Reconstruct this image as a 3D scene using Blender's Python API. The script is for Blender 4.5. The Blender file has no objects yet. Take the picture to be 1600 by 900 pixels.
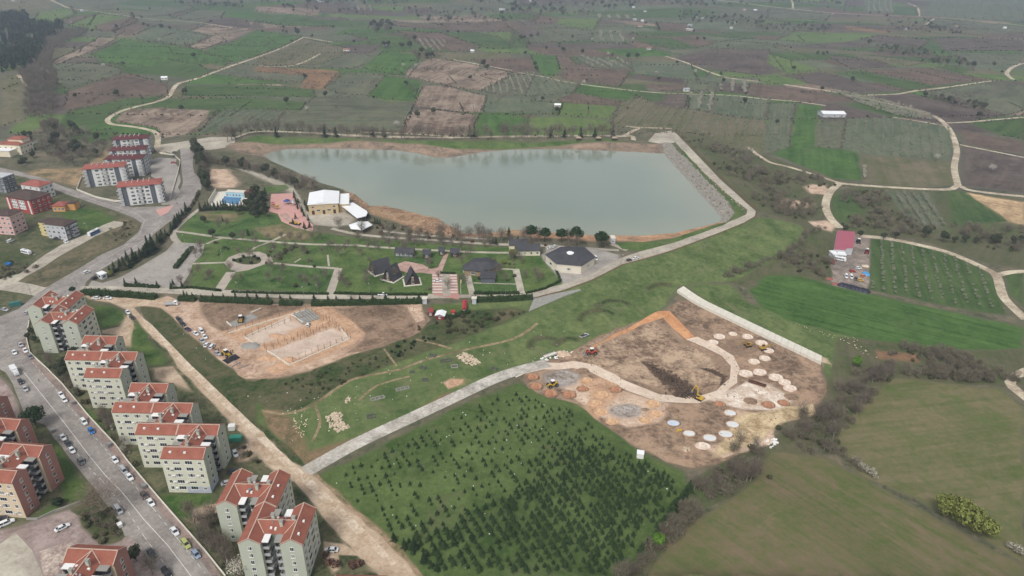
import bpy, bmesh, math, random, time
import numpy as np
from mathutils import Vector, Matrix
from mathutils.geometry import delaunay_2d_cdt
T0 = time.time()
random.seed(7)
rng = np.random.default_rng(7)
SC = bpy.context.scene
COL = SC.collection
rad = math.radians

# ------------------------------------------------------------------ camera, sky, sun, exposure
F0, PITCH, ROLL, CAMH = 1067.0, rad(27.0), rad(1.0), 175.0
FW = np.array([0, math.cos(PITCH), -math.sin(PITCH)])
_u0 = np.array([0, math.sin(PITCH), math.cos(PITCH)]); _r0 = np.array([1.0, 0, 0])
RT = math.cos(ROLL) * _r0 + math.sin(ROLL) * _u0
UP = -math.sin(ROLL) * _r0 + math.cos(ROLL) * _u0
cam = bpy.data.cameras.new('camera'); camo = bpy.data.objects.new('camera', cam); COL.objects.link(camo)
cam.sensor_width = 36; cam.lens = 36 * F0 / 1600; cam.clip_start = 1; cam.clip_end = 20000
camo.matrix_world = Matrix(((RT[0], UP[0], -FW[0], 0), (RT[1], UP[1], -FW[1], 0), (RT[2], UP[2], -FW[2], CAMH), (0, 0, 0, 1)))
SC.camera = camo
SUN_EL, SUN_AZ = rad(52), rad(205)          # azimuth clockwise from +Y (north)
w = bpy.data.worlds.new('World'); SC.world = w; w.use_nodes = True
nt = w.node_tree; nt.nodes.clear()
sky = nt.nodes.new('ShaderNodeTexSky'); sky.sky_type = 'NISHITA'; sky.sun_disc = False
sky.sun_elevation = SUN_EL; sky.sun_rotation = SUN_AZ; sky.altitude = 200
sky.air_density = 1.0; sky.dust_density = 4.0; sky.ozone_density = 1.0
hs = nt.nodes.new('ShaderNodeHueSaturation'); hs.inputs['Saturation'].default_value = 0.18
bg = nt.nodes.new('ShaderNodeBackground'); bg.inputs['Strength'].default_value = 0.135
wo = nt.nodes.new('ShaderNodeOutputWorld')
# broken overcast: the same sky seen through drifting cloud, all round
wt = nt.nodes.new('ShaderNodeTexCoord'); wn_ = nt.nodes.new('ShaderNodeTexNoise'); wn_.inputs['Scale'].default_value = 2.6; wn_.inputs['Detail'].default_value = 6; wn_.inputs['Distortion'].default_value = .4
wm = nt.nodes.new('ShaderNodeMapping'); wm.inputs['Scale'].default_value = (1, 1, 3.0); nt.links.new(wt.outputs['Generated'], wm.inputs['Vector']); nt.links.new(wm.outputs[0], wn_.inputs['Vector'])
wr = nt.nodes.new('ShaderNodeMapRange'); wr.inputs['From Min'].default_value = .3; wr.inputs['From Max'].default_value = .7; wr.inputs['To Min'].default_value = .68; wr.inputs['To Max'].default_value = 1.32; nt.links.new(wn_.outputs['Fac'], wr.inputs['Value']); nt.links.new(wr.outputs[0], hs.inputs['Value'])
nt.links.new(sky.outputs[0], hs.inputs['Color']); nt.links.new(hs.outputs[0], bg.inputs['Color']); nt.links.new(bg.outputs[0], wo.inputs['Surface'])
sl = bpy.data.lights.new('sun', 'SUN'); sl.energy = 1.4; sl.angle = rad(17); sl.color = (1.0, 0.95, 0.87)
so = bpy.data.objects.new('sun', sl); COL.objects.link(so)
sd = Vector((math.sin(SUN_AZ) * math.cos(SUN_EL), math.cos(SUN_AZ) * math.cos(SUN_EL), math.sin(SUN_EL)))
so.rotation_euler = sd.to_track_quat('Z', 'Y').to_euler(); so.location = (0, 0, 400)
SC.view_settings.view_transform = 'Standard'; SC.view_settings.look = 'None'; SC.view_settings.gamma = 1
SC.view_settings.use_curve_mapping = False; SC.view_settings.exposure = 0.2
HAZE = 0.0002

# ------------------------------------------------------------------ geometry of the place: terrain height and pixel -> ground
def unproj(px, z):
    px = np.atleast_2d(np.asarray(px, float))
    d = FW * F0 + np.outer(px[:, 0] - 800, RT) - np.outer(px[:, 1] - 450, UP)
    t = (z - CAMH) / d[:, 2]
    return np.c_[d[:, 0] * t, d[:, 1] * t]

def seg_dist(pts, poly, closed):
    a = np.asarray(poly, float); b = np.roll(a, -1, 0) if closed else a[1:]
    a = a if closed else a[:-1]
    best = np.full(len(pts), 1e9); par = np.zeros(len(pts)); acc = 0.0
    for i in range(len(a)):
        d = b[i] - a[i]; L2 = d @ d + 1e-12
        t = np.clip(((pts - a[i]) @ d) / L2, 0, 1)
        q = pts - a[i] - t[:, None] * d
        r = np.hypot(q[:, 0], q[:, 1]); L = math.sqrt(L2)
        m = r < best; best[m] = r[m]; par[m] = acc + t[m] * L; acc += L
    return best, par, acc

def inside(pts, poly):
    poly = np.asarray(poly, float); x, y = pts[:, 0], pts[:, 1]
    wn = np.zeros(len(pts), int); a = poly; b = np.roll(poly, -1, 0)
    for (x0, y0), (x1, y1) in zip(a, b):
        s = (x1 - x0) * (y - y0) - (x - x0) * (y1 - y0)
        wn += ((y0 <= y) & (y1 > y) & (s > 0)).astype(int) - ((y0 > y) & (y1 <= y) & (s < 0)).astype(int)
    return wn != 0

def smooth(t):
    t = np.clip(t, 0, 1); return t * t * (3 - 2 * t)

LAKE_Z = -2.2
LAKE_PX = [(411,242),(427,236.5),(446,233),(492,232),(561,233),(619,235),(654,240),(677,245.5),(700,247),(725,243),(760,237.5),(800,234),(870,233),(950,236),(1037,240),
 (1062,268),(1087,295),(1112,322),(1127,340),(1125,346),(1090,355),(1050,364),(1000,368),(960,367),(925,367),(880,364),(840,362),(800,358),(760,364),(722,364),(713,356),(697,350),(687,341),(660,335),(640,330),(620,325),
 (600,321),(578,321),(567,312),(552,302),(538,296),(503,286),(473,273),(441,259),(422,251)]
LAKE_W = unproj(LAKE_PX, LAKE_Z)
DAM_PX = [(690,474),(833,465),(878,453),(925,436),(972,412),(1010,402),(1050,390),(1125,362),(1162,347),(1179,337),(1181,329),(1166,316),(1126,279),(1088,239),(1053,206),(1000,196)]
DAM_W = unproj(DAM_PX, 0)
UPLAND_W = np.vstack([DAM_W, unproj([(990,150),(300,120),(100,300),(120,440),(680,470)], 0)])

def height(pts):
    pts = np.atleast_2d(np.asarray(pts, float))
    z = np.zeros(len(pts)); x, y = pts[:, 0], pts[:, 1]
    near = (y > 150) & (y < 1200) & (x > -350) & (x < 900)
    if near.any():
        p = pts[near]
        d, par, tot = seg_dist(p, DAM_W, False)
        f = smooth(np.minimum(par, tot - par) / 90.0)
        out = ~inside(p, UPLAND_W)
        drop = -8.0 * smooth((d - 1.5) / 55.0) * (1 - smooth((d - 160) / 260.0)) * f
        zz = np.where(out, drop, 0.0)
        ld, _, _ = seg_dist(p, LAKE_W, True); li = inside(p, LAKE_W)
        bank = (LAKE_Z - 0.05) * (1 - smooth(ld / 13.0))
        zz = zz + np.where(li, LAKE_Z - 0.05 - 1.2 * smooth(ld / 8.0), bank)
        zz = zz + np.where(li, 0, 4.2 * smooth((ld - 5) / 24.0) * (1 - smooth((ld - 75) / 130.0)) * smooth((p[:, 1] - 575) / 60.0) * smooth((p[:, 0] + 300) / 60.0) * (1 - smooth((p[:, 0] - 80) / 50.0)))
        z[near] = zz
    far = smooth((y - 700) / 700.0)
    z += far * (5 * np.sin(x / 173.0 + 1.0) * np.sin(y / 211.0) + 4 * np.sin(x / 97.0 + y / 140.0))
    lm = np.exp(-(((x + 640) / 220) ** 2 + ((y - 900) / 260) ** 2)); z += 14 * lm
    return z

def ground_xy(px, h=0.0):
    """pixels of the photograph -> x, y of the point of the place seen there, h metres above the ground"""
    px = np.atleast_2d(np.asarray(px, float)); z = np.full(len(px), h)
    for _ in range(12):
        d = FW * F0 + np.outer(px[:, 0] - 800, RT) - np.outer(px[:, 1] - 450, UP)
        t = (z - CAMH) / d[:, 2]; q = np.c_[d[:, 0] * t, d[:, 1] * t]
        z = 0.5 * z + 0.5 * (height(q) + h)
    return q
def G(x, y, h=0.0):
    q = ground_xy([(x, y)], h)[0]; return Vector((q[0], q[1], float(height([q])[0])))
def gz(x, y): return float(height([(x, y)])[0])

# ------------------------------------------------------------------ materials
def lin(c):
    return tuple((v / 255 / 12.92 if v / 255 <= .04045 else ((v / 255 + .055) / 1.055) ** 2.4) for v in c) + (1.0,)
MATS = {}
def _base(name, rough=0.9, spec=0.2, metal=0.0):
    m = bpy.data.materials.new(name); m.use_nodes = True; n = m.node_tree
    b = n.nodes['Principled BSDF']; b.inputs['Roughness'].default_value = rough
    b.inputs['Specular IOR Level'].default_value = spec; b.inputs['Metallic'].default_value = metal
    return m, n, b
def plain(name, c, rough=0.8, spec=0.3, metal=0.0, var=0.12, scale=0.7, bump=0.0):
    """a colour with mild worn variation"""
    if name in MATS: return MATS[name]
    m, n, b = _base(name, rough, spec, metal)
    tc = n.nodes.new('ShaderNodeTexCoord'); no = n.nodes.new('ShaderNodeTexNoise'); no.inputs['Scale'].default_value = scale; no.inputs['Detail'].default_value = 5
    n.links.new(tc.outputs['Object'], no.inputs['Vector'])
    mx = n.nodes.new('ShaderNodeMix'); mx.data_type = 'RGBA'; c0 = lin(c)
    mx.inputs[6].default_value = tuple(v * (1 - 2 * var) for v in c0[:3]) + (1,); mx.inputs[7].default_value = tuple(min(1, v * (1 + 2 * var)) for v in c0[:3]) + (1,)
    n.links.new(no.outputs['Fac'], mx.inputs[0]); n.links.new(mx.outputs[2], b.inputs['Base Color'])
    if bump:
        bp = n.nodes.new('ShaderNodeBump'); bp.inputs['Strength'].default_value = bump; n.links.new(no.outputs['Fac'], bp.inputs['Height']); n.links.new(bp.outputs[0], b.inputs['Normal'])
    MATS[name] = m; return m
def land(name, c1, c2, c3=None, patch=45.0, fine=1.6, ang=0.0, period=0.0, stripe=0.5, amp=1.0, p3=0.62):
    """ground cover: large patches, fine mottling, optional tillage streaks along an angle"""
    if name in MATS: return MATS[name]
    def mute(c):
        if c is None: return None
        g_ = .3 * c[0] + .59 * c[1] + .11 * c[2]; return tuple(min(255, (v + (g_ - v) * .14) * 1.04) for v in c)
    c1, c2, c3 = mute(c1), mute(c2), mute(c3)
    def wide(a, b):          # a little more spread between the two tones of a cover
        return tuple(max(8, v + (v - u) * .8 - 4) for v, u in zip(a, b)), tuple(max(8, v + (v - u) * .8 - 1) for v, u in zip(b, a))
    m, n, b = _base(name, 0.95, 0.1); N = n.nodes.new; Lk = n.links.new
    tc = N('ShaderNodeTexCoord')
    def noise(scale, detail, rough=0.6, vec=None, dist=0.0):
        k = N('ShaderNodeTexNoise'); k.inputs['Scale'].default_value = scale; k.inputs['Detail'].default_value = detail; k.inputs['Roughness'].default_value = rough; k.inputs['Distortion'].default_value = dist
        Lk(vec or tc.outputs['Object'], k.inputs['Vector']); return k.outputs['Fac']
    def mth(op, a, bb):
        k = N('ShaderNodeMath'); k.operation = op
        for i, v in enumerate((a, bb)):
            if isinstance(v, (int, float)): k.inputs[i].default_value = v
            else: Lk(v, k.inputs[i])
        return k.outputs[0]
    big = noise(1.0 / patch, 6, 0.62, dist=0.6); fin = noise(1.0 / fine, 4, 0.7)
    fac = mth('ADD', mth('MULTIPLY', mth('SUBTRACT', big, 0.5), 2.6 * amp), mth('MULTIPLY', mth('SUBTRACT', fin, 0.5), 2.2 * amp))
    mid = noise(1.0 / (fine * 5.5), 5, 0.7, dist=0.8); fac = mth('ADD', fac, mth('MULTIPLY', mth('SUBTRACT', mid, 0.5), 2.4 * amp))
    if period:
        mp = N('ShaderNodeMapping'); mp.vector_type = 'TEXTURE'; mp.inputs['Rotation'].default_value = (0, 0, ang); mp.inputs['Scale'].default_value = (period, period * 28, 1)
        Lk(tc.outputs['Object'], mp.inputs['Vector'])
        st = noise(1.0, 3, 0.65, mp.outputs['Vector'])
        fac = mth('ADD', fac, mth('MULTIPLY', mth('SUBTRACT', st, 0.5), 2.6 * stripe))
    fac = mth('ADD', fac, 0.5)
    mx = N('ShaderNodeMix'); mx.data_type = 'RGBA'; c1, c2 = wide(c1, c2); mx.inputs[6].default_value = lin(c1); mx.inputs[7].default_value = lin(c2); Lk(fac, mx.inputs[0]); mx.clamp_factor = True
    out = mx.outputs[2]
    if c3:
        pn = noise(1.0 / (patch * 0.6), 5, 0.68, dist=1.0)
        rp = N('ShaderNodeMapRange'); rp.inputs['From Min'].default_value = p3 - 0.07; rp.inputs['From Max'].default_value = p3 + 0.09; Lk(pn, rp.inputs['Value'])
        m2 = N('ShaderNodeMix'); m2.data_type = 'RGBA'; Lk(rp.outputs[0], m2.inputs[0]); Lk(out, m2.inputs[6]); m2.inputs[7].default_value = lin(c3); out = m2.outputs[2]
    # ragged verges where two covers meet
    at = N('ShaderNodeAttribute'); at.attribute_name = 'verge'; ac = N('ShaderNodeAttribute'); ac.attribute_name = 'verge_cover'
    vn = noise(0.35, 4, 0.75); vf = mth('MULTIPLY', at.outputs['Fac'], mth('ADD', mth('MULTIPLY', vn, 1.6), 0.1)); vf2 = N('ShaderNodeMapRange'); vf2.inputs['From Min'].default_value = .15; vf2.inputs['From Max'].default_value = .75; Lk(vf, vf2.inputs['Value'])
    m3 = N('ShaderNodeMix'); m3.data_type = 'RGBA'; Lk(vf2.outputs[0], m3.inputs[0]); Lk(out, m3.inputs[6]); Lk(ac.outputs['Color'], m3.inputs[7]); out = m3.outputs[2]
    m['mean'] = [(a_ + b_) / 2 for a_, b_ in zip(lin(c1)[:3], lin(c2)[:3])]
    Lk(out, b.inputs['Base Color'])
    bp = N('ShaderNodeBump'); bp.inputs['Strength'].default_value = 0.35; bp.inputs['Distance'].default_value = 0.35; Lk(fin, bp.inputs['Height']); Lk(bp.outputs[0], b.inputs['Normal'])
    MATS[name] = m; return m
def leaf(name, c1, c2, rough=0.8):
    if name in MATS: return MATS[name]
    m, n, b = _base(name, rough, 0.15)
    g = n.nodes.new('ShaderNodeNewGeometry'); no = n.nodes.new('ShaderNodeTexNoise'); no.inputs['Scale'].default_value = 0.55; no.inputs['Detail'].default_value = 3
    n.links.new(g.outputs['Position'], no.inputs['Vector'])
    mr = n.nodes.new('ShaderNodeMapRange'); mr.inputs['From Min'].default_value = .3; mr.inputs['From Max'].default_value = .7; n.links.new(no.outputs['Fac'], mr.inputs['Value'])
    mx = n.nodes.new('ShaderNodeMix'); mx.data_type = 'RGBA'; mx.inputs[6].default_value = lin(c1); mx.inputs[7].default_value = lin(c2)
    n.links.new(mr.outputs[0], mx.inputs[0]); n.links.new(mx.outputs[2], b.inputs['Base Color']); MATS[name] = m; return m
def roofmat(name, c, c2):
    """clay tiles: courses as fine relief and colour grain, local x along the ridge"""
    if name in MATS: return MATS[name]
    m, n, b = _base(name, 0.85, 0.15); N = n.nodes.new; Lk = n.links.new
    tc = N('ShaderNodeTexCoord'); wv = N('ShaderNodeTexWave'); wv.bands_direction = 'X'; wv.inputs['Scale'].default_value = 1.1; wv.inputs['Distortion'].default_value = 0.3
    Lk(tc.outputs['Object'], wv.inputs['Vector'])
    n1 = N('ShaderNodeTexNoise'); n1.inputs['Scale'].default_value = 0.35; n1.inputs['Detail'].default_value = 6; Lk(tc.outputs['Object'], n1.inputs['Vector'])
    n2 = N('ShaderNodeTexNoise'); n2.inputs['Scale'].default_value = 4.0; n2.inputs['Detail'].default_value = 3; Lk(tc.outputs['Object'], n2.inputs['Vector'])
    a = N('ShaderNodeMath'); a.operation = 'MULTIPLY_ADD'; a.inputs[1].default_value = 0.6; Lk(n2.outputs['Fac'], a.inputs[0]); Lk(n1.outputs['Fac'], a.inputs[2])
    mr = N('ShaderNodeMapRange'); mr.inputs['From Min'].default_value = .5; mr.inputs['From Max'].default_value = 1.1; Lk(a.outputs[0], mr.inputs['Value'])
    mx = N('ShaderNodeMix'); mx.data_type = 'RGBA'; mx.inputs[6].default_value = lin(c); mx.inputs[7].default_value = lin(c2); Lk(mr.outputs[0], mx.inputs[0]); Lk(mx.outputs[2], b.inputs['Base Color'])
    bp = N('ShaderNodeBump'); bp.inputs['Strength'].default_value = .5; bp.inputs['Distance'].default_value = .1; Lk(wv.outputs['Fac'], bp.inputs['Height']); Lk(bp.outputs[0], b.inputs['Normal'])
    MATS[name] = m; return m

# ------------------------------------------------------------------ object helpers
def obj(name, me, parent=None, loc=None, rz=0.0, label=None, cat=None, group=None, kind=None, sc=None):
    o = bpy.data.objects.new(name, me); COL.objects.link(o)
    if parent: o.parent = parent
    if loc is not None: o.location = loc
    if rz: o.rotation_euler = (0, 0, rz)
    if sc is not None: o.scale = (sc, sc, sc) if isinstance(sc, (int, float)) else sc
    if label: o['label'] = label
    if cat: o['category'] = cat
    if group: o['group'] = group
    if kind: o['kind'] = kind
    return o
def empty(name, loc, rz, label, cat, group=None):
    return obj(name, None, None, loc, rz, label, cat, group, 'thing')
def copy_thing(src, loc, rz, label, group=None, sc=None):
    r = src.copy(); COL.objects.link(r); r.location = loc; r.rotation_euler = (0, 0, rz); r['label'] = label
    if group: r['group'] = group
    if sc is not None: r.scale = (sc, sc, sc) if isinstance(sc, (int, float)) else sc
    for ch in src.children:
        c = ch.copy(); COL.objects.link(c); c.parent = r
        for g2 in ch.children:
            d = g2.copy(); COL.objects.link(d); d.parent = c
    return r
class MB:
    def __init__(s): s.v = []; s.f = []; s.m = []; s.mats = []
    def mat(s, m):
        if m not in s.mats: s.mats.append(m)
        return s.mats.index(m)
    def add(s, vs, fs, m):
        b = len(s.v); s.v += [tuple(v) for v in vs]; k = s.mat(m)
        for f in fs: s.f.append([i + b for i in f]); s.m.append(k)
        return s
    def box(s, x0, x1, y0, y1, z0, z1, m, top=None):
        """box, with an optional (inset x, inset y) at its top"""
        ix, iy = top or (0, 0)
        vs = [(x0, y0, z0), (x1, y0, z0), (x1, y1, z0), (x0, y1, z0), (x0 + ix, y0 + iy, z1), (x1 - ix, y0 + iy, z1), (x1 - ix, y1 - iy, z1), (x0 + ix, y1 - iy, z1)]
        return s.add(vs, [(3, 2, 1, 0), (4, 5, 6, 7), (0, 1, 5, 4), (1, 2, 6, 5), (2, 3, 7, 6), (3, 0, 4, 7)], m)
    def cyl(s, p0, p1, r0, r1, m, n=8, cap=True):
        p0 = Vector(p0); p1 = Vector(p1); d = (p1 - p0).normalized()
        a = d.orthogonal().normalized(); b2 = d.cross(a); vs = []
        for p, r in ((p0, r0), (p1, r1)):
            for i in range(n):
                t = 2 * math.pi * i / n; vs.append(p + a * (r * math.cos(t)) + b2 * (r * math.sin(t)))
        fs = [(i, (i + 1) % n, n + (i + 1) % n, n + i) for i in range(n)]
        if cap: fs += [tuple(range(n - 1, -1, -1)), tuple(range(n, 2 * n))]
        return s.add(vs, fs, m)
    def bar(s, p0, p1, wd, ht, m):
        """box beam between two points"""
        p0 = Vector(p0); p1 = Vector(p1); d = (p1 - p0).normalized(); sd_ = d.cross(Vector((0, 0, 1)))
        if sd_.length < 1e-4: sd_ = Vector((1, 0, 0))
        sd_.normalize(); u = sd_.cross(d); vs = []
        for p in (p0, p1):
            for i, j in ((-1, -1), (1, -1), (1, 1), (-1, 1)): vs.append(p + sd_ * (i * wd / 2) + u * (j * ht / 2))
        return s.add(vs, [(3, 2, 1, 0), (4, 5, 6, 7), (0, 1, 5, 4), (1, 2, 6, 5), (2, 3, 7, 6), (3, 0, 4, 7)], m)
    def prism(s, poly, z0, z1, m, mtop=None):
        n = len(poly); area = sum(poly[i][0] * poly[(i + 1) % n][1] - poly[(i + 1) % n][0] * poly[i][1] for i in range(n))
        if area < 0: poly = poly[::-1]
        vs = [(p[0], p[1], z0) for p in poly] + [(p[0], p[1], z1) for p in poly]
        s.add(vs, [tuple(range(n - 1, -1, -1))] + [(i, (i + 1) % n, n + (i + 1) % n, n + i) for i in range(n)], m)
        return s.add(vs[n:], [tuple(range(n))], mtop or m)
    def mesh(s, name, sm=False):
        me = bpy.data.meshes.new(name); me.from_pydata(s.v, [], s.f)
        for m in s.mats: me.materials.append(m)
        if s.m: me.polygons.foreach_set('material_index', s.m)
        if sm: me.polygons.foreach_set('use_smooth', [True] * len(me.polygons))
        me.update(); return me
    def obj(s, name, parent=None, **k): return obj(name, s.mesh(name, k.pop('sm', False)), parent, **k)
def npmesh(name, V, T, mats, M=None, smooth_=False):
    me = bpy.data.meshes.new(name); V = np.asarray(V, np.float32); T = np.asarray(T, np.int32)
    me.vertices.add(len(V)); me.vertices.foreach_set('co', V.ravel())
    me.loops.add(T.size); me.loops.foreach_set('vertex_index', T.ravel())
    me.polygons.add(len(T)); me.polygons.foreach_set('loop_start', np.arange(0, T.size, 3, dtype=np.int32))
    for m in mats: me.materials.append(m)
    if M is not None: me.polygons.foreach_set('material_index', np.asarray(M, np.int32))
    me.polygons.foreach_set('use_smooth', np.full(len(T), smooth_))
    me.update(calc_edges=True); me.validate(); return me

# ------------------------------------------------------------------ the ground: one partition of the plain into fields, roads, water, yards
LANDC = {  # colours of the covers themselves
 'g': ((62, 86, 46), (76, 98, 54), (84, 98, 58)), 'G': ((60, 92, 42), (74, 106, 50), (82, 104, 56)), 'l': ((98, 118, 64), (84, 108, 56), (112, 116, 80)),
 'b': ((108, 91, 79), (92, 79, 69), (114, 101, 88)), 'p': ((140, 122, 106), (112, 95, 82), (156, 139, 120)), 'd': ((86, 75, 70), (97, 86, 79), None),
 'y': ((100, 104, 82), (86, 90, 72), (108, 100, 84)), 'o': ((98, 98, 68), (110, 104, 80), (84, 94, 58)), 'c': ((88, 100, 76), (100, 108, 84), (100, 98, 78)),
 'r': ((122, 96, 74), (140, 108, 80), None), 's': ((94, 94, 68), (82, 88, 58), (84, 102, 56))}
FIELD = {'g': 'wheat_field', 'G': 'wheat_field', 'l': 'pasture', 'b': 'ploughed_field', 'p': 'ploughed_field', 'd': 'ploughed_field', 'y': 'fallow_field', 'o': 'pasture', 'c': 'orchard_ground', 'r': 'ploughed_field', 's': 'scrub_ground'}
REG = []          # name, material, pixel polygon (ground), lowest first
HEDGE = []        # field outlines that carry shrubs
def fmat(k, pts):
    q = ground_xy(pts); e = np.roll(q, -1, 0) - q; i = int(np.argmax(np.hypot(e[:, 0], e[:, 1]))); a = math.degrees(math.atan2(e[i, 1], e[i, 0])) + 90
    a = round((a % 180) / 20) * 20
    c = LANDC[k]; far = np.hypot(*q.mean(0)) > 650
    return land('cover_%s_%d%s' % (k, a, 'f' if far else ''), c[0], c[1], c[2], patch=70 if far else 40, fine=5 if far else 2.2, ang=rad(a), period=7 if far else 3.5, stripe=.65, amp=.45 if k in 'gGl' else .7)
def field(k, pts, hedge=None):
    REG.append((FIELD[k], fmat(k, pts), pts))
    y = sum(p[1] for p in pts) / len(pts)
    if hedge if hedge is not None else y < 215: HEDGE.append(pts)
def region(name, mat, pts): REG.append((name, mat, pts))
def road(name, mat, pts, wd):
    q = ground_xy(pts); L = []; Rr = []
    # densify with Catmull-Rom so that lanes curve
    qs = []
    for i in range(len(q) - 1):
        p0 = q[max(i - 1, 0)]; p1 = q[i]; p2 = q[i + 1]; p3 = q[min(i + 2, len(q) - 1)]
        for t in np.linspace(0, 1, 5)[:-1]:
            qs.append(0.5 * (2 * p1 + (p2 - p0) * t + (2 * p0 - 5 * p1 + 4 * p2 - p3) * t * t + (3 * p1 - p0 - 3 * p2 + p3) * t ** 3))
    qs.append(q[-1]); q = np.array(qs)
    for i in range(len(q)):
        d = q[min(i + 1, len(q) - 1)] - q[max(i - 1, 0)]; d = d / (np.hypot(*d) + 1e-9); n = np.array([-d[1], d[0]]) * wd / 2
        L.append(q[i] + n); Rr.append(q[i] - n)
    REG.append((name, mat, np.array(L + Rr[::-1]), 'w'))
def ell(cx, cy, rx, ry, n=20, a0=0.0, wob=0.04):
    return [(cx + rx * (1 + wob * math.sin(3 * t + cx)) * math.cos(t), cy + ry * (1 + wob * math.sin(3 * t + cx)) * math.sin(t)) for t in [a0 + 2 * math.pi * i / n for i in range(n)]]

M_GROUND = land('cover_plain', (102, 100, 84), (86, 86, 72), (94, 98, 68), patch=120, fine=6)
M_TRACK = land('cover_track', (190, 176, 152), (168, 152, 130), None, patch=20, fine=2)
M_FOOT = land('cover_footpath', (146, 128, 98), (124, 110, 82), None, patch=8, fine=1)
M_LANE = land('cover_lane', (178, 170, 154), (160, 150, 136), None, patch=25, fine=2, amp=.7)
M_ASPH = land('cover_asphalt', (152, 145, 139), (136, 129, 124), (116, 110, 106), patch=18, fine=1.2, amp=.8, p3=.66)
M_ASPH2 = land('cover_asphalt_pale', (162, 155, 148), (148, 141, 134), (132, 128, 122), patch=18, fine=1.5, amp=.7, p3=.68)
M_WALK = land('cover_walk', (146, 128, 120), (130, 116, 110), None, patch=8, fine=1)
M_DIRT = land('cover_dirt_road', (196, 172, 146), (176, 150, 124), (164, 140, 116), patch=14, fine=1.4, amp=.75)
M_GRAV = land('cover_gravel_road', (188, 182, 172), (166, 160, 150), (176, 166, 152), patch=10, fine=1.2)
M_SITE1 = land('cover_site_earth', (190, 160, 136), (170, 138, 114), (196, 172, 152), patch=16, fine=1.8)
M_STRIP = land('cover_pale_fill', (204, 182, 164), (186, 164, 146), None, patch=12, fine=1.4, amp=.6)
M_SITEB = land('cover_site_brown', (140, 116, 96), (118, 98, 80), (150, 124, 100), patch=14, fine=1.6)
M_SITE2 = land('cover_site_clay', (150, 124, 102), (124, 102, 84), (168, 144, 120), patch=15, fine=2.2, amp=1.1)
M_ORANGE = land('cover_orange_clay', (196, 156, 124), (178, 140, 110), (194, 166, 140), patch=9, fine=1.2)
M_PINK = land('cover_pale_clay', (200, 172, 148), (182, 152, 128), (206, 184, 164), patch=9, fine=1.2)
M_DARKE = land('cover_dark_earth', (84, 70, 60), (66, 56, 48), None, patch=5, fine=1)
M_SLOPE = land('cover_slope_grass', (82, 102, 56), (98, 114, 66), (108, 110, 76), patch=34, fine=2.4, ang=rad(20), period=5, stripe=.35, amp=.7)
M_SLOPED = land('cover_rough_grass', (66, 80, 46), (84, 88, 58), (104, 90, 72), patch=18, fine=1.8)
M_PARK = land('cover_park_lawn', (72, 98, 48), (86, 108, 56), (102, 108, 68), patch=22, fine=1.6)
M_LAWN = land('cover_lawn', (66, 92, 44), (80, 102, 50), None, patch=14, fine=1.2)
M_YARD = land('cover_yard_grass', (74, 82, 54), (92, 94, 66), (116, 106, 84), patch=12, fine=1.4)
M_PLANT = land('cover_plantation_grass', (70, 92, 46), (86, 106, 56), (94, 98, 64), patch=30, fine=1.5, p3=.62, amp=.6)
M_MUD = land('cover_mud_bank', (142, 122, 104), (118, 104, 90), (160, 134, 108), patch=16, fine=2)
M_SPIT = land('cover_ochre_spit', (162, 130, 100), (140, 110, 84), (178, 152, 124), patch=14, fine=1.5, ang=rad(-25), period=2.5, stripe=.8)
M_RIP = land('cover_riprap_bed', (144, 136, 122), (112, 106, 92), (92, 100, 66), patch=6, fine=1.2)
M_PAVEG = land('cover_pavers_grey', (178, 166, 152), (164, 154, 142), None, patch=6, fine=.9, amp=.5)
M_PAVE = land('cover_pavers', (184, 150, 138), (168, 134, 122), (186, 162, 150), patch=6, fine=.9)
M_PAVEW = plain('pavers_white', (206, 198, 190), var=.08)
M_PAVER = plain('pavers_red', (178, 132, 122), var=.08)
M_PLAZA = land('cover_plaza', (156, 138, 132), (140, 122, 116), (168, 152, 146), patch=12, fine=1)
M_CONC = plain('concrete', (214, 209, 196), var=.08, scale=.5)
M_CONCD = plain('concrete_grey', (150, 148, 142), var=.1, scale=.4)
M_PLAYRED = plain('playground_rubber', (200, 154, 146), var=.08, scale=.3)

# --- strip fields that fill the plain between the larger ones
def strips():
    r = np.random.default_rng(21); keys = 'gggGbbpddyyyoolccy'; y = 690.0; c_, s_ = math.cos(rad(9)), math.sin(rad(9))
    while y < 2900:
        hgt_ = r.uniform(38, 85) * (1 + (y - 700) / 1800); x = -1750 + r.uniform(0, 80)
        while x < 2500:
            wd = r.uniform(45, 170) * (1 + (y - 700) / 1800)
            if abs(x + wd / 2) < .9 * y + 150:
                k = keys[r.integers(len(keys))]; sk = r.uniform(-18, 18); g = 2.0
                q = np.array([(x + g + sk, y + g), (x + wd - g + sk, y + g + r.uniform(-6, 6)), (x + wd - g - sk + r.uniform(-8, 8), y + hgt_ - g), (x + g - sk, y + hgt_ - g)])
                q = np.c_[q[:, 0] * c_ - q[:, 1] * s_ + 60, q[:, 0] * s_ * .55 + q[:, 1] * c_]
                a = 20 * round(math.degrees(math.atan2(q[1, 1] - q[0, 1], q[1, 0] - q[0, 0])) / 20) % 180; c = LANDC[k]
                REG.append((FIELD[k], land('cover_%s_%df' % (k, a), c[0], c[1], c[2], patch=70, fine=5, ang=rad(a), period=7, stripe=.65, amp=.45 if k in 'gGl' else .7), q, 'w'))
                if y < 1900 and r.random() < .55: HEDGEW.append((q[0], q[1]))
                if y < 1900 and r.random() < .4: HEDGEW.append((q[1], q[2]))
            x += wd
        y += hgt_
HEDGEW = []
strips()
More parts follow.
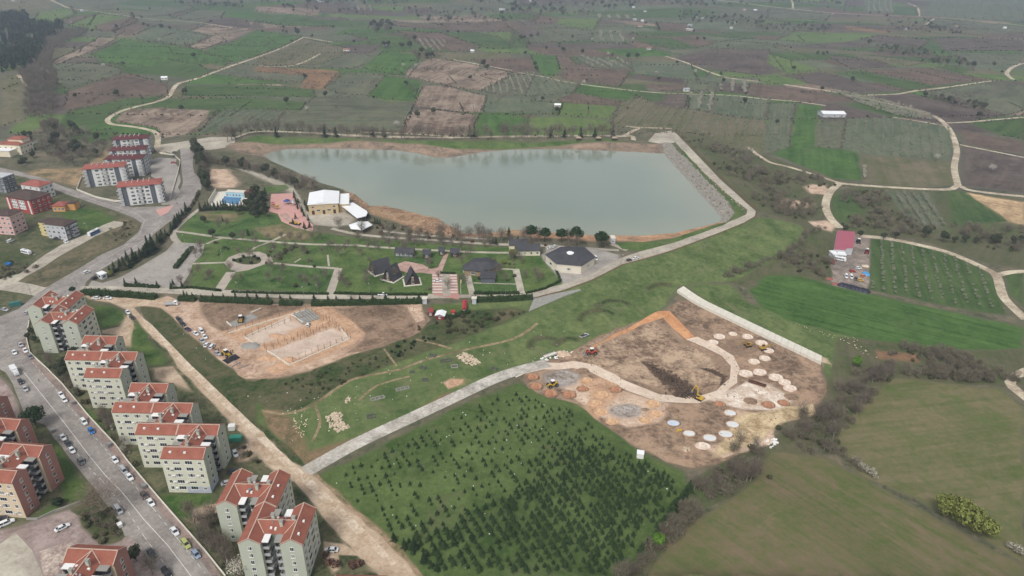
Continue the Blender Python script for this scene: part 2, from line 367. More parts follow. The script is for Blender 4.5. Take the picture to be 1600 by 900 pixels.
region('plain', M_GROUND, [(-200,200),(40,190),(60,120),(-200,100)]); region('plain', land('cover_lakeside', (104,100,80), (86,88,66), (120,108,88), patch=20, fine=2.4), [(-200,300),(60,200),(170,206),(250,222),(330,206),(420,200),(700,206),(980,196),(1060,196),(1200,244),(1330,284),(1620,310),(1620,930),(-200,930)])
# --- far plain, from the top left to the top right
field('o', [(0,0),(75,0),(82,12),(60,20),(0,22)], False)
field('l', [(60,20),(110,10),(118,22),(85,35),(50,38)])
field('y', [(82,0),(180,0),(190,14),(120,20)], False)
field('b', [(90,36),(120,25),(150,22),(140,40)])
field('l', [(105,40),(155,22),(210,28),(178,48),(140,48)])
field('b', [(150,40),(205,26),(215,33),(175,50),(150,48)])
field('y', [(205,20),(295,9),(303,13),(262,25),(207,26)])
field('b', [(175,50),(215,35),(234,38),(200,57)])
field('c', [(208,56),(245,40),(330,57),(295,73),(215,63)])
field('y', [(268,28),(310,15),(352,18),(345,29),(300,32)])
field('G', [(355,17),(440,24),(440,38),(400,32),(350,26)])
field('p', [(298,48),(325,38),(395,45),(335,55)])
field('p', [(290,73),(335,55),(396,46),(348,66),(312,79)])
field('G', [(315,81),(400,47),(472,57),(440,73),(400,88),(365,98),(345,90)])
field('p', [(80,97),(155,58),(184,60),(140,82),(90,102)])
field('G', [(140,86),(190,62),(300,74),(362,94),(352,103),(330,100),(228,104),(200,106),(168,98)])
field('g', [(230,106),(265,94),(310,100),(322,108),(292,122),(250,118)])
field('y', [(88,110),(130,97),(190,107),(188,117),(105,140),(88,130)])
field('b', [(102,166),(105,143),(200,115),(262,131),(266,148),(200,153),(140,168),(105,174)])
field('g', [(92,191),(105,173),(200,156),(256,149),(240,160),(190,165),(166,184),(168,192),(120,197),(92,198)])
field('g', [(100,210),(172,201),(182,206),(176,219),(140,224)])
field('y', [(330,112),(372,103),(402,98),(480,118),(470,130),(400,123),(318,116)])
field('G', [(285,132),(330,115),(400,124),(470,131),(400,131)])
field('g', [(285,150),(290,135),(400,132),(490,140),(492,152),(400,150)])
field('g', [(273,169),(285,154),(400,153),(478,160),(470,172),(400,171)])
field('p', [(178,190),(205,171),(250,168),(330,172),(322,186),(292,210),(255,216),(245,200),(215,195)])
field('b', [(290,210),(322,186),(342,172),(336,178),(312,206)])
field('c', [(308,207),(330,186),(350,171),(400,172),(445,175),(432,192),(400,206),(360,206)])
field('o', [(0,115),(28,118),(52,142),(30,165),(40,190),(0,196)], False)
field('p', [(400,10),(500,15),(495,26),(400,18)])
field('g', [(400,20),(440,25),(500,30),(580,35),(575,45),(520,42),(440,40),(400,34)])
field('g', [(535,52),(560,50),(640,58),(640,70),(615,73),(575,62)])
field('l', [(575,9),(632,10),(630,19),(585,15)])
field('b', [(600,35),(790,38),(800,48),(680,46),(620,41)])
field('g', [(680,50),(740,50),(800,64),(806,76),(762,76),(722,62)])
field('l', [(748,50),(806,50),(812,68),(775,58)])
field('b', [(620,48),(690,52),(750,75),(720,82),(662,72)])
field('G', [(566,106),(590,87),(600,80),(656,85),(655,95),(640,105),(632,119),(600,114)])
field('y', [(525,105),(560,85),(586,88),(570,100),(550,108)])
field('o', [(400,88),(470,59),(540,75),(540,85),(500,101),(400,102)])
field('r', [(400,104),(500,108),(531,111),(505,139),(470,138),(480,118),(400,112)])
field('y', [(507,138),(540,113),(600,115),(575,150),(530,146)])
field('G', [(575,151),(602,118),(656,126),(655,136),(645,159),(600,155)])
field('y', [(345,206),(440,192),(470,171),(490,152),(560,152),(646,163),(640,185),(628,207),(480,206),(400,204)])
field('p', [(638,120),(655,100),(675,90),(752,103),(745,112),(705,136)])
field('p', [(708,136),(755,107),(792,112),(796,118),(750,142)])
field('p', [(648,160),(660,135),(690,133),(760,150),(755,175),(735,176),(650,166)])
field('p', [(628,209),(640,175),(665,170),(740,178),(728,213),(640,209)])
field('y', [(750,143),(800,118),(836,115),(820,150),(790,150)])
field('c', [(752,174),(760,151),(830,155),(868,162),(862,178),(800,176)])
field('G', [(735,211),(750,178),(800,180),(826,183),(820,213)])
field('l', [(826,184),(880,182),(950,190),(958,200),(940,213),(824,213)])
field('l', [(872,181),(880,161),(965,166),(952,187)])
field('g', [(800,48),(825,60),(823,75),(800,74)])
field('G', [(832,94),(830,85),(868,87),(875,108),(862,120),(843,115)])
field('b', [(868,87),(890,90),(900,100),(985,112),(968,136),(876,123),(880,108)])
field('b', [(740,92),(830,90),(836,112),(800,114),(752,102)])
field('c', [(895,88),(975,95),(986,108),(925,106)])
field('c', [(985,95),(1078,98),(1092,126),(990,114)])
field('d', [(990,116),(1070,124),(1068,132),(975,122)])
field('G', [(896,143),(908,131),(1000,142),(985,158),(940,152)])
field('c', [(818,151),(840,120),(906,131),(894,146)])
field('b', [(870,158),(895,146),(978,160),(965,166),(890,161)])
field('d', [(1030,166),(1040,147),(1076,148),(1071,168)])
field('c', [(1074,171),(1080,147),(1118,149),(1112,175)])
field('c', [(1115,177),(1121,150),(1202,153),(1197,188)])
field('o', [(955,192),(970,160),(1000,152),(1030,166),(1115,178),(1196,188),(1195,240),(1110,215),(1050,204),(960,197)])
field('y', [(1070,140),(1075,125),(1120,128),(1118,146)])
field('d', [(1125,143),(1128,128),(1166,132),(1168,148)])
field('b', [(1166,148),(1172,130),(1280,142),(1300,160),(1240,158)])
field('g', [(985,50),(1070,50),(1072,58),(1000,56)])
field('g', [(985,58),(1050,60),(1096,75),(1052,77),(1000,66)])
field('b', [(1025,35),(1075,37),(1085,50),(1030,48)])
field('g', [(808,28),(815,21),(842,22),(836,33)])
field('b', [(836,24),(870,28),(868,38),(830,36)])
field('l', [(872,30),(938,30),(930,46),(870,39)])
field('y', [(840,42),(930,48),(930,62),(860,66)])
field('c', [(925,52),(970,50),(990,66),(975,69),(925,66)])
field('d', [(1050,92),(1110,76),(1200,78),(1226,112),(1190,118),(1110,108)])
field('c', [(1095,74),(1180,60),(1215,72),(1150,76)])
field('d', [(1225,118),(1282,113),(1345,128),(1412,143),(1340,147),(1268,131)])
field('g', [(1300,113),(1342,110),(1462,136),(1420,141),(1385,132)])
field('b', [(1346,110),(1440,106),(1552,125),(1464,134)])
field('d', [(1345,149),(1422,146),(1572,180),(1520,189),(1480,190),(1440,172)])
field('g', [(1460,105),(1500,103),(1516,108),(1502,115)])
field('y', [(1440,145),(1552,128),(1600,134),(1600,172),(1572,180)])
field('g', [(1515,194),(1600,186),(1600,218),(1560,210)])
field('b', [(1500,203),(1600,222),(1600,242),(1508,224)])
field('d', [(1506,229),(1600,246),(1600,302),(1502,289)])
field('l', [(1212,62),(1240,50),(1372,52),(1362,60),(1270,68)])
field('r', [(1320,40),(1386,48),(1388,52),(1325,46)])
field('d', [(1372,56),(1452,62),(1440,75),(1342,62)])
field('o', [(1330,83),(1452,98),(1422,103),(1350,95)])
field('d', [(1288,86),(1350,92),(1402,105),(1330,108)])
field('l', [(1200,84),(1240,95),(1284,110),(1230,116),(1200,100)])
field('y', [(1200,14),(1300,22),(1290,32),(1200,30)])
field('d', [(1322,2),(1348,0),(1352,10),(1320,10)])
field('g', [(1395,10),(1432,12),(1434,25),(1395,23)])
field('c', [(1350,0),(1395,0),(1396,20),(1352,20)], False)
field('c', [(1450,0),(1600,0),(1600,36),(1450,24)], False)
field('y', [(1440,28),(1500,32),(1600,42),(1600,52),(1470,42)])
field('d', [(1455,60),(1600,62),(1600,80),(1480,80)])
field('y', [(1480,82),(1600,84),(1588,100),(1520,100)])
field('G', [(1205,240),(1234,228),(1245,162),(1284,165),(1273,205),(1272,229),(1340,236),(1346,282),(1302,279),(1262,263)])
field('c', [(1196,240),(1202,160),(1243,163),(1232,231)])
field('y', [(1273,229),(1276,190),(1322,187),(1313,233)])
field('c', [(1316,233),(1326,185),(1395,184),(1480,198),(1492,226),(1486,251),(1340,239)])
field('o', [(1347,242),(1485,252),(1492,289),(1400,292),(1349,284)])
# --- middle and near ground on the right
field('s', [(1055,206),(1110,216),(1200,244),(1262,265),(1312,288),(1290,330),(1250,350),(1182,330),(1166,316),(1126,279)])
field('s', [(1300,300),(1345,290),(1500,298),(1600,312),(1600,420),(1540,410),(1430,372),(1340,366),(1306,352),(1290,322)])
field('g', [(1300,308),(1345,294),(1352,332),(1322,348),(1302,338)], False)
field('c', [(1382,299),(1452,300),(1478,356),(1440,358),(1408,330)], False)
field('g', [(1480,298),(1512,300),(1542,322),(1576,346),(1490,352)], False)
region('ploughed_field', land('cover_sand_field', (190,160,122), (168,140,106), None, patch=25, fine=3), [(1510,301),(1600,316),(1600,352),(1576,346),(1540,321)])
field('s', [(1182,340),(1250,352),(1300,360),(1312,362),(1300,440),(1200,432),(1165,448),(1130,440),(1200,400)])
region('slope', M_SLOPE, [(1062,446),(1140,444),(1172,474),(1196,482),(1250,506),(1330,526),(1300,620),(1285,566),(1070,446)])
field('G', [(1170,452),(1200,430),(1250,432),(1300,446),(1362,460),(1500,490),(1600,512),(1600,545),(1500,547),(1420,537),(1330,526),(1250,506),(1192,482)], False)
field('g', [(1356,452),(1360,373),(1420,379),(1490,400),(1530,418),(1552,440),(1572,492),(1500,482)], False)
field('g', [(1572,430),(1600,426),(1600,480),(1580,462)], False)
field('s', [(1310,527),(1420,538),(1500,548),(1600,546),(1600,600),(1500,600),(1400,592),(1330,650),(1300,690),(1230,720),(1180,760),(1090,800),(1040,880),(980,900),(960,900),(1050,800),(1072,762),(1120,725),(1200,690),(1270,650),(1290,610)])
field('r', [(1368,548),(1432,553),(1436,566),(1372,561)], False)
REG.append(('pasture', land('cover_meadow', (96,102,60), (112,108,74), (82,102,50), patch=45, fine=2.6, ang=rad(100), period=4, stripe=.5, amp=.45), [(1302,690),(1340,640),(1400,590),(1440,594),(1562,606),(1580,622),(1600,640),(1600,880),(1480,806),(1340,738)]))
REG.append(('pasture', land('cover_meadow_b', (112,104,74), (94,100,58), (122,106,82), patch=40, fine=2.6, ang=rad(40), period=4, stripe=.55, amp=.45), [(1205,705),(1290,715),(1345,745),(1480,820),(1600,888),(1600,905),(1000,905),(1056,830),(1150,776),(1180,752)]))
region('dirt_track', M_TRACK, [(1600,574),(1582,582),(1569,596),(1575,606),(1600,626),(1600,612),(1587,600),(1590,592),(1600,588)])
# --- embankment below the dam road, rough ground and the two building sites
region('slope', M_SLOPE, [(690,476),(833,466),(878,455),(925,438),(972,414),(1010,404),(1050,392),(1125,364),(1162,349),(1180,340),(1250,352),(1262,366),(1240,392),(1200,412),(1140,440),(1062,446),(1030,486),(960,520),(900,546),(850,566),(800,578),(700,624),(650,650),(560,692),(482,730),(462,720),(390,660),(400,610),(500,580),(650,520),(690,500)])
region('rough_ground', M_SLOPED, [(390,600),(440,585),(540,556),(640,516),(690,500),(730,486),(800,480),(830,486),(760,515),(700,540),(640,560),(560,590),(520,610),(470,640),(420,640),(395,625)])
region('verge', M_SLOPED, [(215,478),(250,480),(300,520),(340,560),(382,592),(420,588),(400,620),(400,660),(440,690),(470,715),(478,730),(455,722),(405,685),(310,598),(255,535)])
region('verge', land('cover_red_verge', (134,112,84), (112,100,72), (96,100,62), patch=10, fine=1.2), [(408,640),(440,640),(470,676),(482,706),(560,682),(640,645),(700,612),(702,620),(640,656),(560,694),(480,728),(455,700),(420,668)])
region('bare_earth', M_ORANGE, [(692,598),(705,592),(726,592),(722,600),(700,608)])
region('building_site', M_SITE1, [(145,462),(200,466),(244,468),(262,462),(282,470),(312,470),(330,472),(520,477),(660,474),(652,486),(672,500),(655,520),(600,540),(545,556),(487,578),(430,590),(385,593),(342,562),(305,530),(278,504),(252,482),(200,474),(150,470)])
region('bare_earth', M_SITEB, [(312,474),(370,474),(440,476),(512,478),(520,486),(440,498),(400,504),(346,518),(330,508),(314,488)])
region('bare_earth', M_SITEB, [(512,480),(600,477),(660,478),(670,500),(655,520),(600,542),(540,552),(566,532),(570,520),(545,505)])
region('bare_earth', M_ORANGE, [(345,520),(400,502),(470,482),(512,478),(530,490),(556,506),(572,522),(552,536),(500,560),(430,586),(412,578),(436,566),(420,552),(405,545),(362,528)])
region('bare_earth', M_STRIP, [(382,527),(452,496),(474,508),(410,536),(395,534)])
region('bare_earth', M_STRIP, [(418,549),(520,512),(548,528),(450,566)])
region('bare_earth', M_CONCD, [(354,507),(392,490),(402,496),(368,510)])
region('clay_site', M_SITE2, [(815,592),(850,564),(900,545),(925,530),(1028,488),(1060,470),(1088,468),(1140,498),(1200,530),(1283,568),(1292,610),(1272,650),(1220,662),(1200,690),(1160,706),(1120,726),(1080,732),(1040,722),(985,694),(942,662),(902,632),(840,615)])
region('bare_earth', land('cover_scraped', (166,140,116), (136,112,92), (120,98,80), patch=14, fine=1.6, ang=rad(-50), period=5, stripe=.35, amp=1.2), [(930,530),(1020,500),(1050,520),(1076,540),(1110,556),(1130,572),(1134,590),(1100,612),(1040,612),(980,592),(920,570),(880,560)])
region('bare_earth', land('cover_whitish_clay', (216, 198, 180), (196, 172, 150), (176, 150, 126), patch=9, fine=1.2), [(1096,622),(1130,612),(1165,596),(1200,600),(1240,622),(1222,640),(1160,640)])
region('bare_earth', M_PINK, [(870,600),(900,590),(960,606),(1010,622),(1050,632),(1030,660),(980,668),(930,648),(905,628)])
region('bare_earth', M_PINK, [(1150,640),(1205,650),(1212,690),(1180,700),(1130,716),(1100,700),(1140,690)])
region('clay_track', land('cover_clay_track', (206, 148, 102), (188, 130, 88), None, patch=8, fine=1.2, amp=.6), [(905,556),(930,538),(1000,502),(1028,486),(1046,486),(1062,502),(1088,528),(1074,532),(1050,512),(1036,496),(1000,508),(940,536),(916,552)])
region('site_road', land('cover_site_road', (218, 198, 178), (202, 180, 158), None, patch=9, fine=1.0, amp=.5), [(800,574),(850,566),(896,564),(930,570),(960,584),(990,600),(1030,616),(1088,620),(1120,610),(1140,592),(1142,572),(1128,556),(1104,544),(1072,530),(1090,526),(1120,540),(1146,556),(1156,576),(1152,598),(1130,616),(1092,630),(1028,627),(982,611),(948,594),(920,580),(894,575),(850,577),(806,590)])
region('trench', M_DARKE, [(1002,566),(1012,567),(1050,585),(1086,606),(1094,616),(1084,622),(1060,612),(1030,592)])
region('trench', M_DARKE, [(1052,610),(1066,606),(1082,616),(1070,622),(1055,620)])
region('bare_earth', M_SITEB, ell(1157,542,27,12))
region('bare_earth', land('cover_grey_wash', (166,156,148), (140,128,116), None, patch=10, fine=1.4), [(850,585),(880,577),(905,585),(900,600),(872,606),(850,596)])
region('bare_earth', land('cover_grey_wash', (166, 156, 148), (140, 128, 116)), ell(978,642,26,11))
region('bare_earth', M_ORANGE, [(905,596),(940,590),(968,602),(960,624),(944,640),(932,656),(915,640),(925,618)])
region('bare_earth', land('cover_sandy_spoil', (196,172,134), (172,148,112), None, patch=8, fine=1.2), [(1150,650),(1210,640),(1270,630),(1276,645),(1220,662),(1196,684),(1150,706),(1110,716),(1130,690)])
region('bare_earth', M_DARKE, [(1090,574),(1115,578),(1134,588),(1130,600),(1126,602),(1128,590),(1112,582)])
# roads and lanes
region('plantation_ground', M_PLANT, [(498,742),(560,714),(640,674),(720,634),(812,598),(842,616),(902,632),(942,664),(985,696),(1040,724),(1066,736),(1076,768),(1052,800),(1000,872),(962,905),(655,905),(600,840),(540,790)])
region('verge', land('cover_road_spoil', (150,128,100), (118,110,78), (172,146,116), patch=7, fine=1.1), [(470,735),(492,735),(545,785),(600,832),(650,885),(665,905),(640,905),(560,840),(500,775)])
road('gravel_road', M_GRAV, [(470,741),(500,724),(560,691),(650,649),(720,616),(790,585),(856,567)], 6.4)
# housing ground on the left
region('housing_yard', M_YARD, [(44,490),(45,552),(110,613),(180,696),(250,782),(352,900),(352,908),(640,908),(587,893),(533,840),(460,752),(400,690),(310,606),(240,522),(205,486),(150,470),(130,452),(66,456)])
region('lawn', M_LAWN, [(146,478),(170,478),(192,488),(196,498),(180,508),(158,514),(148,500)])
region('lawn', M_LAWN, [(200,506),(215,505),(240,540),(262,562),(255,572),(222,570),(205,545)])
region('lawn', M_LAWN, [(100,622),(150,650),(185,690),(180,700),(140,655),(118,630)])
region('lawn', M_LAWN, [(250,775),(330,772),(345,800),(300,815),(270,800)])
region('bare_earth', M_DIRT, [(158,516),(188,510),(200,490),(208,500),(205,540),(188,540),(182,522),(160,522)])
region('bare_earth', M_DIRT, [(300,795),(345,785),(350,800),(320,820),(300,815)])
region('bare_earth', M_DIRT, [(240,575),(270,572),(290,598),(300,612),(275,600),(240,592)])
region('bare_earth', M_DIRT, [(366,702),(388,692),(402,706),(386,720),(372,722)])
region('bare_earth', M_DIRT, [(505,845),(540,850),(560,868),(528,866),(530,890),(520,895),(505,870)])
region('dirt_road', M_DIRT, [(120,452),(150,461),(200,463),(262,468),(280,472),(270,480),(225,478),(208,480),(222,494),(250,528),(320,601),(400,668),(468,728),(494,746),(540,790),(600,844),(662,908),(600,908),(587,893),(533,842),(460,752),(417,728),(387,688),(307,604),(250,538),(215,500),(196,482),(170,472),(140,468)])
region('dirt_track', land('cover_wheel_ruts', (206,186,162), (190,166,140), None, patch=6, fine=1), [(222,496),(238,508),(300,572),(380,648),(450,716),(480,742),(560,818),(620,880),(612,884),(550,828),(470,750),(440,722),(368,652),(290,576),(228,508)])
# town roads
region('town_ground', M_YARD, [(-60,268),(40,276),(100,301),(150,320),(212,345),(216,362),(190,384),(124,420),(70,452),(0,470),(-60,470)])
region('wasteland', land('cover_wasteland', (104,98,74), (84,84,60), (132,114,90), patch=12, fine=1.4), [(28,440),(60,420),(100,392),(150,362),(190,338),(216,350),(210,366),(186,384),(150,398),(118,420),(70,448)])
region('football_lawn', M_LAWN, [(92,330),(130,324),(160,330),(182,345),(186,352),(170,362),(130,366),(110,355)])
region('waste_ground', M_SLOPED, [(-60,440),(-60,380),(20,385),(55,400),(45,415),(0,434)])
region('waste_ground', M_YARD, [(-60,452),(10,454),(52,462),(30,474),(0,486),(-60,500)])
region('side_lane', M_LANE, [(-60,436),(0,436),(30,428),(70,398),(100,380),(140,364),(160,352),(178,345),(196,348),(192,352),(170,360),(130,380),(90,402),(40,432),(28,440),(70,449),(80,446),(76,456),(54,462),(0,453),(-60,453)])
region('avenue', M_ASPH, [(352,910),(320,862),(250,782),(200,723),(180,696),(138,651),(96,600),(72,577),(45,550),(41,528),(45,500),(66,460),(76,446),(124,418),(160,396),(192,382),(216,362),(222,348),(210,340),(180,328),(150,318),(100,301),(76,291),(40,276),(0,267),(-60,266),(-60,256),(0,262),(30,268),(66,278),(96,290),(120,298),(150,306),(174,314),(205,324),(264,322),(276,310),(286,286),(284,266),(281,232),(304,233),(301,256),(303,270),(316,282),(314,296),(290,330),(260,350),(240,366),(218,390),(180,408),(148,428),(135,440),(128,456),(78,462),(60,485),(22,520),(22,542),(45,565),(88,612),(140,675),(220,775),(300,872),(330,910)][:0] or
 [(352,910),(320,862),(250,782),(200,723),(180,696),(138,651),(96,600),(72,577),(45,550),(41,528),(45,500),(66,470),(128,458),(135,440),(148,428),(180,408),(218,390),(240,366),(260,350),(290,330),(314,296),(316,282),(303,270),(301,256),(304,233),(281,232),(284,266),(286,286),(276,310),(264,322),(205,324),(174,314),(150,306),(120,298),(96,290),(66,278),(30,268),(0,262),(-60,256),(-60,268),(0,269),(40,277),(76,292),(100,302),(150,319),(180,329),(210,341),(222,349),(216,363),(192,383),(160,397),(124,419),(76,447),(54,462),(30,482),(-60,520),(-60,585),(0,577),(9,582),(20,600),(31,628),(40,652),(70,664),(84,684),(105,711),(140,754),(180,806),(194,836),(224,864),(256,910)])
region('pavement', M_WALK, [(352,910),(320,862),(250,782),(200,723),(180,696),(138,651),(96,600),(72,577),(45,550),(40,528),(30,532),(34,552),(64,582),(88,606),(130,657),(170,702),(190,728),(240,788),(308,868),(338,910)])
region('town_ground', M_YARD, [(-60,585),(0,577),(9,582),(20,600),(31,628),(40,652),(70,664),(84,684),(105,711),(140,754),(180,806),(194,836),(224,864),(256,910),(-60,910)])
region('plaza', M_PLAZA, [(-60,600),(0,590),(14,604),(28,630),(36,652),(20,655),(-60,650)])
region('plaza', M_PLAZA, [(-60,836),(0,828),(30,822),(70,806),(108,796),(122,806),(128,824),(156,852),(190,845),(200,835),(224,864),(256,910),(-60,910)])
region('pavement', M_LANE, [(-60,870),(0,850),(24,832),(50,860),(70,905),(-60,910)])
region('pavement', land('cover_broken_paving', (178,160,148), (150,130,120), (126,110,100), patch=5, fine=1), [(60,862),(108,846),(130,858),(100,880),(96,900),(70,905)])
region('lawn', M_SLOPED, [(126,812),(134,804),(170,796),(178,806),(194,836),(176,852),(158,850),(142,832)])
region('lawn', M_SLOPED, [(112,800),(150,786),(160,794),(120,805)])
region('lawn', M_LAWN, [(50,808),(80,790),(100,792),(70,806)])
region('lawn', M_LAWN, [(76,692),(86,690),(116,730),(140,770),(120,786),(100,784),(96,740)])
# far block estate on the left
region('estate_yard', M_ASPH2, [(232,250),(250,246),(276,248),(280,262),(282,300),(268,320),(252,320),(252,285),(236,275)])
region('bare_earth', land('cover_tan_bank', (150,128,96), (122,108,80), (98,98,66), patch=14, fine=2), [(130,262),(158,240),(166,232),(172,240),(150,262),(132,270),(122,292),(90,284),(40,272),(60,264)])
region('pavement', M_PLAYRED, [(243,328),(272,320),(262,332),(250,338)])
region('dirt_track', M_LANE, [(248,234),(250,226),(280,222),(330,214),(368,214),(366,228),(330,234),(304,233),(282,232),(270,240)])
region('bare_earth', M_PINK, [(330,264),(355,264),(372,284),(366,293),(334,294),(326,280)])
# park
region('park_lawn', M_PARK, [(300,412),(276,376),(284,356),(300,336),(340,330),(432,334),(480,340),(486,362),(560,372),(700,383),(800,386),(880,412),(878,444),(826,461),(560,459),(300,449)])
region('park_lawn', land('cover_park_lawn_b', (64,92,46), (78,104,54), None, patch=16, fine=1.4), [(364,450),(380,428),(412,414),(440,414),(524,420),(514,456)])
region('park_lawn', land('cover_park_lawn_b', (64,92,46), (78,104,54), None), [(300,336),(372,334),(432,336),(446,352),(420,370),(345,368),(286,352)])
region('park_lawn', land('cover_park_lawn_b', (64,92,46), (78,104,54), None), [(620,412),(650,400),(694,400),(684,418),(660,412)])
region('park_lawn', land('cover_park_lawn_b', (64,92,46), (78,104,54), None), [(738,430),(806,428),(812,456),(742,458)])
region('bare_earth', land('cover_worn_lawn', (128,116,84), (108,104,70), (90,98,58), patch=9, fine=1.2), [(312,333),(374,333),(366,346),(324,344)])
region('bare_earth', land('cover_worn_lawn', (128,116,84), (108,104,70), None), [(396,356),(440,350),(490,364),(480,376),(420,372)])
region('car_park', M_ASPH2, [(144,438),(160,442),(186,434),(220,416),(260,392),(272,378),(274,362),(278,372),(284,379),(320,381),(316,398),(301,412),(298,424),(282,450),(250,448),(200,446),(150,450),(134,452)])
region('service_road', M_LANE, [(126,447),(200,447),(250,449),(283,449),(346,453),(517,458),(667,459),(760,461),(824,458),(875,445),(920,428),(905,422),(870,420),(850,408),(853,396),(852,384),(880,386),(918,387),(967,404),(1000,393),(1050,379),(1100,357),(1150,342),(1166,335),(1168,328),(1145,310),(1100,270),(1062,230),(1050,215),(1052,206),(1056,208),(1087,240),(1125,280),(1166,317),(1181,330),(1179,338),(1162,348),(1125,363),(1050,391),(1010,403),(972,413),(925,437),(878,454),(833,465),(744,465),(640,467),(483,467),(405,464),(312,461),(250,458),(126,456)])
region('dirt_track', M_LANE, [(1012,221),(1024,208),(1050,204),(1056,222),(1040,226)])
PATHS = [([(272,361),(300,364.5),(345,371),(383,374),(428,378),(483,381.5),(550,383),(589,386),(644,389),(689,391.5),(744,394),(800,395)], 2.6), ([(347,372),(334,376),(323,381)], 2.2), ([(312,326),(292,342),(274,359),(270,372),(280,380)], 3.0),
 ([(427,411),(472,415.5),(528,419.5)], 2.4), ([(390,393),(400,386),(421,378),(446,366)], 2.0), ([(301,412),(325,411),(352,410)], 2.2), ([(518,357),(556,365.5),(611,371),(678,375),(760,381),(844,383.5),(900,387),(967,391)], 3.2),
 ([(598,361),(655,367),(722,371),(770,374)], 2.6), ([(460,410),(470,404)], 1.2), ([(512,398),(514,416)], 1.2), ([(955,381),(980,391)], 3.5), ([(740,442),(812,444)], 1.0), ([(782,420),(806,421)], 1.6)]
for p_, w_ in PATHS: road('park_path', M_LANE, p_, w_)
road('park_path', M_PAVEG, [(361,425),(341,455)], 5.5); road('park_path', M_PAVEG, [(529,419),(516,458)], 4.5); road('park_path', M_LANE, [(730,426),(738,460)], 3.5); road('park_path', M_LANE, [(806,420),(815,459)], 4.0)
region('park_circle', M_PAVEG, [(350,411),(357,402),(374,395.5),(405,393),(423,400),(427,409),(410,414),(388,422),(370,425),(358,420)])
region('flower_bed', M_SLOPED, ell(388,407,21,6.5))
region('paved_court', M_PAVE, [(620,413),(633,408),(660,413),(673,420),(684,418),(695,396),(701,396),(692,420),(690,428),(675,428),(656,426),(638,427),(624,422)])
region('paved_court', M_PAVER, [(675,428),(714,428),(717,468),(676,460)])
for i in range(7):
    y0 = 429 + i * 4.4; k = (y0 - 428) / 40
    region('parking_stripe', M_PAVEW, [(675.3, y0), (690.5 + k, y0), (690.8 + k, y0 + 2.1), (675.5, y0 + 2.1)])
    region('parking_stripe', M_PAVEW, [(702.5 + 2 * k, y0), (713.5 + 2 * k, y0), (713.8 + 2 * k, y0 + 2.1), (703 + 2 * k, y0 + 2.1)])
region('parking_lane', M_LANE, [(690.5,428),(702,428),(704.5,462),(691.5,462)])
region('event_lot', M_LANE, [(369,263),(400,268),(436,282),(458,292),(468,306),(478,330),(500,333),(540,331),(556,342),(545,352),(520,354),(492,351),(478,340),(466,312),(448,296),(430,288),(396,274)])
region('playground_floor', M_PLAYRED, [(424,303),(459,302),(466,318),(470,330),(480,344),(490,352),(488,362),(462,356),(440,346),(434,334),(420,330)])
region('playground_floor', M_PAVE, [(436,335),(446,332),(466,352),(488,358),(488,362),(462,356)])
region('pool_terrace', M_CONC, [(326,322),(333,300),(380,297),(388,304),(382,323)])
region('lawn', M_PARK, [(412,292),(446,288),(452,294),(438,300),(412,300)])
region('hall_forecourt', M_ASPH2, [(846,398),(870,386),(930,388),(968,398),(966,405),(920,430),(880,444),(872,432),(858,416)])
# lake shores, dam
region('muddy_shore', M_MUD, [(351,229),(360,224),(392,221),(492,219.5),(561,219),(654,223),(700,229),(740,231),(800,224),(900,223),(1037,224),(1045,224),(1040,242),(950,238),(870,236),(800,237),(725,246),(700,250),(650,243),(619,239),(561,236),(446,236),(422,248),(405,244),(380,240)])
region('bank_grass', M_PARK, [(372,222),(400,212),(560,216),(700,220),(800,221),(960,218),(985,222),(900,224),(700,231),(654,224),(561,219),(400,222)])
region('ochre_spit', M_SPIT, [(538,297),(552,300),(570,312),(580,322),(600,320),(640,329),(662,334),(690,341),(698,350),(714,356),(724,364),(760,364),(800,358),(830,360),(830,368),(780,370),(722,371),(656,364),(633,352),(606,343),(580,335),(560,318),(540,306)])
region('muddy_shore', land('cover_orange_bank', (182,140,106), (156,122,94), (132,118,92), patch=9, fine=1.3), [(830,361),(880,363),(925,366),(1000,367),(1052,362),(1090,354),(1126,344),(1132,348),(1090,362),(1050,372),(1005,378),(962,377),(900,374),(830,372)])
region('bank_grass', M_PARK, [(962,380),(1005,379),(1050,373),(1100,357),(1140,345),(1130,352),(1050,380),(1000,392),(972,389)])
region('riprap_bed', M_RIP, [(1036,224),(1048,224),(1058,236),(1072,248),(1102,280),(1134,312),(1147,334),(1134,348),(1125,346),(1127,340),(1112,322),(1087,295),(1062,268),(1037,240)])
region('bank_grass', M_LAWN, [(1048,222),(1062,231),(1098,270),(1143,310),(1164,330),(1158,338),(1140,344),(1147,334),(1134,312),(1102,280),(1072,248)])
# yard on the right
region('farmyard', land('cover_farmyard', (146,132,122), (124,114,106), (160,144,130), patch=10, fine=1.2), [(1298,438),(1303,385),(1310,361),(1344,367),(1360,372),(1356,448),(1350,458),(1302,446)])
region('bare_earth', M_PINK, [(1216,312),(1240,312),(1270,318),(1250,326),(1225,324)])
region('bare_earth', M_PINK, [(1256,292),(1270,288),(1292,290),(1288,304),(1266,302)])
region('bare_earth', M_PINK, [(1262,346),(1290,344),(1308,352),(1300,362),(1275,356)])
region('bare_earth', M_PINK, [(636,478),(658,475),(664,500),(650,504)])
region('court_lawn', M_LAWN, [(674,476),(716,477),(722,488),(690,492),(676,486)])
region('flume_apron', M_DIRT, [(1283,556),(1292,560),(1300,570),(1284,566)])
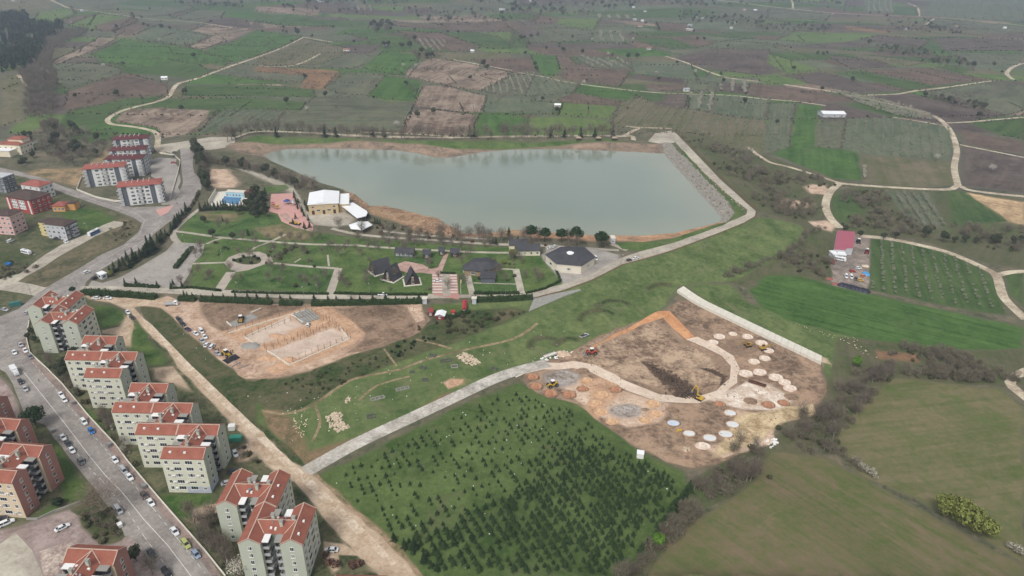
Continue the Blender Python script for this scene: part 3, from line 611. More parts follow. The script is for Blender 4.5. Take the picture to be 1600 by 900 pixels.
# tracks over the plain
for p_, w_ in [
 ([(474,58),(440,75),(400,90),(350,107),(310,122),(280,130),(270,140),(262,152),(240,160),(200,170),(180,178),(168,187),(175,194),(200,197),(225,201),(243,207),(247,218),(246,232),(256,240)], 5),
 ([(80,0),(95,7),(110,13),(150,18),(185,23),(230,29),(300,34),(365,43)], 5), ([(474,58),(520,66)], 4), ([(500,84),(460,102),(404,103)], 4), ([(708,93),(745,100),(800,110)], 4),
 ([(368,215),(390,207),(422,205),(492,208),(561,212),(700,215),(800,213),(950,212),(985,212),(990,219)], 5), ([(560,206),(640,209),(700,213)], 3), ([(978,197),(1000,199),(1050,201)], 4), ([(975,212),(990,204),(1002,199)], 4),
 ([(810,113),(850,120),(870,125),(905,131),(960,138),(1030,145),(1120,148),(1180,153),(1240,158),(1290,165)], 4), ([(1040,88),(1070,97),(1110,113),(1140,122),(1185,127)], 5),
 ([(1200,10),(1240,14),(1300,20),(1380,24),(1440,26),(1480,28),(1600,40)], 7), ([(1120,0),(1200,10)], 7), ([(1237,0),(1239,13)], 6), ([(1302,20),(1293,29)], 5), ([(1418,5),(1435,14),(1436,25)], 6), ([(1462,28),(1447,38)], 5),
 ([(1600,98),(1582,105),(1573,115),(1583,124)], 6), ([(1553,126),(1490,135),(1430,142),(1400,147),(1335,149)], 5), ([(1395,183),(1440,190),(1480,197)], 4),
 ([(1225,132),(1260,137),(1300,143),(1380,160),(1450,178),(1475,192),(1490,215),(1495,236),(1491,262),(1497,290)], 5.5), ([(1480,192),(1520,190),(1600,183)], 4), ([(1500,226),(1540,234),(1600,246)], 3),
 ([(1170,230),(1200,252),(1230,260),(1270,272),(1312,286)], 4), ([(1312,286),(1340,289),(1400,293),(1480,296),(1497,290),(1520,298),(1600,307)], 5), ([(1312,286),(1297,300),(1290,320),(1297,340),(1313,356)], 6),
 ([(1340,368),(1380,372),(1420,379),(1480,394),(1530,415),(1556,430),(1563,450),(1571,468),(1604,500)], 5.5), ([(1558,430),(1580,425),(1604,424)], 4.5),
 ([(410,642),(450,646),(490,632),(530,604),(560,590),(620,578),(660,564),(720,548),(800,530),(840,505)], 1.6), ([(560,626),(590,602),(640,588)], 1.2), ([(492,632),(500,660),(488,690)], 1.2), ([(600,545),(620,572)], 1.0), ([(650,530),(690,540),(705,545)], 1.4), ([(28,117),(50,142)], 4)]:
    road('dirt_track', M_TRACK if w_ > 1.9 else M_FOOT, p_, w_)
for p_ in ([(828,545),(832,533),(850,527),(872,532)], [(905,502),(915,489),(945,485),(960,492)], [(930,480),(950,470),(975,472),(985,478)], [(866,540),(885,529),(905,531)], [(1010,452),(1030,444),(1050,446)]): road('rough_ground', M_SLOPED, p_, 3.5)
REG.append(('lake_bed', M_MUD, LAKE_W, 'w'))

def build_ground():
    polys = []; PTS = []; EDG = []; FREE = []
    HARD = {'clay_track', 'site_road', 'lake_bed', 'parking_stripe', 'parking_lane', 'paved_court', 'avenue', 'pavement', 'car_park', 'service_road', 'pool_terrace', 'park_circle', 'playground_floor', 'park_path', 'side_lane', 'gravel_road', 'dirt_track', 'estate_yard'}
    r2 = np.random.default_rng(3)
    soft = {'lake_bed': 0.25, 'parking_stripe': 0, 'parking_lane': 0, 'paved_court': 0, 'avenue': .05, 'pavement': .05, 'car_park': .1, 'service_road': .1, 'gravel_road': .12, 'park_path': .05, 'dirt_track': .12, 'pool_terrace': 0, 'park_circle': .05, 'event_lot': .1}
    for ent in REG:
        name, mat, pts = ent[:3]
        q = np.asarray(pts, float) if len(ent) > 3 else ground_xy(pts)
        jit = soft.get(name, .8); out = []
        for a, b in zip(q, np.roll(q, -1, 0)):
            L = np.hypot(*(b - a)); dist = np.hypot(*((a + b) / 2)); step = max(4.0, dist * .02); n = max(1, int(L / step))
            nrm = np.array([-(b - a)[1], (b - a)[0]]) / (L + 1e-9); amp = jit * min(1.6, max(.35, dist * .0022)) if n > 1 else 0
            for i in range(n):
                t = i / n; out.append(a + (b - a) * t + (nrm * r2.normal() * amp if i else 0))
        out = np.array(out); polys.append((name, mat, out))
        tn = np.roll(out, -1, 0) - np.roll(out, 1, 0); tn = np.c_[-tn[:, 1], tn[:, 0]] / (np.hypot(tn[:, 0], tn[:, 1])[:, None] + 1e-9)
        if name not in ('parking_stripe', 'parking_lane'):
            ww = np.clip(np.hypot(out[:, 0], out[:, 1]) * .0055, 1.3, 9)[:, None]
            for sgn in (-1, 1): FREE += [tuple(v) for v in (out + sgn * tn * ww * r2.uniform(.7, 1.3, (len(out), 1)))[::1 if name not in HARD else 2]]
        s = len(PTS); PTS += [tuple(v) for v in out]; EDG += [(s + i, s + (i + 1) % len(out)) for i in range(len(out))]
    # free points: polar fan from under the camera, denser near
    r = 60.0
    while r < 9000:
        st = max(4.5, r * (.019 if r < 1000 else .035)); n = int(2.1 * r / st)
        for i in range(n + 1):
            a = -1.05 + 2.1 * (i + r2.uniform(-.3, .3)) / n
            PTS.append((r * math.sin(a) + r2.uniform(-.2, .2) * st, r * math.cos(a) + r2.uniform(-.2, .2) * st - 60))
        r += st
    for a in np.linspace(0, 2 * math.pi, 40, endpoint=False): PTS.append((9500 * math.cos(a), 9500 * math.sin(a)))
    for a in np.linspace(math.pi, 2 * math.pi, 40):
        for rr in (150, 400, 1500): PTS.append((rr * math.cos(a), rr * math.sin(a) - 20))
    PTS += FREE
    V, E, Fc, _, _, _ = delaunay_2d_cdt([Vector(p) for p in PTS], EDG, [], 0, 1e-4, False)
    V = np.array([(v.x, v.y) for v in V]); Fc = np.array([f[:] for f in Fc], int)
    cen = V[Fc].mean(1); lab = np.full(len(Fc), -1)
    for i, (name, mat, q) in enumerate(polys):
        mn, mxx = q.min(0), q.max(0)
        c = np.where((cen[:, 0] >= mn[0]) & (cen[:, 0] <= mxx[0]) & (cen[:, 1] >= mn[1]) & (cen[:, 1] <= mxx[1]))[0]
        if len(c): c = c[inside(cen[c], q)]; lab[c] = i
    Z = height(V); V3 = np.c_[V, Z]
    # boundary vertices between soft covers carry the mean of the covers that meet there, so that grass and soil run into each other
    soft_l = np.array([True] + [p[0] not in HARD for p in polys]); mean_c = np.array([M_GROUND['mean']] + [p[1].get('mean', (.3, .3, .3)) for p in polys])
    nv = len(V); acc = np.zeros((nv, 3)); cnt = np.zeros(nv); lo = np.full(nv, 10 ** 6); hi = np.full(nv, -1)
    for k in range(3):
        vi = Fc[:, k]; np.minimum.at(lo, vi, lab + 1); np.maximum.at(hi, vi, lab + 1)
        sm_ = soft_l[lab + 1]; np.add.at(acc, vi[sm_], mean_c[lab[sm_] + 1]); np.add.at(cnt, vi[sm_], 1)
    edge = ((lo != hi) & (cnt > 0)).astype(np.float32); bcol = acc / np.maximum(cnt, 1)[:, None]
    for i in range(-1, len(polys)):
        f = Fc[lab == i]
        if not len(f): continue
        u, inv = np.unique(f, return_inverse=True); name, mat = ('ground', M_GROUND) if i < 0 else polys[i][:2]
        me = npmesh(name, V3[u], inv.reshape(-1, 3), [mat], None, True); obj(name, me, kind='structure')
        if soft_l[i + 1] and len(me.vertices) == len(u):
            ea = me.attributes.new('verge', 'FLOAT', 'POINT'); ea.data.foreach_set('value', edge[u])
            ca = me.attributes.new('verge_cover', 'FLOAT_COLOR', 'POINT'); ca.data.foreach_set('color', np.c_[bcol[u], np.ones(len(u))].astype(np.float32).ravel())
    return polys
GROUND = build_ground()
# the water itself
mw, nw, bw = _base('lake_water', 0.07, 0.9); bw.inputs['Base Color'].default_value = lin((112, 128, 120))
tcw = nw.nodes.new('ShaderNodeTexCoord'); nz = nw.nodes.new('ShaderNodeTexNoise'); nz.inputs['Scale'].default_value = 0.5; nz.inputs['Detail'].default_value = 4
nw.links.new(tcw.outputs['Object'], nz.inputs['Vector']); bpw = nw.nodes.new('ShaderNodeBump'); bpw.inputs['Strength'].default_value = .05; bpw.inputs['Distance'].default_value = .1
nw.links.new(nz.outputs['Fac'], bpw.inputs['Height']); nw.links.new(bpw.outputs[0], bw.inputs['Normal'])
def build_lake():
    q = LAKE_W; c = q.mean(0); d = q - c; q2 = c + d * (1 + 1.5 / np.hypot(d[:, 0], d[:, 1]))[:, None]; mn, mx = q2.min(0), q2.max(0)
    gx, gy = np.meshgrid(np.arange(mn[0], mx[0], 9.0), np.arange(mn[1], mx[1], 9.0)); g = np.c_[gx.ravel(), gy.ravel()]; g = g[inside(g, q)]; g = g[seg_dist(g, q, True)[0] > 3]
    V, E, Fc, _, _, _ = delaunay_2d_cdt([Vector(p) for p in np.r_[q2, g]], [(i, (i + 1) % len(q2)) for i in range(len(q2))], [], 1, 1e-4, False); V = np.array([(v.x, v.y) for v in V])
    me = bpy.data.meshes.new('lake'); me.from_pydata([(x, y, LAKE_Z) for x, y in V], [], [list(f) for f in Fc]); me.materials.append(mw)
    a = me.attributes.new('depth', 'FLOAT', 'POINT'); a.data.foreach_set('value', np.clip(seg_dist(V, q, True)[0] / 45, 0, 1).astype(np.float32)); obj('lake', me, kind='structure')
at_ = nw.nodes.new('ShaderNodeAttribute'); at_.attribute_name = 'depth'; mxw = nw.nodes.new('ShaderNodeMix'); mxw.data_type = 'RGBA'; mxw.inputs[6].default_value = lin((142, 148, 132)); mxw.inputs[7].default_value = lin((124, 138, 127))
n2_ = nw.nodes.new('ShaderNodeTexNoise'); n2_.inputs['Scale'].default_value = .012; n2_.inputs['Detail'].default_value = 5; n2_.inputs['Distortion'].default_value = 1.0; nw.links.new(tcw.outputs['Object'], n2_.inputs['Vector'])
ad_ = nw.nodes.new('ShaderNodeMath'); ad_.operation = 'MULTIPLY_ADD'; ad_.inputs[1].default_value = .9; nw.links.new(n2_.outputs['Fac'], ad_.inputs[0]); nw.links.new(at_.outputs['Fac'], ad_.inputs[2])
rg_ = nw.nodes.new('ShaderNodeMapRange'); rg_.inputs['From Min'].default_value = .35; rg_.inputs['From Max'].default_value = 1.35; nw.links.new(ad_.outputs[0], rg_.inputs['Value']); nw.links.new(rg_.outputs[0], mxw.inputs[0]); nw.links.new(mxw.outputs[2], bw.inputs['Base Color'])
rr_ = nw.nodes.new('ShaderNodeMapRange'); rr_.inputs['From Min'].default_value = .35; rr_.inputs['From Max'].default_value = .65; rr_.inputs['To Min'].default_value = .03; rr_.inputs['To Max'].default_value = .14; nw.links.new(n2_.outputs['Fac'], rr_.inputs['Value']); nw.links.new(rr_.outputs[0], bw.inputs['Roughness'])
build_lake()
print('ground', round(time.time() - T0, 1), len(REG))

# ------------------------------------------------------------------ vegetation: prototypes as (V, T, M, materials)
L_DARK = leaf('leaf_dark_conifer', (34, 48, 32), (50, 66, 40)); L_FIR = leaf('leaf_young_fir', (36, 54, 32), (58, 76, 44)); L_PINE = leaf('leaf_pine', (36, 54, 34), (54, 74, 42))
L_BARE = leaf('twig_grey', (104, 96, 86), (130, 120, 108)); L_BARE2 = leaf('twig_brown', (108, 102, 86), (132, 124, 108)); L_BUSH = leaf('bush_olive', (70, 72, 50), (92, 90, 66)); L_HEDGE = leaf('hedge_green', (44, 60, 34), (60, 78, 42))
L_WHITE = leaf('blossom_white', (206, 200, 192), (170, 164, 150)); L_LIME = leaf('leaf_lime', (106, 112, 58), (134, 140, 76)); L_GREEN = leaf('leaf_fresh_green', (82, 116, 46), (104, 138, 56)); L_ORCH = leaf('orchard_twig', (126, 128, 110), (152, 152, 134)); L_REDD = leaf('bush_reddish', (92, 70, 62), (112, 86, 74))
M_BARK = plain('bark', (92, 80, 68), var=.15, scale=3); M_BARKG = plain('bark_grey', (132, 122, 110), var=.15, scale=3)
def leaves(r, n, cen, radii, size, thin=1.0, shell=.55, up=0.0):
    """n small triangles spread through an ellipsoid, mostly near its skin"""
    d = r.normal(size=(n, 3)); d /= np.linalg.norm(d, axis=1)[:, None]
    rr = shell + (1 - shell) * r.random(n) ** .6
    c = np.asarray(cen) + d * rr[:, None] * np.asarray(radii)
    t1 = r.normal(size=(n, 3)); t1 -= (t1 * d).sum(1)[:, None] * d * .7; t1 /= np.linalg.norm(t1, axis=1)[:, None]
    t2 = np.cross(t1, d + r.normal(size=(n, 3)) * .5); t2 /= np.linalg.norm(t2, axis=1)[:, None] + 1e-9
    s = size * r.uniform(.6, 1.35, n)[:, None]
    V = np.stack([c - t1 * s * .5 - t2 * s * .35 * thin, c + t1 * s * .5 - t2 * s * .3 * thin, c + t2 * s * .65 * thin + t1 * s * .1 * r.normal(size=(n, 1))], 1).reshape(-1, 3)
    return V, np.arange(3 * n).reshape(-1, 3)
def twigs(r, n, cen, radii, length, wd, base=(0, 0, 0)):
    """thin blades running outwards from a low fork: bare branches"""
    d = r.normal(size=(n, 3)); d /= np.linalg.norm(d, axis=1)[:, None]; c = np.asarray(cen) + d * (r.random(n) ** .45)[:, None] * np.asarray(radii)
    o = c - np.asarray(base); o /= np.linalg.norm(o, axis=1)[:, None] + 1e-9
    o = o + r.normal(size=(n, 3)) * .35; o /= np.linalg.norm(o, axis=1)[:, None]
    sd_ = np.cross(o, r.normal(size=(n, 3))); sd_ /= np.linalg.norm(sd_, axis=1)[:, None] + 1e-9; L = length * r.uniform(.6, 1.3, n)[:, None]
    V = np.stack([c - o * L * .5 - sd_ * wd / 2, c - o * L * .5 + sd_ * wd / 2, c + o * L * .5], 1).reshape(-1, 3)
    return V, np.arange(3 * n).reshape(-1, 3)
def limb(p0, p1, r0, r1, n=5):
    p0 = np.array(p0, float); p1 = np.array(p1, float); d = p1 - p0; d /= np.linalg.norm(d); a = np.cross(d, [.3, .9, .1]); a /= np.linalg.norm(a); b = np.cross(d, a)
    t = np.arange(n) * 2 * math.pi / n; ring = np.cos(t)[:, None] * a + np.sin(t)[:, None] * b
    V = np.r_[p0 + ring * r0, p1 + ring * r1]; T = []
    for i in range(n): j = (i + 1) % n; T += [(i, j, n + j), (i, n + j, n + i)]
    return V, np.array(T)
def join(parts):
    Vs = []; Ts = []; b = 0
    for V, T in parts: Vs.append(V); Ts.append(T + b); b += len(V)
    return np.concatenate(Vs), np.concatenate(Ts)
def bare_limbs(r, h, spread, levels=3, r0=.22, wmin=.035):
    out = []
    def grow(p, d, L, rad_, lev):
        q = p + d * L; out.append(limb(p, q, rad_, rad_ * .62, 5 if lev == 0 else 3))
        if lev >= levels: return
        for k in range(r.integers(3, 5)):
            nd = d + r.normal(size=3) * (.42 if lev else .5) * spread; nd[2] = abs(nd[2]) * .8 + .15; nd /= np.linalg.norm(nd)
            grow(p + d * L * r.uniform(.65, 1.0), nd, L * r.uniform(.55, .8), max(wmin, rad_ * .55), lev + 1)
    grow(np.zeros(3), np.array([r.normal() * .04, r.normal() * .04, 1.0]), h * .32, r0, 0)
    return join(out)
PROTO = {}      # name -> list of variants; variant = (trunk (V,T), trunk mat, crown (V,T), crown mat)
rp = np.random.default_rng(11)
def fir(r, h, rb, n=120, lsz=.55):
    t = r.random(n) ** .75; z = h * (.06 + .94 * t); rad_ = rb * (1 - t) * (.8 + .3 * np.sin(t * 26)) * r.uniform(.6, 1.1, n); a = r.random(n) * 6.283
    c = np.c_[rad_ * np.cos(a), rad_ * np.sin(a), z]; o = np.c_[np.cos(a), np.sin(a), np.full(n, -.35)]; s = np.c_[-np.sin(a), np.cos(a), np.zeros(n)]
    L = lsz * (1.15 - .75 * t)[:, None] * r.uniform(.7, 1.3, (n, 1))
    V = np.stack([c - o * L * .5 - s * L * .42, c - o * L * .5 + s * L * .42, c + o * L * .75], 1).reshape(-1, 3); return V, np.arange(3 * n).reshape(-1, 3)
PROTO['young_fir'] = [(limb((0, 0, 0), (0, 0, 2.4), .09, .02, 4), M_BARK, fir(rp, 3.3, 1.05, 110, .75), L_FIR) for _ in range(4)]
PROTO['conifer'] = [(limb((0, 0, 0), (0, 0, 6), .2, .05, 5), M_BARK, fir(rp, 8.5, 2.3, 260, 1.2), L_DARK) for _ in range(3)]
PROTO['cypress'] = [(limb((0, 0, 0), (0, 0, 3), .15, .05, 4), M_BARK, leaves(rp, 220, (0, 0, 3.2), (1.0, 1.0, 3.0), .7, shell=.5), L_DARK) for _ in range(2)]
def pine_crown(r, n=9, R=3.4, zc=6.4, fl=.75):
    return join([leaves(r, 75, (R * .62 * math.cos(a), R * .62 * math.sin(a), zc + r.uniform(-.7, .7)), (R * .5, R * .5, R * .46 * fl), .75, shell=.6) for a in np.linspace(0, 6.28, n, endpoint=False)] + [leaves(r, 140, (0, 0, zc + R * .3 * fl), (R * .72, R * .72, R * .6 * fl), .8, shell=.6)])
PROTO['round_pine'] = [(join([limb((0, 0, 0), (0, 0, 5.6), .26, .17, 7)] + [limb((0, 0, 4.2), (1.6 * math.cos(a), 1.6 * math.sin(a), 6), .1, .04, 4) for a in (0, 1.6, 3.1, 4.7)]), M_BARK, pine_crown(rp, fl=.95), L_PINE) for _ in range(2)]
def bare_tree(r, h, w_, nt=420, base=None):
    tw = join([twigs(r, nt, (0, 0, h * .66), (w_, w_, h * .34), h * .16, .1, (0, 0, h * .25)), twigs(r, nt // 2, (0, 0, h * .6), (w_ * .8, w_ * .8, h * .3), h * .2, .09, (0, 0, h * .2))])
    return (bare_limbs(r, h, 1.0, 2, .03 * h), M_BARKG, tw, L_BARE)
PROTO['bare_tree'] = [bare_tree(rp, 8.5, 3.0, 300) for _ in range(4)]
PROTO['bare_tree_big'] = [(bare_limbs(rp, 14, 1.25, 4, .42, .05), M_BARKG, join([twigs(rp, 1900, (0, 0, 9.2), (8.2, 8.2, 4.8), 1.7, .09, (0, 0, 4))]), leaf('twig_warm', (112, 98, 86), (136, 120, 106)))]
PROTO['bare_shrub'] = [(bare_limbs(rp, 2.6, 1.5, 1, .09), M_BARKG, join([twigs(rp, 170, (0, 0, 1.5), (2.0, 2.0, 1.5), 1.1, .1, (0, 0, -.5)), leaves(rp, 60, (0, 0, 1.1), (1.8, 1.8, 1.1), .55, .5)]), L_BARE2) for _ in range(4)]
PROTO['thicket_tree'] = [(bare_limbs(rp, 5.2, 1.3, 2, .14), M_BARKG, join([twigs(rp, 420, (0, 0, 3.3), (2.7, 2.7, 2.5), 1.4, .11, (0, 0, .3)), leaves(rp, 90, (0, 0, 2.2), (2.2, 2.2, 1.6), .6, .5)]), L_BARE2) for _ in range(4)]
PROTO['green_bush'] = [(limb((0, 0, 0), (0, 0, .8), .08, .04, 4), M_BARK, join([leaves(rp, 60, (rp.uniform(-.6, .6), rp.uniform(-.6, .6), rp.uniform(.7, 1.3)), (1.0, 1.0, .9), .5, shell=.6) for _ in range(3)]), L_BUSH) for _ in range(3)]
PROTO['dark_bush'] = [(v[0], v[1], v[2], L_DARK) for v in PROTO['green_bush']]
PROTO['red_bush'] = [(v[0], v[1], v[2], L_REDD) for v in PROTO['green_bush']]
def broad(r, h, w_, mat, n=9, k=90, sz=.7): return (join([limb((0, 0, 0), (0, 0, h * .45), .03 * h, .02 * h, 6)] + [limb((0, 0, h * .35), (w_ * .5 * math.cos(a), w_ * .5 * math.sin(a), h * .62), .012 * h, .006 * h, 4) for a in (.4, 2.0, 3.4, 5.1)]), M_BARK,
    join([leaves(r, k, (w_ * .6 * math.cos(a) * r.uniform(.5, 1.1), w_ * .6 * math.sin(a) * r.uniform(.5, 1.1), h * r.uniform(.48, .78)), (w_ * .48, w_ * .48, h * .22), sz, shell=.45) for a in np.linspace(0, 6.28, n, endpoint=False)] + [leaves(r, k, (0, 0, h * .78), (w_ * .55, w_ * .55, h * .2), sz, shell=.45)]), mat)
PROTO['broadleaf_tree'] = [broad(rp, 7.5, 3.0, leaf('leaf_dull_green', (58, 66, 48), (78, 82, 60))) for _ in range(3)]
PROTO['lime_tree'] = [broad(rp, 7.5, 4.2, L_LIME, 13, 120, .6) for _ in range(3)]
PROTO['fresh_green_tree'] = [broad(rp, 8.0, 3.3, L_GREEN, 11, 110, .6) for _ in range(2)]
PROTO['blossom_tree'] = [(bare_limbs(rp, 6.0, 1.1, 3, .16), M_BARK, join([leaves(rp, 420, (0, 0, 4.2), (2.9, 2.9, 2.1), .34, .8, shell=.2), twigs(rp, 150, (0, 0, 4), (2.7, 2.7, 2.2), 1.0, .06, (0, 0, 1.5))]), L_WHITE) for _ in range(2)]
PROTO['orchard_tree'] = [(limb((0, 0, 0), (0, 0, 1.2), .07, .04, 4), M_BARK, join([twigs(rp, 46, (0, 0, 1.9), (1.3, 1.3, 1.1), 1.0, .16, (0, 0, .6)), leaves(rp, 34, (0, 0, 1.8), (1.2, 1.2, .95), .55, .7)]), L_ORCH) for _ in range(3)]
PROTO['blossom_orchard_tree'] = [(v[0], v[1], join([v[2], leaves(rp, 22, (0, 0, 2.0), (1.3, 1.3, 1.0), .55, .8)]), leaf('blossom_orchard', (176, 172, 158), (150, 146, 130))) for v in PROTO['orchard_tree']]
TREE = {'young_fir': 'young_spruce', 'conifer': 'conifer', 'cypress': 'cypress', 'round_pine': 'pine_tree', 'bare_tree': 'bare_tree', 'bare_tree_big': 'bare_tree', 'bare_shrub': 'bare_shrub', 'thicket_tree': 'thicket_tree', 'green_bush': 'bush', 'dark_bush': 'evergreen_bush', 'red_bush': 'bush',
        'broadleaf_tree': 'tree', 'lime_tree': 'tree', 'fresh_green_tree': 'tree', 'blossom_tree': 'blossom_tree', 'orchard_tree': 'orchard_tree', 'blossom_orchard_tree': 'orchard_tree'}
PMESH = {}
def pmesh(kind, v):
    k = (kind, v)
    if k not in PMESH:
        t, tm, c, cm = PROTO[kind][v]; PMESH[k] = (npmesh('trunk', t[0], t[1], [tm]), npmesh('crown', c[0], c[1], [cm]))
    return PMESH[k]
CATS = {'bare_shrub': 'shrub', 'green_bush': 'bush', 'dark_bush': 'bush', 'red_bush': 'bush'}
VEG = []            # every plant: kind, x, y, scale, label, group
def plant(kind, x, y, sc, label, group=None): VEG.append((kind, x, y, sc, label, group))
def plant_px(kind, px, py, sc, label, group=None):
    q = ground_xy([(px, py)])[0]; plant(kind, q[0], q[1], sc, label, group)
def row_px(kind, pts, gap, sc, label, group, jit=.25, var=.25, side=0.0):
    q = ground_xy(pts)
    for a, b in zip(q[:-1], q[1:]):
        L = np.hypot(*(b - a)); n = max(1, int(L / gap)); d = (b - a) / (L + 1e-9)
        for i in range(n):
            t = (i + rng.uniform(-jit, jit) + .5) / n; p = a + (b - a) * t + np.array([-d[1], d[0]]) * (side + rng.normal() * gap * jit * .5)
            plant(kind if isinstance(kind, str) else kind[rng.integers(len(kind))], p[0], p[1], sc * rng.uniform(1 - var, 1 + var), label, group)
def scatter_px(kind, poly, n, sc, label, group, var=.35, px=True, mind=0.0, clump=0.0):
    q = ground_xy(poly) if px else np.asarray(poly); mn, mx = q.min(0), q.max(0); got = []
    tries = 0
    while len(got) < n and tries < n * 40:
        tries += 1; p = rng.uniform(mn, mx)
        if not inside(p[None], q)[0]: continue
        if clump and math.sin(p[0] / clump * 2.1) + math.sin(p[1] / clump * 1.7 + 1) + rng.normal() * .7 < 0: continue
        if mind and any((p[0] - g_[0]) ** 2 + (p[1] - g_[1]) ** 2 < mind * mind for g_ in got[-200:]): continue
        got.append(p); plant(kind if isinstance(kind, str) else kind[rng.integers(len(kind))], p[0], p[1], sc * rng.uniform(1 - var, 1 + var), label, group)
def orchard_px(kind, poly, d0, row, gap, sc, label, group, miss=.08):
    """trees in rows; d0 = two pixels that give the row direction"""
    q = ground_xy(poly); a, b = ground_xy(d0); u = (b - a) / np.hypot(*(b - a)); v = np.array([-u[1], u[0]])
    s = (q - q.mean(0)); su = s @ u; sv = s @ v; P_ = []
    for i in np.arange(sv.min(), sv.max(), row):
        for j in np.arange(su.min(), su.max(), gap):
            if rng.random() < miss: continue
            P_.append(q.mean(0) + u * (j + rng.normal() * gap * .08) + v * (i + rng.normal() * row * .05))
    P_ = np.array(P_); P_ = P_[inside(P_, q)]
    for p in P_: plant(kind, p[0], p[1], sc * rng.uniform(.75, 1.25), label, group)

# plantation of young spruces
pl_poly = [(510,742),(562,720),(642,680),(722,642),(806,608),(842,622),(902,640),(940,670),(982,702),(1036,730),(1056,745),(1066,770),(1042,805),(992,870),(955,903),(668,903),(606,840),(548,788)]
q_ = ground_xy(pl_poly); mn_, mx_ = q_.min(0), q_.max(0); cand = []
dense_a = ground_xy([(900,690),(960,706),(1056,735),(1072,775),(960,905),(660,905),(590,835),(700,815),(800,770)])
vv = np.array([math.cos(rad(28)), math.sin(rad(28))]); v2 = np.array([-vv[1], vv[0]]); c_ = q_.mean(0)
for i in np.arange(-140, 140, 3.2):
    for j in np.arange(-140, 140, 2.5): cand.append(c_ + vv * (i + rng.normal() * .16) + v2 * (j + rng.normal() * .3))
cand = np.array(cand); cand = cand[inside(cand, q_)]; den = inside(cand, dense_a)
cl = np.sin(cand[:, 0] / 13.0) + np.sin(cand[:, 1] / 10.0 + cand[:, 0] / 21.0)
sdn = seg_dist(cand, dense_a, True)[0] * np.where(den, 1, -1); mixd = smooth((sdn + 9) / 16.0); keep = rng.random(len(cand)) < mixd * .93 + (1 - mixd) * np.clip(.56 + .08 * cl, .4, .7); edge_d = seg_dist(cand, q_, True)[0]; keep &= edge_d > 2.0
for p, dn in zip(cand[keep], mixd[keep]): plant('young_fir', p[0], p[1], (.58 + .38 * dn) * rng.uniform(.65, 1.25), 'young dark green spruce in the plantation below the gravel road', 'young spruces of the plantation')
row_px('conifer', [(612,838),(650,872),(690,895)], 4.0, .55, 'taller dark spruce on the plantation edge by the dirt road', 'spruces on the plantation edge', .3)
row_px('young_fir', [(1000,872),(1040,815),(1078,762)], 3.0, 1.5, 'dark spruce in the row between plantation and thicket', 'spruces beside the thicket', .3)

# gully thickets on the right
GUL = 'bare brown-grey thicket tree in the gully below the clay site'
scatter_px(['thicket_tree', 'bare_shrub', 'thicket_tree', 'green_bush', 'bare_tree'], [(1300,612),(1330,590),(1390,564),(1404,588),(1350,640),(1306,690),(1330,722),(1290,718),(1236,700),(1206,672),(1262,650)], 135, .88, GUL, 'thicket trees of the gully')
scatter_px(['thicket_tree', 'bare_shrub', 'bare_tree', 'green_bush'], [(1158,690),(1200,712),(1204,748),(1150,770),(1100,790),(1078,770),(1120,735)], 46, .95, 'bare grey thicket tree at the lower corner of the clay site', 'thicket trees at the lower site corner')
scatter_px(['thicket_tree', 'bare_shrub'], [(1062,800),(1100,792),(1060,842),(1010,880),(985,900),(958,903),(1000,872)], 42, .95, 'bare grey thicket tree between plantation and meadow', 'thicket trees beside the plantation')
scatter_px(['thicket_tree', 'bare_shrub', 'green_bush', 'thicket_tree'], [(1312,532),(1420,544),(1500,550),(1600,548),(1600,596),(1500,598),(1400,588),(1340,575)], 190, .8, 'bare bush in the scrub strip under the bright green field', 'bushes of the scrub strip', clump=22)
row_px(['bare_shrub', 'thicket_tree'], [(1292,690),(1330,722),(1345,738)], 2.4, .85, 'low bare shrub on the boundary of the two meadows', 'shrubs of the meadow boundary')
row_px('blossom_orchard_tree', [(1332,722),(1352,738),(1370,752)], 1.6, 1.1, 'pale blossoming shrub in the meadow boundary hedge', 'blossoming hedge shrubs')
row_px('blossom_orchard_tree', [(1570,855),(1600,872)], 1.8, 1.1, 'pale blossoming shrub at the right edge of the lower meadow', 'blossoming shrubs at the right edge')
row_px('bare_shrub', [(1375,756),(1440,790)], 4.0, .4, 'small dark shrub along the meadow boundary', 'small shrubs of the meadow boundary')
for i, (a, b, s_) in enumerate([(1477,806,1.15), (1503,822,1.3), (1532,836,1.2)]): plant_px('lime_tree', a, b, s_, ['leftmost of the three touching yellow-green trees on the meadow', 'middle of the three touching yellow-green trees on the meadow', 'rightmost of the three touching yellow-green trees on the meadow'][i], 'yellow-green trees on the meadow')
plant_px('fresh_green_tree', 1027, 856, .85, 'fresh green round tree between plantation and lower meadow'); plant_px('fresh_green_tree', 1337, 574, .8, 'fresh green tree beside the end of the concrete flume')
scatter_px(['bare_shrub', 'thicket_tree', 'green_bush'], [(1062,212),(1112,220),(1200,248),(1262,268),(1308,292),(1284,326),(1246,346),(1190,328),(1130,276)], 340, 1.0, 'bare brown shrub in the scrub behind the dam', 'shrubs behind the dam', clump=22)
row_px(['bare_shrub', 'thicket_tree'], [(1130,436),(1190,412),(1240,392),(1262,364),(1292,358)], 3.2, .8, 'bare shrub in the line above the concrete flume', 'shrubs above the flume', .5)
scatter_px(['bare_shrub', 'green_bush', 'thicket_tree'], [(1200,428),(1206,408),(1250,384),(1296,372),(1300,436),(1250,430)], 60, .85, 'bare shrub beside the farmyard', 'shrubs beside the farmyard', clump=12)
scatter_px(['bare_shrub', 'thicket_tree', 'green_bush'], [(1312,300),(1382,298),(1440,356),(1500,354),(1560,360),(1600,356),(1600,395),(1540,392),(1440,374),(1345,364),(1310,350)], 260, .95, 'bare shrub in the scrub behind the farm track', 'shrubs behind the farm track', clump=18)
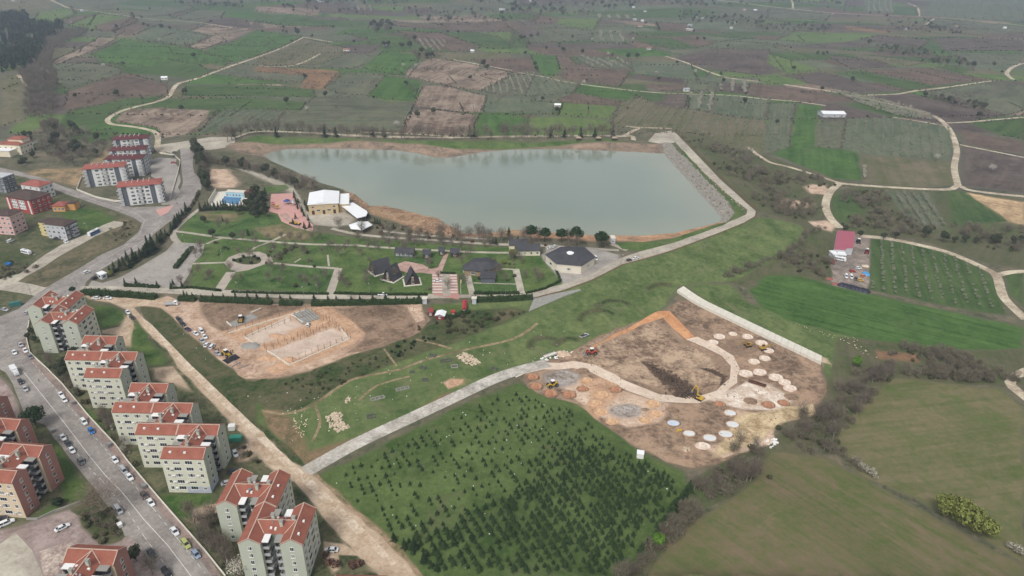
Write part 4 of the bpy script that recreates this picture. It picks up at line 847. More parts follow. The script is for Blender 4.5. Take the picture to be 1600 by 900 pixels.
row_px('broadleaf_tree', [(1438,372),(1480,380),(1540,384),(1600,380)], 7, .95, 'dark tree in the line behind the farm track', 'dark trees behind the farm track', .4)
for a, b in ((1320,362),(1343,370),(1380,374),(1399,374)): plant_px('broadleaf_tree', a, b, .75, 'small dark tree beside the farm track near the red roof', 'dark trees near the red-roofed farm')
row_px('blossom_orchard_tree', [(1350,262),(1350,280)], 2.6, 1.2, 'white blossoming bush at the corner of the green field', 'blossom bushes at the green field corner')
scatter_px('green_bush', [(640,516),(690,502),(726,490),(800,484),(826,486),(760,512),(700,532)], 46, .8, 'olive bush on the rough bank below the park hedge', 'bushes on the rough bank')
scatter_px('dark_bush', [(600,548),(640,530),(690,520),(676,540),(620,560)], 18, .6, 'low dark bush on the rough slope below the building site', 'dark bushes of the rough slope')
scatter_px('green_bush', [(440,600),(520,574),(600,552),(640,552),(560,590),(480,624)], 50, .45, 'low bush on the rough slope below the building site', 'low bushes of the rough slope')

# orchards in rows
ORO = 'small pale tree in the rows of the orchard right of the farmyard'
orchard_px('orchard_tree', [(1362,376),(1420,382),(1490,402),(1530,420),(1550,442),(1570,488),(1500,478),(1362,452)], [(1440,400),(1452,470)], 6.2, 4.6, .8, ORO, 'orchard right of the farmyard', .1)
orchard_px('orchard_tree', [(1384,301),(1450,302),(1474,354),(1440,356),(1410,330)], [(1420,304),(1450,352)], 7.0, 3.0, 1.15, 'pale tree in the slanting rows below the farm track', 'slanting orchard rows', .05)
for poly, d0, kd, rw, gp, s_, lb in [
 ([(1316,233),(1326,185),(1395,184),(1480,198),(1492,226),(1486,251),(1340,239)], [(1400,190),(1400,245)], 'orchard_tree', 9, 5, 1.0, 'bluish orchard below the farm shed'),
 ([(1196,240),(1202,160),(1243,163),(1232,231)], [(1220,165),(1212,235)], 'orchard_tree', 8, 5, 1.1, 'narrow orchard left of the bright green strip'),
 ([(1115,177),(1121,150),(1202,153),(1197,188)], [(1160,152),(1156,182)], 'orchard_tree', 9, 6, 1.0, 'orchard under the straight track'),
 ([(1074,171),(1080,147),(1118,149),(1112,175)], [(1098,148),(1092,174)], 'blossom_orchard_tree', 13, 5, 1.7, 'white-rowed orchard under the straight track'),
 ([(1125,143),(1128,128),(1166,132),(1168,148)], [(1146,130),(1148,145)], 'blossom_orchard_tree', 16, 5, 1.9, 'white-rowed orchard above the straight track'),
 ([(955,192),(970,160),(1000,152),(1030,166),(1115,178),(1196,188),(1195,240),(1110,215),(1050,204)], [(1070,172),(1050,204)], 'orchard_tree', 10, 6, 1.1, 'wide olive orchard beyond the dam'),
 ([(895,88),(975,95),(986,108),(925,106)], [(935,92),(965,107)], 'blossom_orchard_tree', 17, 9, 1.9, 'blossoming orchard of the middle plain'),
 ([(925,52),(970,50),(990,66),(975,69),(925,66)], [(945,51),(950,67)], 'blossom_orchard_tree', 20, 9, 2.3, 'blossoming orchard of the far plain'),
 ([(922,25),(992,25),(992,32),(930,31)], [(950,25),(952,31)], 'blossom_orchard_tree', 24, 10, 2.4, 'farthest blossoming orchard'),
 ([(818,151),(840,120),(906,131),(894,146)], [(850,123),(870,150)], 'orchard_tree', 9, 6, 1.2, 'pale green orchard above the lake'),
 ([(750,143),(800,118),(836,115),(820,150),(790,150)], [(790,120),(800,150)], 'blossom_orchard_tree', 9, 6, 1.2, 'pinkish blossoming orchard above the lake'),
 ([(308,207),(330,186),(350,171),(400,172),(445,175),(432,192),(400,206)], [(320,205),(370,174)], 'orchard_tree', 9, 6, 1.0, 'pale green orchard at the lake head'),
 ([(1297,142),(1335,147),(1400,162),(1450,178),(1468,190),(1440,188),(1390,180),(1350,166)], [(1350,152),(1450,184)], 'blossom_orchard_tree', 5.5, 4.2, 1.15, 'white blossom belt along the lane'),
 ([(654,62),(700,66),(690,82),(656,80)], [(660,66),(670,80)], 'blossom_orchard_tree', 11, 9, 1.7, 'blossoming orchard by the far copse'),
 ([(552,10),(580,10),(580,19),(552,18)], [(560,10),(562,18)], 'blossom_orchard_tree', 16, 12, 2.0, 'far white blossoming orchard'),
 ([(400,88),(470,60),(540,76),(540,85),(500,101),(402,101)], [(430,80),(500,95)], 'orchard_tree', 12, 9, 1.1, 'grey orchard beside the forked track'),
 ([(1350,0),(1395,0),(1396,20),(1352,20)], [(1370,0),(1372,20)], 'blossom_orchard_tree', 17, 12, 1.6, 'far grey orchard beyond the straight road'),
 ([(1450,0),(1600,0),(1600,36),(1450,24)], [(1520,0),(1524,28)], 'orchard_tree', 24, 16, 1.7, 'far orchard in the top right corner')]:
    orchard_px(kd, poly, d0, rw, gp, s_, 'tree of the ' + lb, lb)

# hedges and single trees of the plain
for pts in HEDGE:
    far = pts[0][1]
    for a, b in zip(pts, pts[1:] + pts[:1]):
        if rng.random() < .62: row_px(['bare_shrub', 'bare_shrub', 'green_bush', 'thicket_tree'] if rng.random() < .7 else ['green_bush', 'dark_bush'], [a, b], 3.6 if far > 60 else 6, .5 if far > 60 else .85, 'shrub of the hedges between the fields of the plain', 'hedges between the fields', .5, .45)
for a, b, s_ in [(443,46,1.3),(448,54,1.2),(465,56,1.9),(488,60,1.2),(521,46,1.2),(600,74,1.7),(607,74,1.5),(628,76,1.5),(640,75,1.7),(648,64,1.6),(477,124,1.0),(700,53,1.2),(716,53,1.2),(755,105,1.5),(761,110,1.4),(735,125,1.0),(814,64,1.6),(830,60,1.4),(840,58,1.3),(827,72,1.1),(821,86,1.1),(854,79,1.1),(874,72,1.1),(880,82,1.5),(910,84,1.3),(981,92,1.4),(995,92,1.4),(836,104,1.1),(838,112,1.1),(183,46,1.4),(225,42,1.4),(232,44,1.3),(253,46,1.6),(266,48,1.3),(131,52,1.2),(145,52,1.2),(210,30,1.2),(222,30,1.2),(330,36,1.1),(290,148,1.2),(585,40,1.7),(590,44,1.6),(1357,70,1.6),(1240,110,1.1),(1100,64,1.2),(690,42,1.2)]:
    plant_px('broadleaf_tree', a, b, s_, 'single dark round tree standing between the far fields', 'single trees of the plain')
for a, b in ((163,108),(650,106),(480,176),(620,200),(740,172),(912,134),(1025,118),(950,88),(630,106),(250,66),(112,38),(1086,116),(1548,270),(1462,252)): plant_px('blossom_tree', a, b, 1.25, 'white blossoming tree among the far fields', 'blossoming trees of the plain')
WD = 'tree of the dark wood'
for a, b in HEDGEW:
    L = np.hypot(*(b - a)); n = int(L / (3.5 + 3 * rng.random())); k0 = ['bare_shrub', 'green_bush', 'dark_bush'][rng.integers(3)]
    for i in range(n): p = a + (b - a) * (i + rng.uniform(0, 1)) / n; plant(k0 if rng.random() < .8 else 'thicket_tree', p[0], p[1], .58 * rng.uniform(.6, 1.4), 'shrub of the hedges between the strip fields far out', 'hedges between the far strip fields')
for i in range(260):
    y = rng.uniform(720, 2600); x = rng.uniform(-.72, .78) * y; plant(['broadleaf_tree', 'bare_tree', 'thicket_tree', 'broadleaf_tree'][rng.integers(4)], x, y, rng.uniform(.6, 1.2), 'small tree standing alone far out in the strip fields', 'lone trees of the strip fields')
scatter_px(['conifer', 'broadleaf_tree', 'conifer'], [(0,24),(40,21),(50,38),(98,38),(104,48),(76,62),(72,90),(40,112),(0,114)], 760, 1.35, 'dark evergreen tree in the wood at the top left', 'evergreens of the top left wood')
scatter_px(['bare_tree', 'thicket_tree', 'bare_tree'], [(75,62),(104,50),(140,48),(128,56),(84,80),(82,98),(90,140),(84,180),(60,192),(34,176),(46,142),(30,116),(60,104)], 620, 1.15, 'bare grey tree in the wood at the top left', 'bare trees of the top left wood')
scatter_px(['thicket_tree', 'thicket_tree', 'bare_tree', 'bare_shrub', 'broadleaf_tree'], [(60,190),(92,196),(130,208),(160,222),(172,234),(130,262),(100,258),(66,236),(70,214)], 130, 1.05, 'grey tree in the grove behind the villa', 'grove behind the villa')
for pl, n, s_ in [([(630,12),(700,18),(760,12),(800,24),(792,38),(700,38),(650,34)], 120, 1.4), ([(800,6),(850,12),(920,20),(922,26),(860,26),(800,20)], 120, 1.4), ([(1000,0),(1160,0),(1180,10),(1090,12),(1010,8)], 110, 1.6), ([(580,40),(612,38),(614,52),(582,52)], 40, 1.4), ([(440,10),(540,16),(590,22),(570,26),(450,20)], 60, 1.3),
     ([(260,4),(380,6),(382,14),(300,10)], 70, 1.4), ([(1350,70),(1440,78),(1460,92),(1380,84)], 100, 1.0), ([(1440,80),(1530,100),(1520,112),(1440,98)], 90, 1.0), ([(1180,36),(1300,42),(1290,52),(1180,48)], 110, 1.2), ([(1060,20),(1200,30),(1200,44),(1060,34)], 120, 1.2), ([(1380,26),(1500,40),(1500,56),(1400,50)], 110, 1.1), ([(640,80),(700,86),(696,94),(650,92)], 30, 1.2), ([(1430,148),(1500,160),(1560,172),(1500,170)], 60, .9), ([(380,0),(640,0),(640,8),(400,8)], 130, 1.6), ([(640,0),(1000,0),(1000,12),(930,16),(760,8)], 170, 1.6), ([(1180,0),(1340,2),(1330,8),(1200,8)], 60, 1.4)]:
    scatter_px(['thicket_tree', 'broadleaf_tree', 'bare_tree'], pl, n, s_, 'grey tree in the far copses of the plain', 'far copses of the plain')
# lake shore and park trees
row_px('bare_tree', [(352,224),(372,214),(420,209),(492,212),(561,215),(700,219)], 7, 1.6, 'bare tree in the row along the far lake bank', 'bare trees on the far bank', .3)
row_px('bare_tree', [(700,219),(800,217),(960,215)], 7, 1.65, 'bare tree in the row along the far lake bank', 'bare trees on the far bank', .3)
for a in (364,432,508,525,583,600,734,742,860,882,907,929,957): plant_px('conifer', a, 214, 1.25, 'dark pointed conifer among the bare trees of the far bank', 'conifers of the far bank')
row_px(['bare_tree', 'thicket_tree', 'broadleaf_tree', 'thicket_tree'], [(318,250),(345,258),(370,262),(400,270),(440,284),(470,296),(500,300)], 3.6, 1.25, 'dark tree on the left shore of the lake', 'trees of the left lake shore', .5)
row_px(['thicket_tree', 'broadleaf_tree'], [(304,228),(312,250),(318,275),(322,300)], 3.6, 1.3, 'dark tree beside the upper road bend', 'trees beside the upper road bend', .4)
for a, b in ((1322 / 4.9 + 500, 0),): pass
for i, (a, b) in enumerate(((829.5,378),(851,378),(877,379),(900,383),(939,387))): plant_px('round_pine', a, b, [1.15, 1.12, 1.15, 1.3, 1.3][i], 'round dark pine on the near shore, ' + ['first from the left of five', 'second from the left of five', 'middle one of five', 'fourth from the left of five', 'rightmost of five'][i], 'round pines of the near shore')
for a, b, s_ in ((795,370,.9),(809,380,.6),(775,382,.6),(770,380,.5)): plant_px('conifer', a, b, s_, 'dark conifer on the near shore left of the round pines', 'conifers of the near shore')
for a, b in ((733,375),(765,377),(784,378),(690,376),(712,377),(842,378),(888,380),(945,385),(820,380),(668,378),(655,376),(640,374),(756,378),(748,376)): plant_px('bare_tree', a, b, 1.35 * rng.uniform(.8, 1.15), 'bare tree on the near shore of the lake', 'bare trees of the near shore')
PT = [(560,378),(575,382),(600,379),(620,382),(500,374),(488,376),(470,378),(520,388),(545,386),(530,402),(505,398),(514,390),(478,398),(455,378),(440,374),(420,376),(396,372),(380,378),(316,400),(312,430),(330,436),(420,440),(480,448),(495,446),(470,440),(534,440),(540,395),(556,392),(564,400),(720,392),(735,396),(690,384),(705,386),(650,385),(660,384),(757,388),(820,436),(836,430),(846,438),(790,440),(800,408),(814,412),(720,444),(700,452),(344,360),(356,356),(400,386),(366,440),(640,384),(586,388),(608,388),(300,432),(283,446)]
for a, b in PT: plant_px('bare_tree', a, b, .9 * rng.uniform(.7, 1.2), 'small bare tree on the park lawns', 'bare trees of the park')
for a, b, s_ in ((319,348,.75),(348,346,.5),(332,371,.9),(364,374,.75),(388,368,.6),(372,336,.9),(395,330,1.0),(402,322,1.05),(408,312,1.0),(398,340,.8),(412,328,.9),(476,358,.7),(484,356,.6),(458,350,.5),(462,342,.5),(615,358,.6),(590,350,.5),(594,352,.5),(586,349,.5),(575,340,.6)): plant_px('broadleaf_tree' if s_ > .72 else 'conifer', a, b, s_, 'dark evergreen tree in the park near the pool and playground', 'evergreens around the pool')
scatter_px(['bare_tree', 'bare_tree', 'bare_shrub', 'green_bush'], [(300,384),(330,366),(440,384),(560,386),(800,398),(870,420),(840,450),(740,454),(560,454),(430,450),(310,446)], 64, .85, 'small bare tree or bush on the park lawns', 'bare trees of the park')
scatter_px(['broadleaf_tree', 'conifer'], [(386,334),(388,308),(404,300),(416,304),(418,338),(400,342)], 26, .85, 'dark evergreen tree between pool and playground', 'evergreens between pool and playground')
row_px(['bare_tree', 'bare_tree', 'red_bush', 'thicket_tree'], [(520,356),(600,370),(700,378),(800,384),(940,390)], 9, 1.1, 'bare tree along the lake promenade', 'bare trees of the promenade', .5)
row_px('conifer', [(312,330),(324,329),(340,328),(360,328),(384,330)], 1.6, .74, 'dark conifer in the screen in front of the pool', 'conifer screen of the pool', .3)
row_px('cypress', [(476,318),(479,326),(482,333)], 2.5, .45, 'slim cypress left of the white-roofed hall', 'cypresses of the white hall', .2); row_px('cypress', [(484,335),(505,334),(528,331)], 3.6, .42, 'slim cypress along the front of the white-roofed hall', 'cypresses of the white hall front', .2)
row_px('conifer', [(460,304),(464,316),(468,328),(474,338),(482,346)], 4, .4, 'small conifer along the playground edge', 'conifers of the playground edge', .4)
AVT = 'dark conifer in the row between avenue and car park'
row_px(['conifer', 'dark_bush', 'conifer'], [(158,432),(178,426),(200,416),(222,404),(244,386),(262,366),(280,346),(298,326)], 2.4, .7, AVT, 'conifers beside the avenue', .5, .3)
for a, b, s_ in ((200,410,.9),(210,408,.95),(234,398,1.35),(240,392,1.3),(228,402,1.0),(252,380,.9)): plant_px('conifer', a, b, s_, 'taller dark conifer in the row between avenue and car park', 'tall conifers beside the avenue')
plant_px('lime_tree', 172, 432, .55, 'yellowish green bush where the car park meets the avenue')
row_px(['green_bush', 'dark_bush', 'bare_shrub'], [(160,430),(200,420),(240,392),(276,352),(300,322),(312,300)], 1.5, .85, 'low bush under the conifers beside the avenue', 'bushes beside the avenue', .5)
for a, b in ((196,446),(213,444),(246,448),(271,446),(268,450),(285,450)): plant_px('conifer', a, b, .5, 'small conifer on the clipped hedge of the car park', 'conifers of the car park hedge')
for y0, xs in ((466, range(318, 470, 17)), (467, range(492, 668, 18)), (463, range(142, 242, 15)), (465, range(286, 306, 9)), (466, range(745, 820, 20))):
    for a in xs: plant_px('conifer', a + rng.uniform(-3, 3), y0 + 1, .42 * rng.uniform(.7, 1.3), 'small pointed conifer along the hedge of the park road', 'conifers along the park road hedge')
for a, b in ((366,408),(380,402),(398,402),(404,406),(392,412),(375,409)): plant_px('dark_bush', a, b, .9, 'dark bush in the round flower bed', 'bushes of the round bed')
scatter_px(['green_bush', 'bare_shrub'], [(428,402),(452,388),(462,382),(470,384),(450,396),(436,408)], 26, .75, 'dark bush in the shrubbery right of the round bed', 'shrubbery right of the round bed')
scatter_px(['green_bush', 'bare_shrub', 'red_bush'], [(560,344),(600,346),(660,358),(720,368),(716,374),(650,366),(590,358)], 40, .6, 'low shrub on the near lake bank', 'shrubs of the near bank')
scatter_px(['green_bush', 'lime_tree', 'bare_shrub'], [(780,398),(802,396),(806,420),(790,426),(776,412)], 12, .55, 'leafy bush between restaurant and cream house', 'bushes between restaurant and cream house')
# housing ground
plant_px('round_pine', 58, 668, 1.15, 'large dark pine beside the avenue by the salmon blocks'); plant_px('bare_tree_big', 163, 801, 1.0, 'large spreading bare tree at the avenue in front of the plaza')
plant_px('blossom_tree', 374, 905, 1.25, 'white blossoming tree in front of the nearest cream block'); plant_px('broadleaf_tree', 213, 876, .75, 'dark leafy tree on the avenue side by the lower roof'); plant_px('bare_tree', 238, 898, .95, 'bare tree beside the avenue at the bottom edge')
plant_px('dark_bush', 90, 790, 1.5, 'dark round bush behind the plaza wall'); plant_px('cypress', 317, 846, 1.1, 'dark cypress between avenue and nearest cream block')
for a, b, s_ in ((50,522,.55),(54,536,.55),(45,530,.5),(93,582,.75),(104,576,.9),(118,566,1.0),(124,560,.9),(98,590,.8)): plant_px('broadleaf_tree', a, b, s_, 'dark tree at the foot of the uppermost cream blocks', 'dark trees at the uppermost cream blocks')
plant_px('round_pine', 115, 459, .5, 'dark round bush tree at the corner of the park hedge')
scatter_px(['bare_shrub', 'bare_tree', 'green_bush'], [(50,548),(84,580),(112,612),(128,640),(140,632),(120,600),(100,590),(70,550)], 30, .75, 'bare shrub beside the avenue by the cream blocks', 'shrubs by the upper cream blocks')
scatter_px(['bare_shrub', 'bare_tree', 'blossom_orchard_tree', 'green_bush'], [(150,650),(168,650),(190,690),(206,712),(230,752),(244,772),(215,730),(180,690)], 36, .7, 'bare shrub beside the avenue by the middle cream blocks', 'shrubs by the middle cream blocks')
scatter_px(['bare_shrub', 'green_bush', 'bare_tree'], [(290,800),(335,800),(345,850),(370,880),(350,890),(320,850)], 26, .8, 'bare shrub in the yard left of the nearest cream block', 'shrubs by the nearest cream block')
for a, b in ((515,880),(524,885),(552,886),(562,882),(508,870)): plant_px('red_bush', a, b, 1.1, 'reddish bare bush beside the dirt road at the bottom', 'reddish bushes beside the dirt road')
scatter_px(['bare_shrub', 'green_bush'], [(372,690),(392,712),(404,724),(380,724),(366,714)], 8, .7, 'shrub beside the teal container', 'shrubs beside the container')
scatter_px(['green_bush', 'bare_shrub'], [(124,802),(172,798),(192,834),(160,850),(134,830)], 30, .7, 'low bush on the grass island beside the plaza', 'bushes of the grass island')
scatter_px(['green_bush', 'bare_shrub'], [(0,408),(40,410),(60,418),(40,430),(0,440)], 40, .6, 'dark bush on the waste ground beside the lane', 'bushes of the waste ground')
scatter_px(['bare_shrub', 'green_bush'], [(170,352),(200,345),(212,352),(206,368),(182,378),(172,366)], 30, .55, 'dark shrub inside the bend of the avenue', 'shrubs inside the avenue bend')
scatter_px(['broadleaf_tree', 'conifer', 'green_bush'], [(28,210),(60,210),(64,240),(44,262),(28,262)], 22, .7, 'dark tree around the villa', 'trees around the villa')

def flush_veg():
    """the plants that show largest become things of their own, the rest of a kind one mass"""
    if not VEG: return
    A = np.array([(v[1], v[2]) for v in VEG]); Z = height(A); sz = np.array([v[3] for v in VEG]) / np.hypot(A[:, 0], A[:, 1])
    kinds = {}
    for i, v in enumerate(VEG): kinds.setdefault(TREE[v[0]], []).append(i)
    r = np.random.default_rng(5)
    for nm, idx in kinds.items():
        idx = sorted(idx, key=lambda i: -sz[i]); rest = {}
        for n, i in enumerate(idx):
            kd, x, y, s_, lb, gr = VEG[i]; v = r.integers(len(PROTO[kd])); rz = r.uniform(0, 6.283)
            if n < 295:
                e = empty(nm, (x, y, Z[i] - .05), rz, lb, CATS.get(kd, 'tree'), gr); e.scale = (s_, s_, s_ * r.uniform(.9, 1.12))
                tm, cm = pmesh(kd, v); obj('trunk', tm, e); obj('crown', cm, e)
            else: rest.setdefault((kd, v), []).append((x, y, Z[i] - .05, s_, rz))
        if rest:
            Vs = []; Ts = []; Ms = []; mats = []; b = 0
            for (kd, v), L in rest.items():
                t, tm, c, cm = PROTO[kd][v]; L = np.array(L)
                cV, cT = c
                farv = np.hypot(L[:, 0], L[:, 1]).mean() > 900; keepf = len(cT)
                if len(cT) > 60:                       # far plants: fewer, larger blades
                    k = max(1, len(cT) // (60 if farv else 120)); sel = np.arange(0, len(cT), k); tri = cV[cT[sel]]; m_ = tri.mean(1, keepdims=True); tri = m_ + (tri - m_) * min(2.2, math.sqrt(k)); cV = tri.reshape(-1, 3); cT = np.arange(len(cV)).reshape(-1, 3)
                for (pV, pT), mm in ((((t[0], t[1]) if len(t[1]) < 30 else limb((0, 0, 0), (0, 0, 2), .12, .06, 3)), tm), ((cV, cT), cm)):
                    if mm not in mats: mats.append(mm)
                    co, si = np.cos(L[:, 4]), np.sin(L[:, 4]); n = len(L)
                    X = (pV[None, :, 0] * co[:, None] - pV[None, :, 1] * si[:, None]) * L[:, 3, None] + L[:, 0, None]; Y = (pV[None, :, 0] * si[:, None] + pV[None, :, 1] * co[:, None]) * L[:, 3, None] + L[:, 1, None]; Zz = pV[None, :, 2] * L[:, 3, None] + L[:, 2, None]
                    Vs.append(np.stack([X, Y, Zz], 2).reshape(-1, 3)); Ts.append((pT[None] + (np.arange(n) * len(pV))[:, None, None] + b).reshape(-1, 3)); Ms.append(np.full(n * len(pT), mats.index(mm))); b += n * len(pV)
            me = npmesh(nm, np.concatenate(Vs), np.concatenate(Ts), mats, np.concatenate(Ms))
            obj(nm + '_mass', me, None, label='distant mass of %s beyond the nearer ones' % nm.replace('_', ' ') + 's', cat=None, kind='stuff')
    print('veg', len(VEG), {k: len(v) for k, v in kinds.items()}, round(time.time() - T0, 1))
flush_veg()
# air
def build_haze():
    mh = bpy.data.materials.new('haze'); mh.use_nodes = True; n = mh.node_tree; n.nodes.clear(); o = n.nodes.new('ShaderNodeOutputMaterial'); v = n.nodes.new('ShaderNodeVolumePrincipled')
    v.inputs['Color'].default_value = (.66, .79, .96, 1); v.inputs['Density'].default_value = HAZE; v.inputs['Anisotropy'].default_value = 0.2
    n.links.new(v.outputs[0], o.inputs['Volume'])
    MB().box(-9800, 9800, -9800, 9800, -26, CAMH + 6, mh).obj('haze', kind='stuff')
build_haze()

# ------------------------------------------------------------------ buildings
B_CREAM = plain('render_cream', (206, 206, 188), var=.05, scale=.25); B_GABLE = plain('render_grey_green', (180, 185, 170), var=.05, scale=.25); B_BLUE = plain('render_pale_blue', (178, 182, 196), var=.05)
B_SALM = plain('render_salmon', (170, 124, 114), var=.06, scale=.3); B_PEACH = plain('render_peach', (208, 190, 164), var=.06, scale=.3)
B_WHITE = plain('render_white', (220, 220, 218), var=.05); B_GREY = plain('render_dark_grey', (96, 100, 108), var=.08); B_RED = plain('render_red', (164, 74, 66), var=.08); B_YEL = plain('render_yellow', (206, 190, 132), var=.06); B_ORA = plain('render_orange', (204, 150, 92), var=.06); B_PINK = plain('render_pink', (214, 174, 168), var=.06); B_LGREY = plain('render_light_grey', (188, 190, 194), var=.06)
R_RED = roofmat('tiles_red', (134, 82, 69), (164, 106, 90)); R_BRIGHT = roofmat('tiles_bright_red', (146, 84, 76), (166, 104, 94)); R_MAR = roofmat('tiles_maroon', (88, 50, 52), (108, 64, 64)); R_DARK = roofmat('shingles_dark', (66, 66, 70), (84, 84, 88)); R_BROWN = roofmat('tiles_brown', (74, 62, 58), (96, 80, 74)); R_WHITE = plain('sheet_white', (236, 238, 240), .5, var=.03, scale=.2); R_CLARET = plain('sheet_claret', (168, 92, 108), .55, var=.05)
RIDGE = plain('ridge_mortar', (196, 172, 156), var=.1); WHITEP = plain('white_trim', (232, 232, 230), .5, var=.04); M_GLASS = plain('glass_dark', (44, 48, 56), .12, .6, var=.2); M_METAL = plain('metal_grey', (150, 152, 154), .45, .5, .4); DARKP = plain('dark_opening', (50, 50, 56), var=.15); RAIL = plain('parapet', (172, 172, 174), var=.1); M_WOOD = plain('timber_dark', (74, 54, 42), var=.15, scale=2)

M_CURT = plain('curtain', (150, 148, 144), .5, var=.1); M_SHUT = plain('shutter', (192, 188, 178), var=.06)
def window_mesh(wd, ht, panes, mode=0):
    m = MB(); f = .09
    m.box(-wd / 2, wd / 2, -.02, .05, 0, ht, WHITEP); pw = (wd - f * (panes + 1)) / panes
    for i in range(panes):
        x = -wd / 2 + f + i * (pw + f); m.box(x, x + pw, -.045, .02, f, ht - f, (M_GLASS, M_CURT if i % 2 == 0 else M_GLASS, M_CURT)[mode] if mode < 3 else M_GLASS)
        if mode == 3: m.box(x, x + pw, -.06, -.046, ht * .5, ht - f, M_SHUT)
    m.box(-wd / 2 - .08, wd / 2 + .08, -.12, .04, -.1, 0, WHITEP)
    return m.mesh('window')
WIN_S = window_mesh(1.15, 1.45, 2); WIN_L = window_mesh(2.5, 1.5, 3); WIN_M = window_mesh(1.7, 1.5, 2); WIN_T = window_mesh(1.5, 2.1, 2)
WVAR = {m.name: [m] + [window_mesh(*a, k) for k in (1, 2, 3)] for m, a in ((WIN_S, (1.15, 1.45, 2)), (WIN_L, (2.5, 1.5, 3)), (WIN_M, (1.7, 1.5, 2)), (WIN_T, (1.5, 2.1, 2)))}; wrng = random.Random(4)
def win(p, me, x, y, z, rz): obj('window', wrng.choices(WVAR[me.name], (5, 3, 2, 2))[0], p, (x, y, z), rz)
def gable_roof(m, x0, x1, y0, y1, z, rise, mat, ov=0.0, oy=.25, th=.18):
    """ridge along x"""
    ym = (y0 + y1) / 2; k = rise / (ym - y0); a = y0 - oy; b = y1 + oy; ze = z - k * oy; zr = z + rise
    X0, X1 = x0 - ov, x1 + ov
    for (ya, za, yb, zb) in ((a, ze, ym, zr), (ym, zr, b, ze)):
        vs = [(X0, ya, za), (X1, ya, za), (X1, yb, zb), (X0, yb, zb), (X0, ya, za + th), (X1, ya, za + th), (X1, yb, zb + th), (X0, yb, zb + th)]
        m.add(vs, [(3, 2, 1, 0), (4, 5, 6, 7), (0, 1, 5, 4), (1, 2, 6, 5), (2, 3, 7, 6), (3, 0, 4, 7)], mat)
def hip_roof(m, x0, x1, y0, y1, z, rise, mat, ov=.5, th=.2, flat=.0):
    x0 -= ov; x1 += ov; y0 -= ov; y1 += ov; hy = (y1 - y0) / 2; ins = min(hy, (x1 - x0) / 2 * .92); ym = (y0 + y1) / 2
    vs = [(x0, y0, z), (x1, y0, z), (x1, y1, z), (x0, y1, z), (x0, y0, z + th), (x1, y0, z + th), (x1, y1, z + th), (x0, y1, z + th), (x0 + ins, ym, z + rise + th), (x1 - ins, ym, z + rise + th)]
    m.add(vs, [(3, 2, 1, 0), (0, 1, 5, 4), (1, 2, 6, 5), (2, 3, 7, 6), (3, 0, 4, 7), (4, 5, 9, 8), (5, 6, 9), (6, 7, 8, 9), (7, 4, 8)], mat)

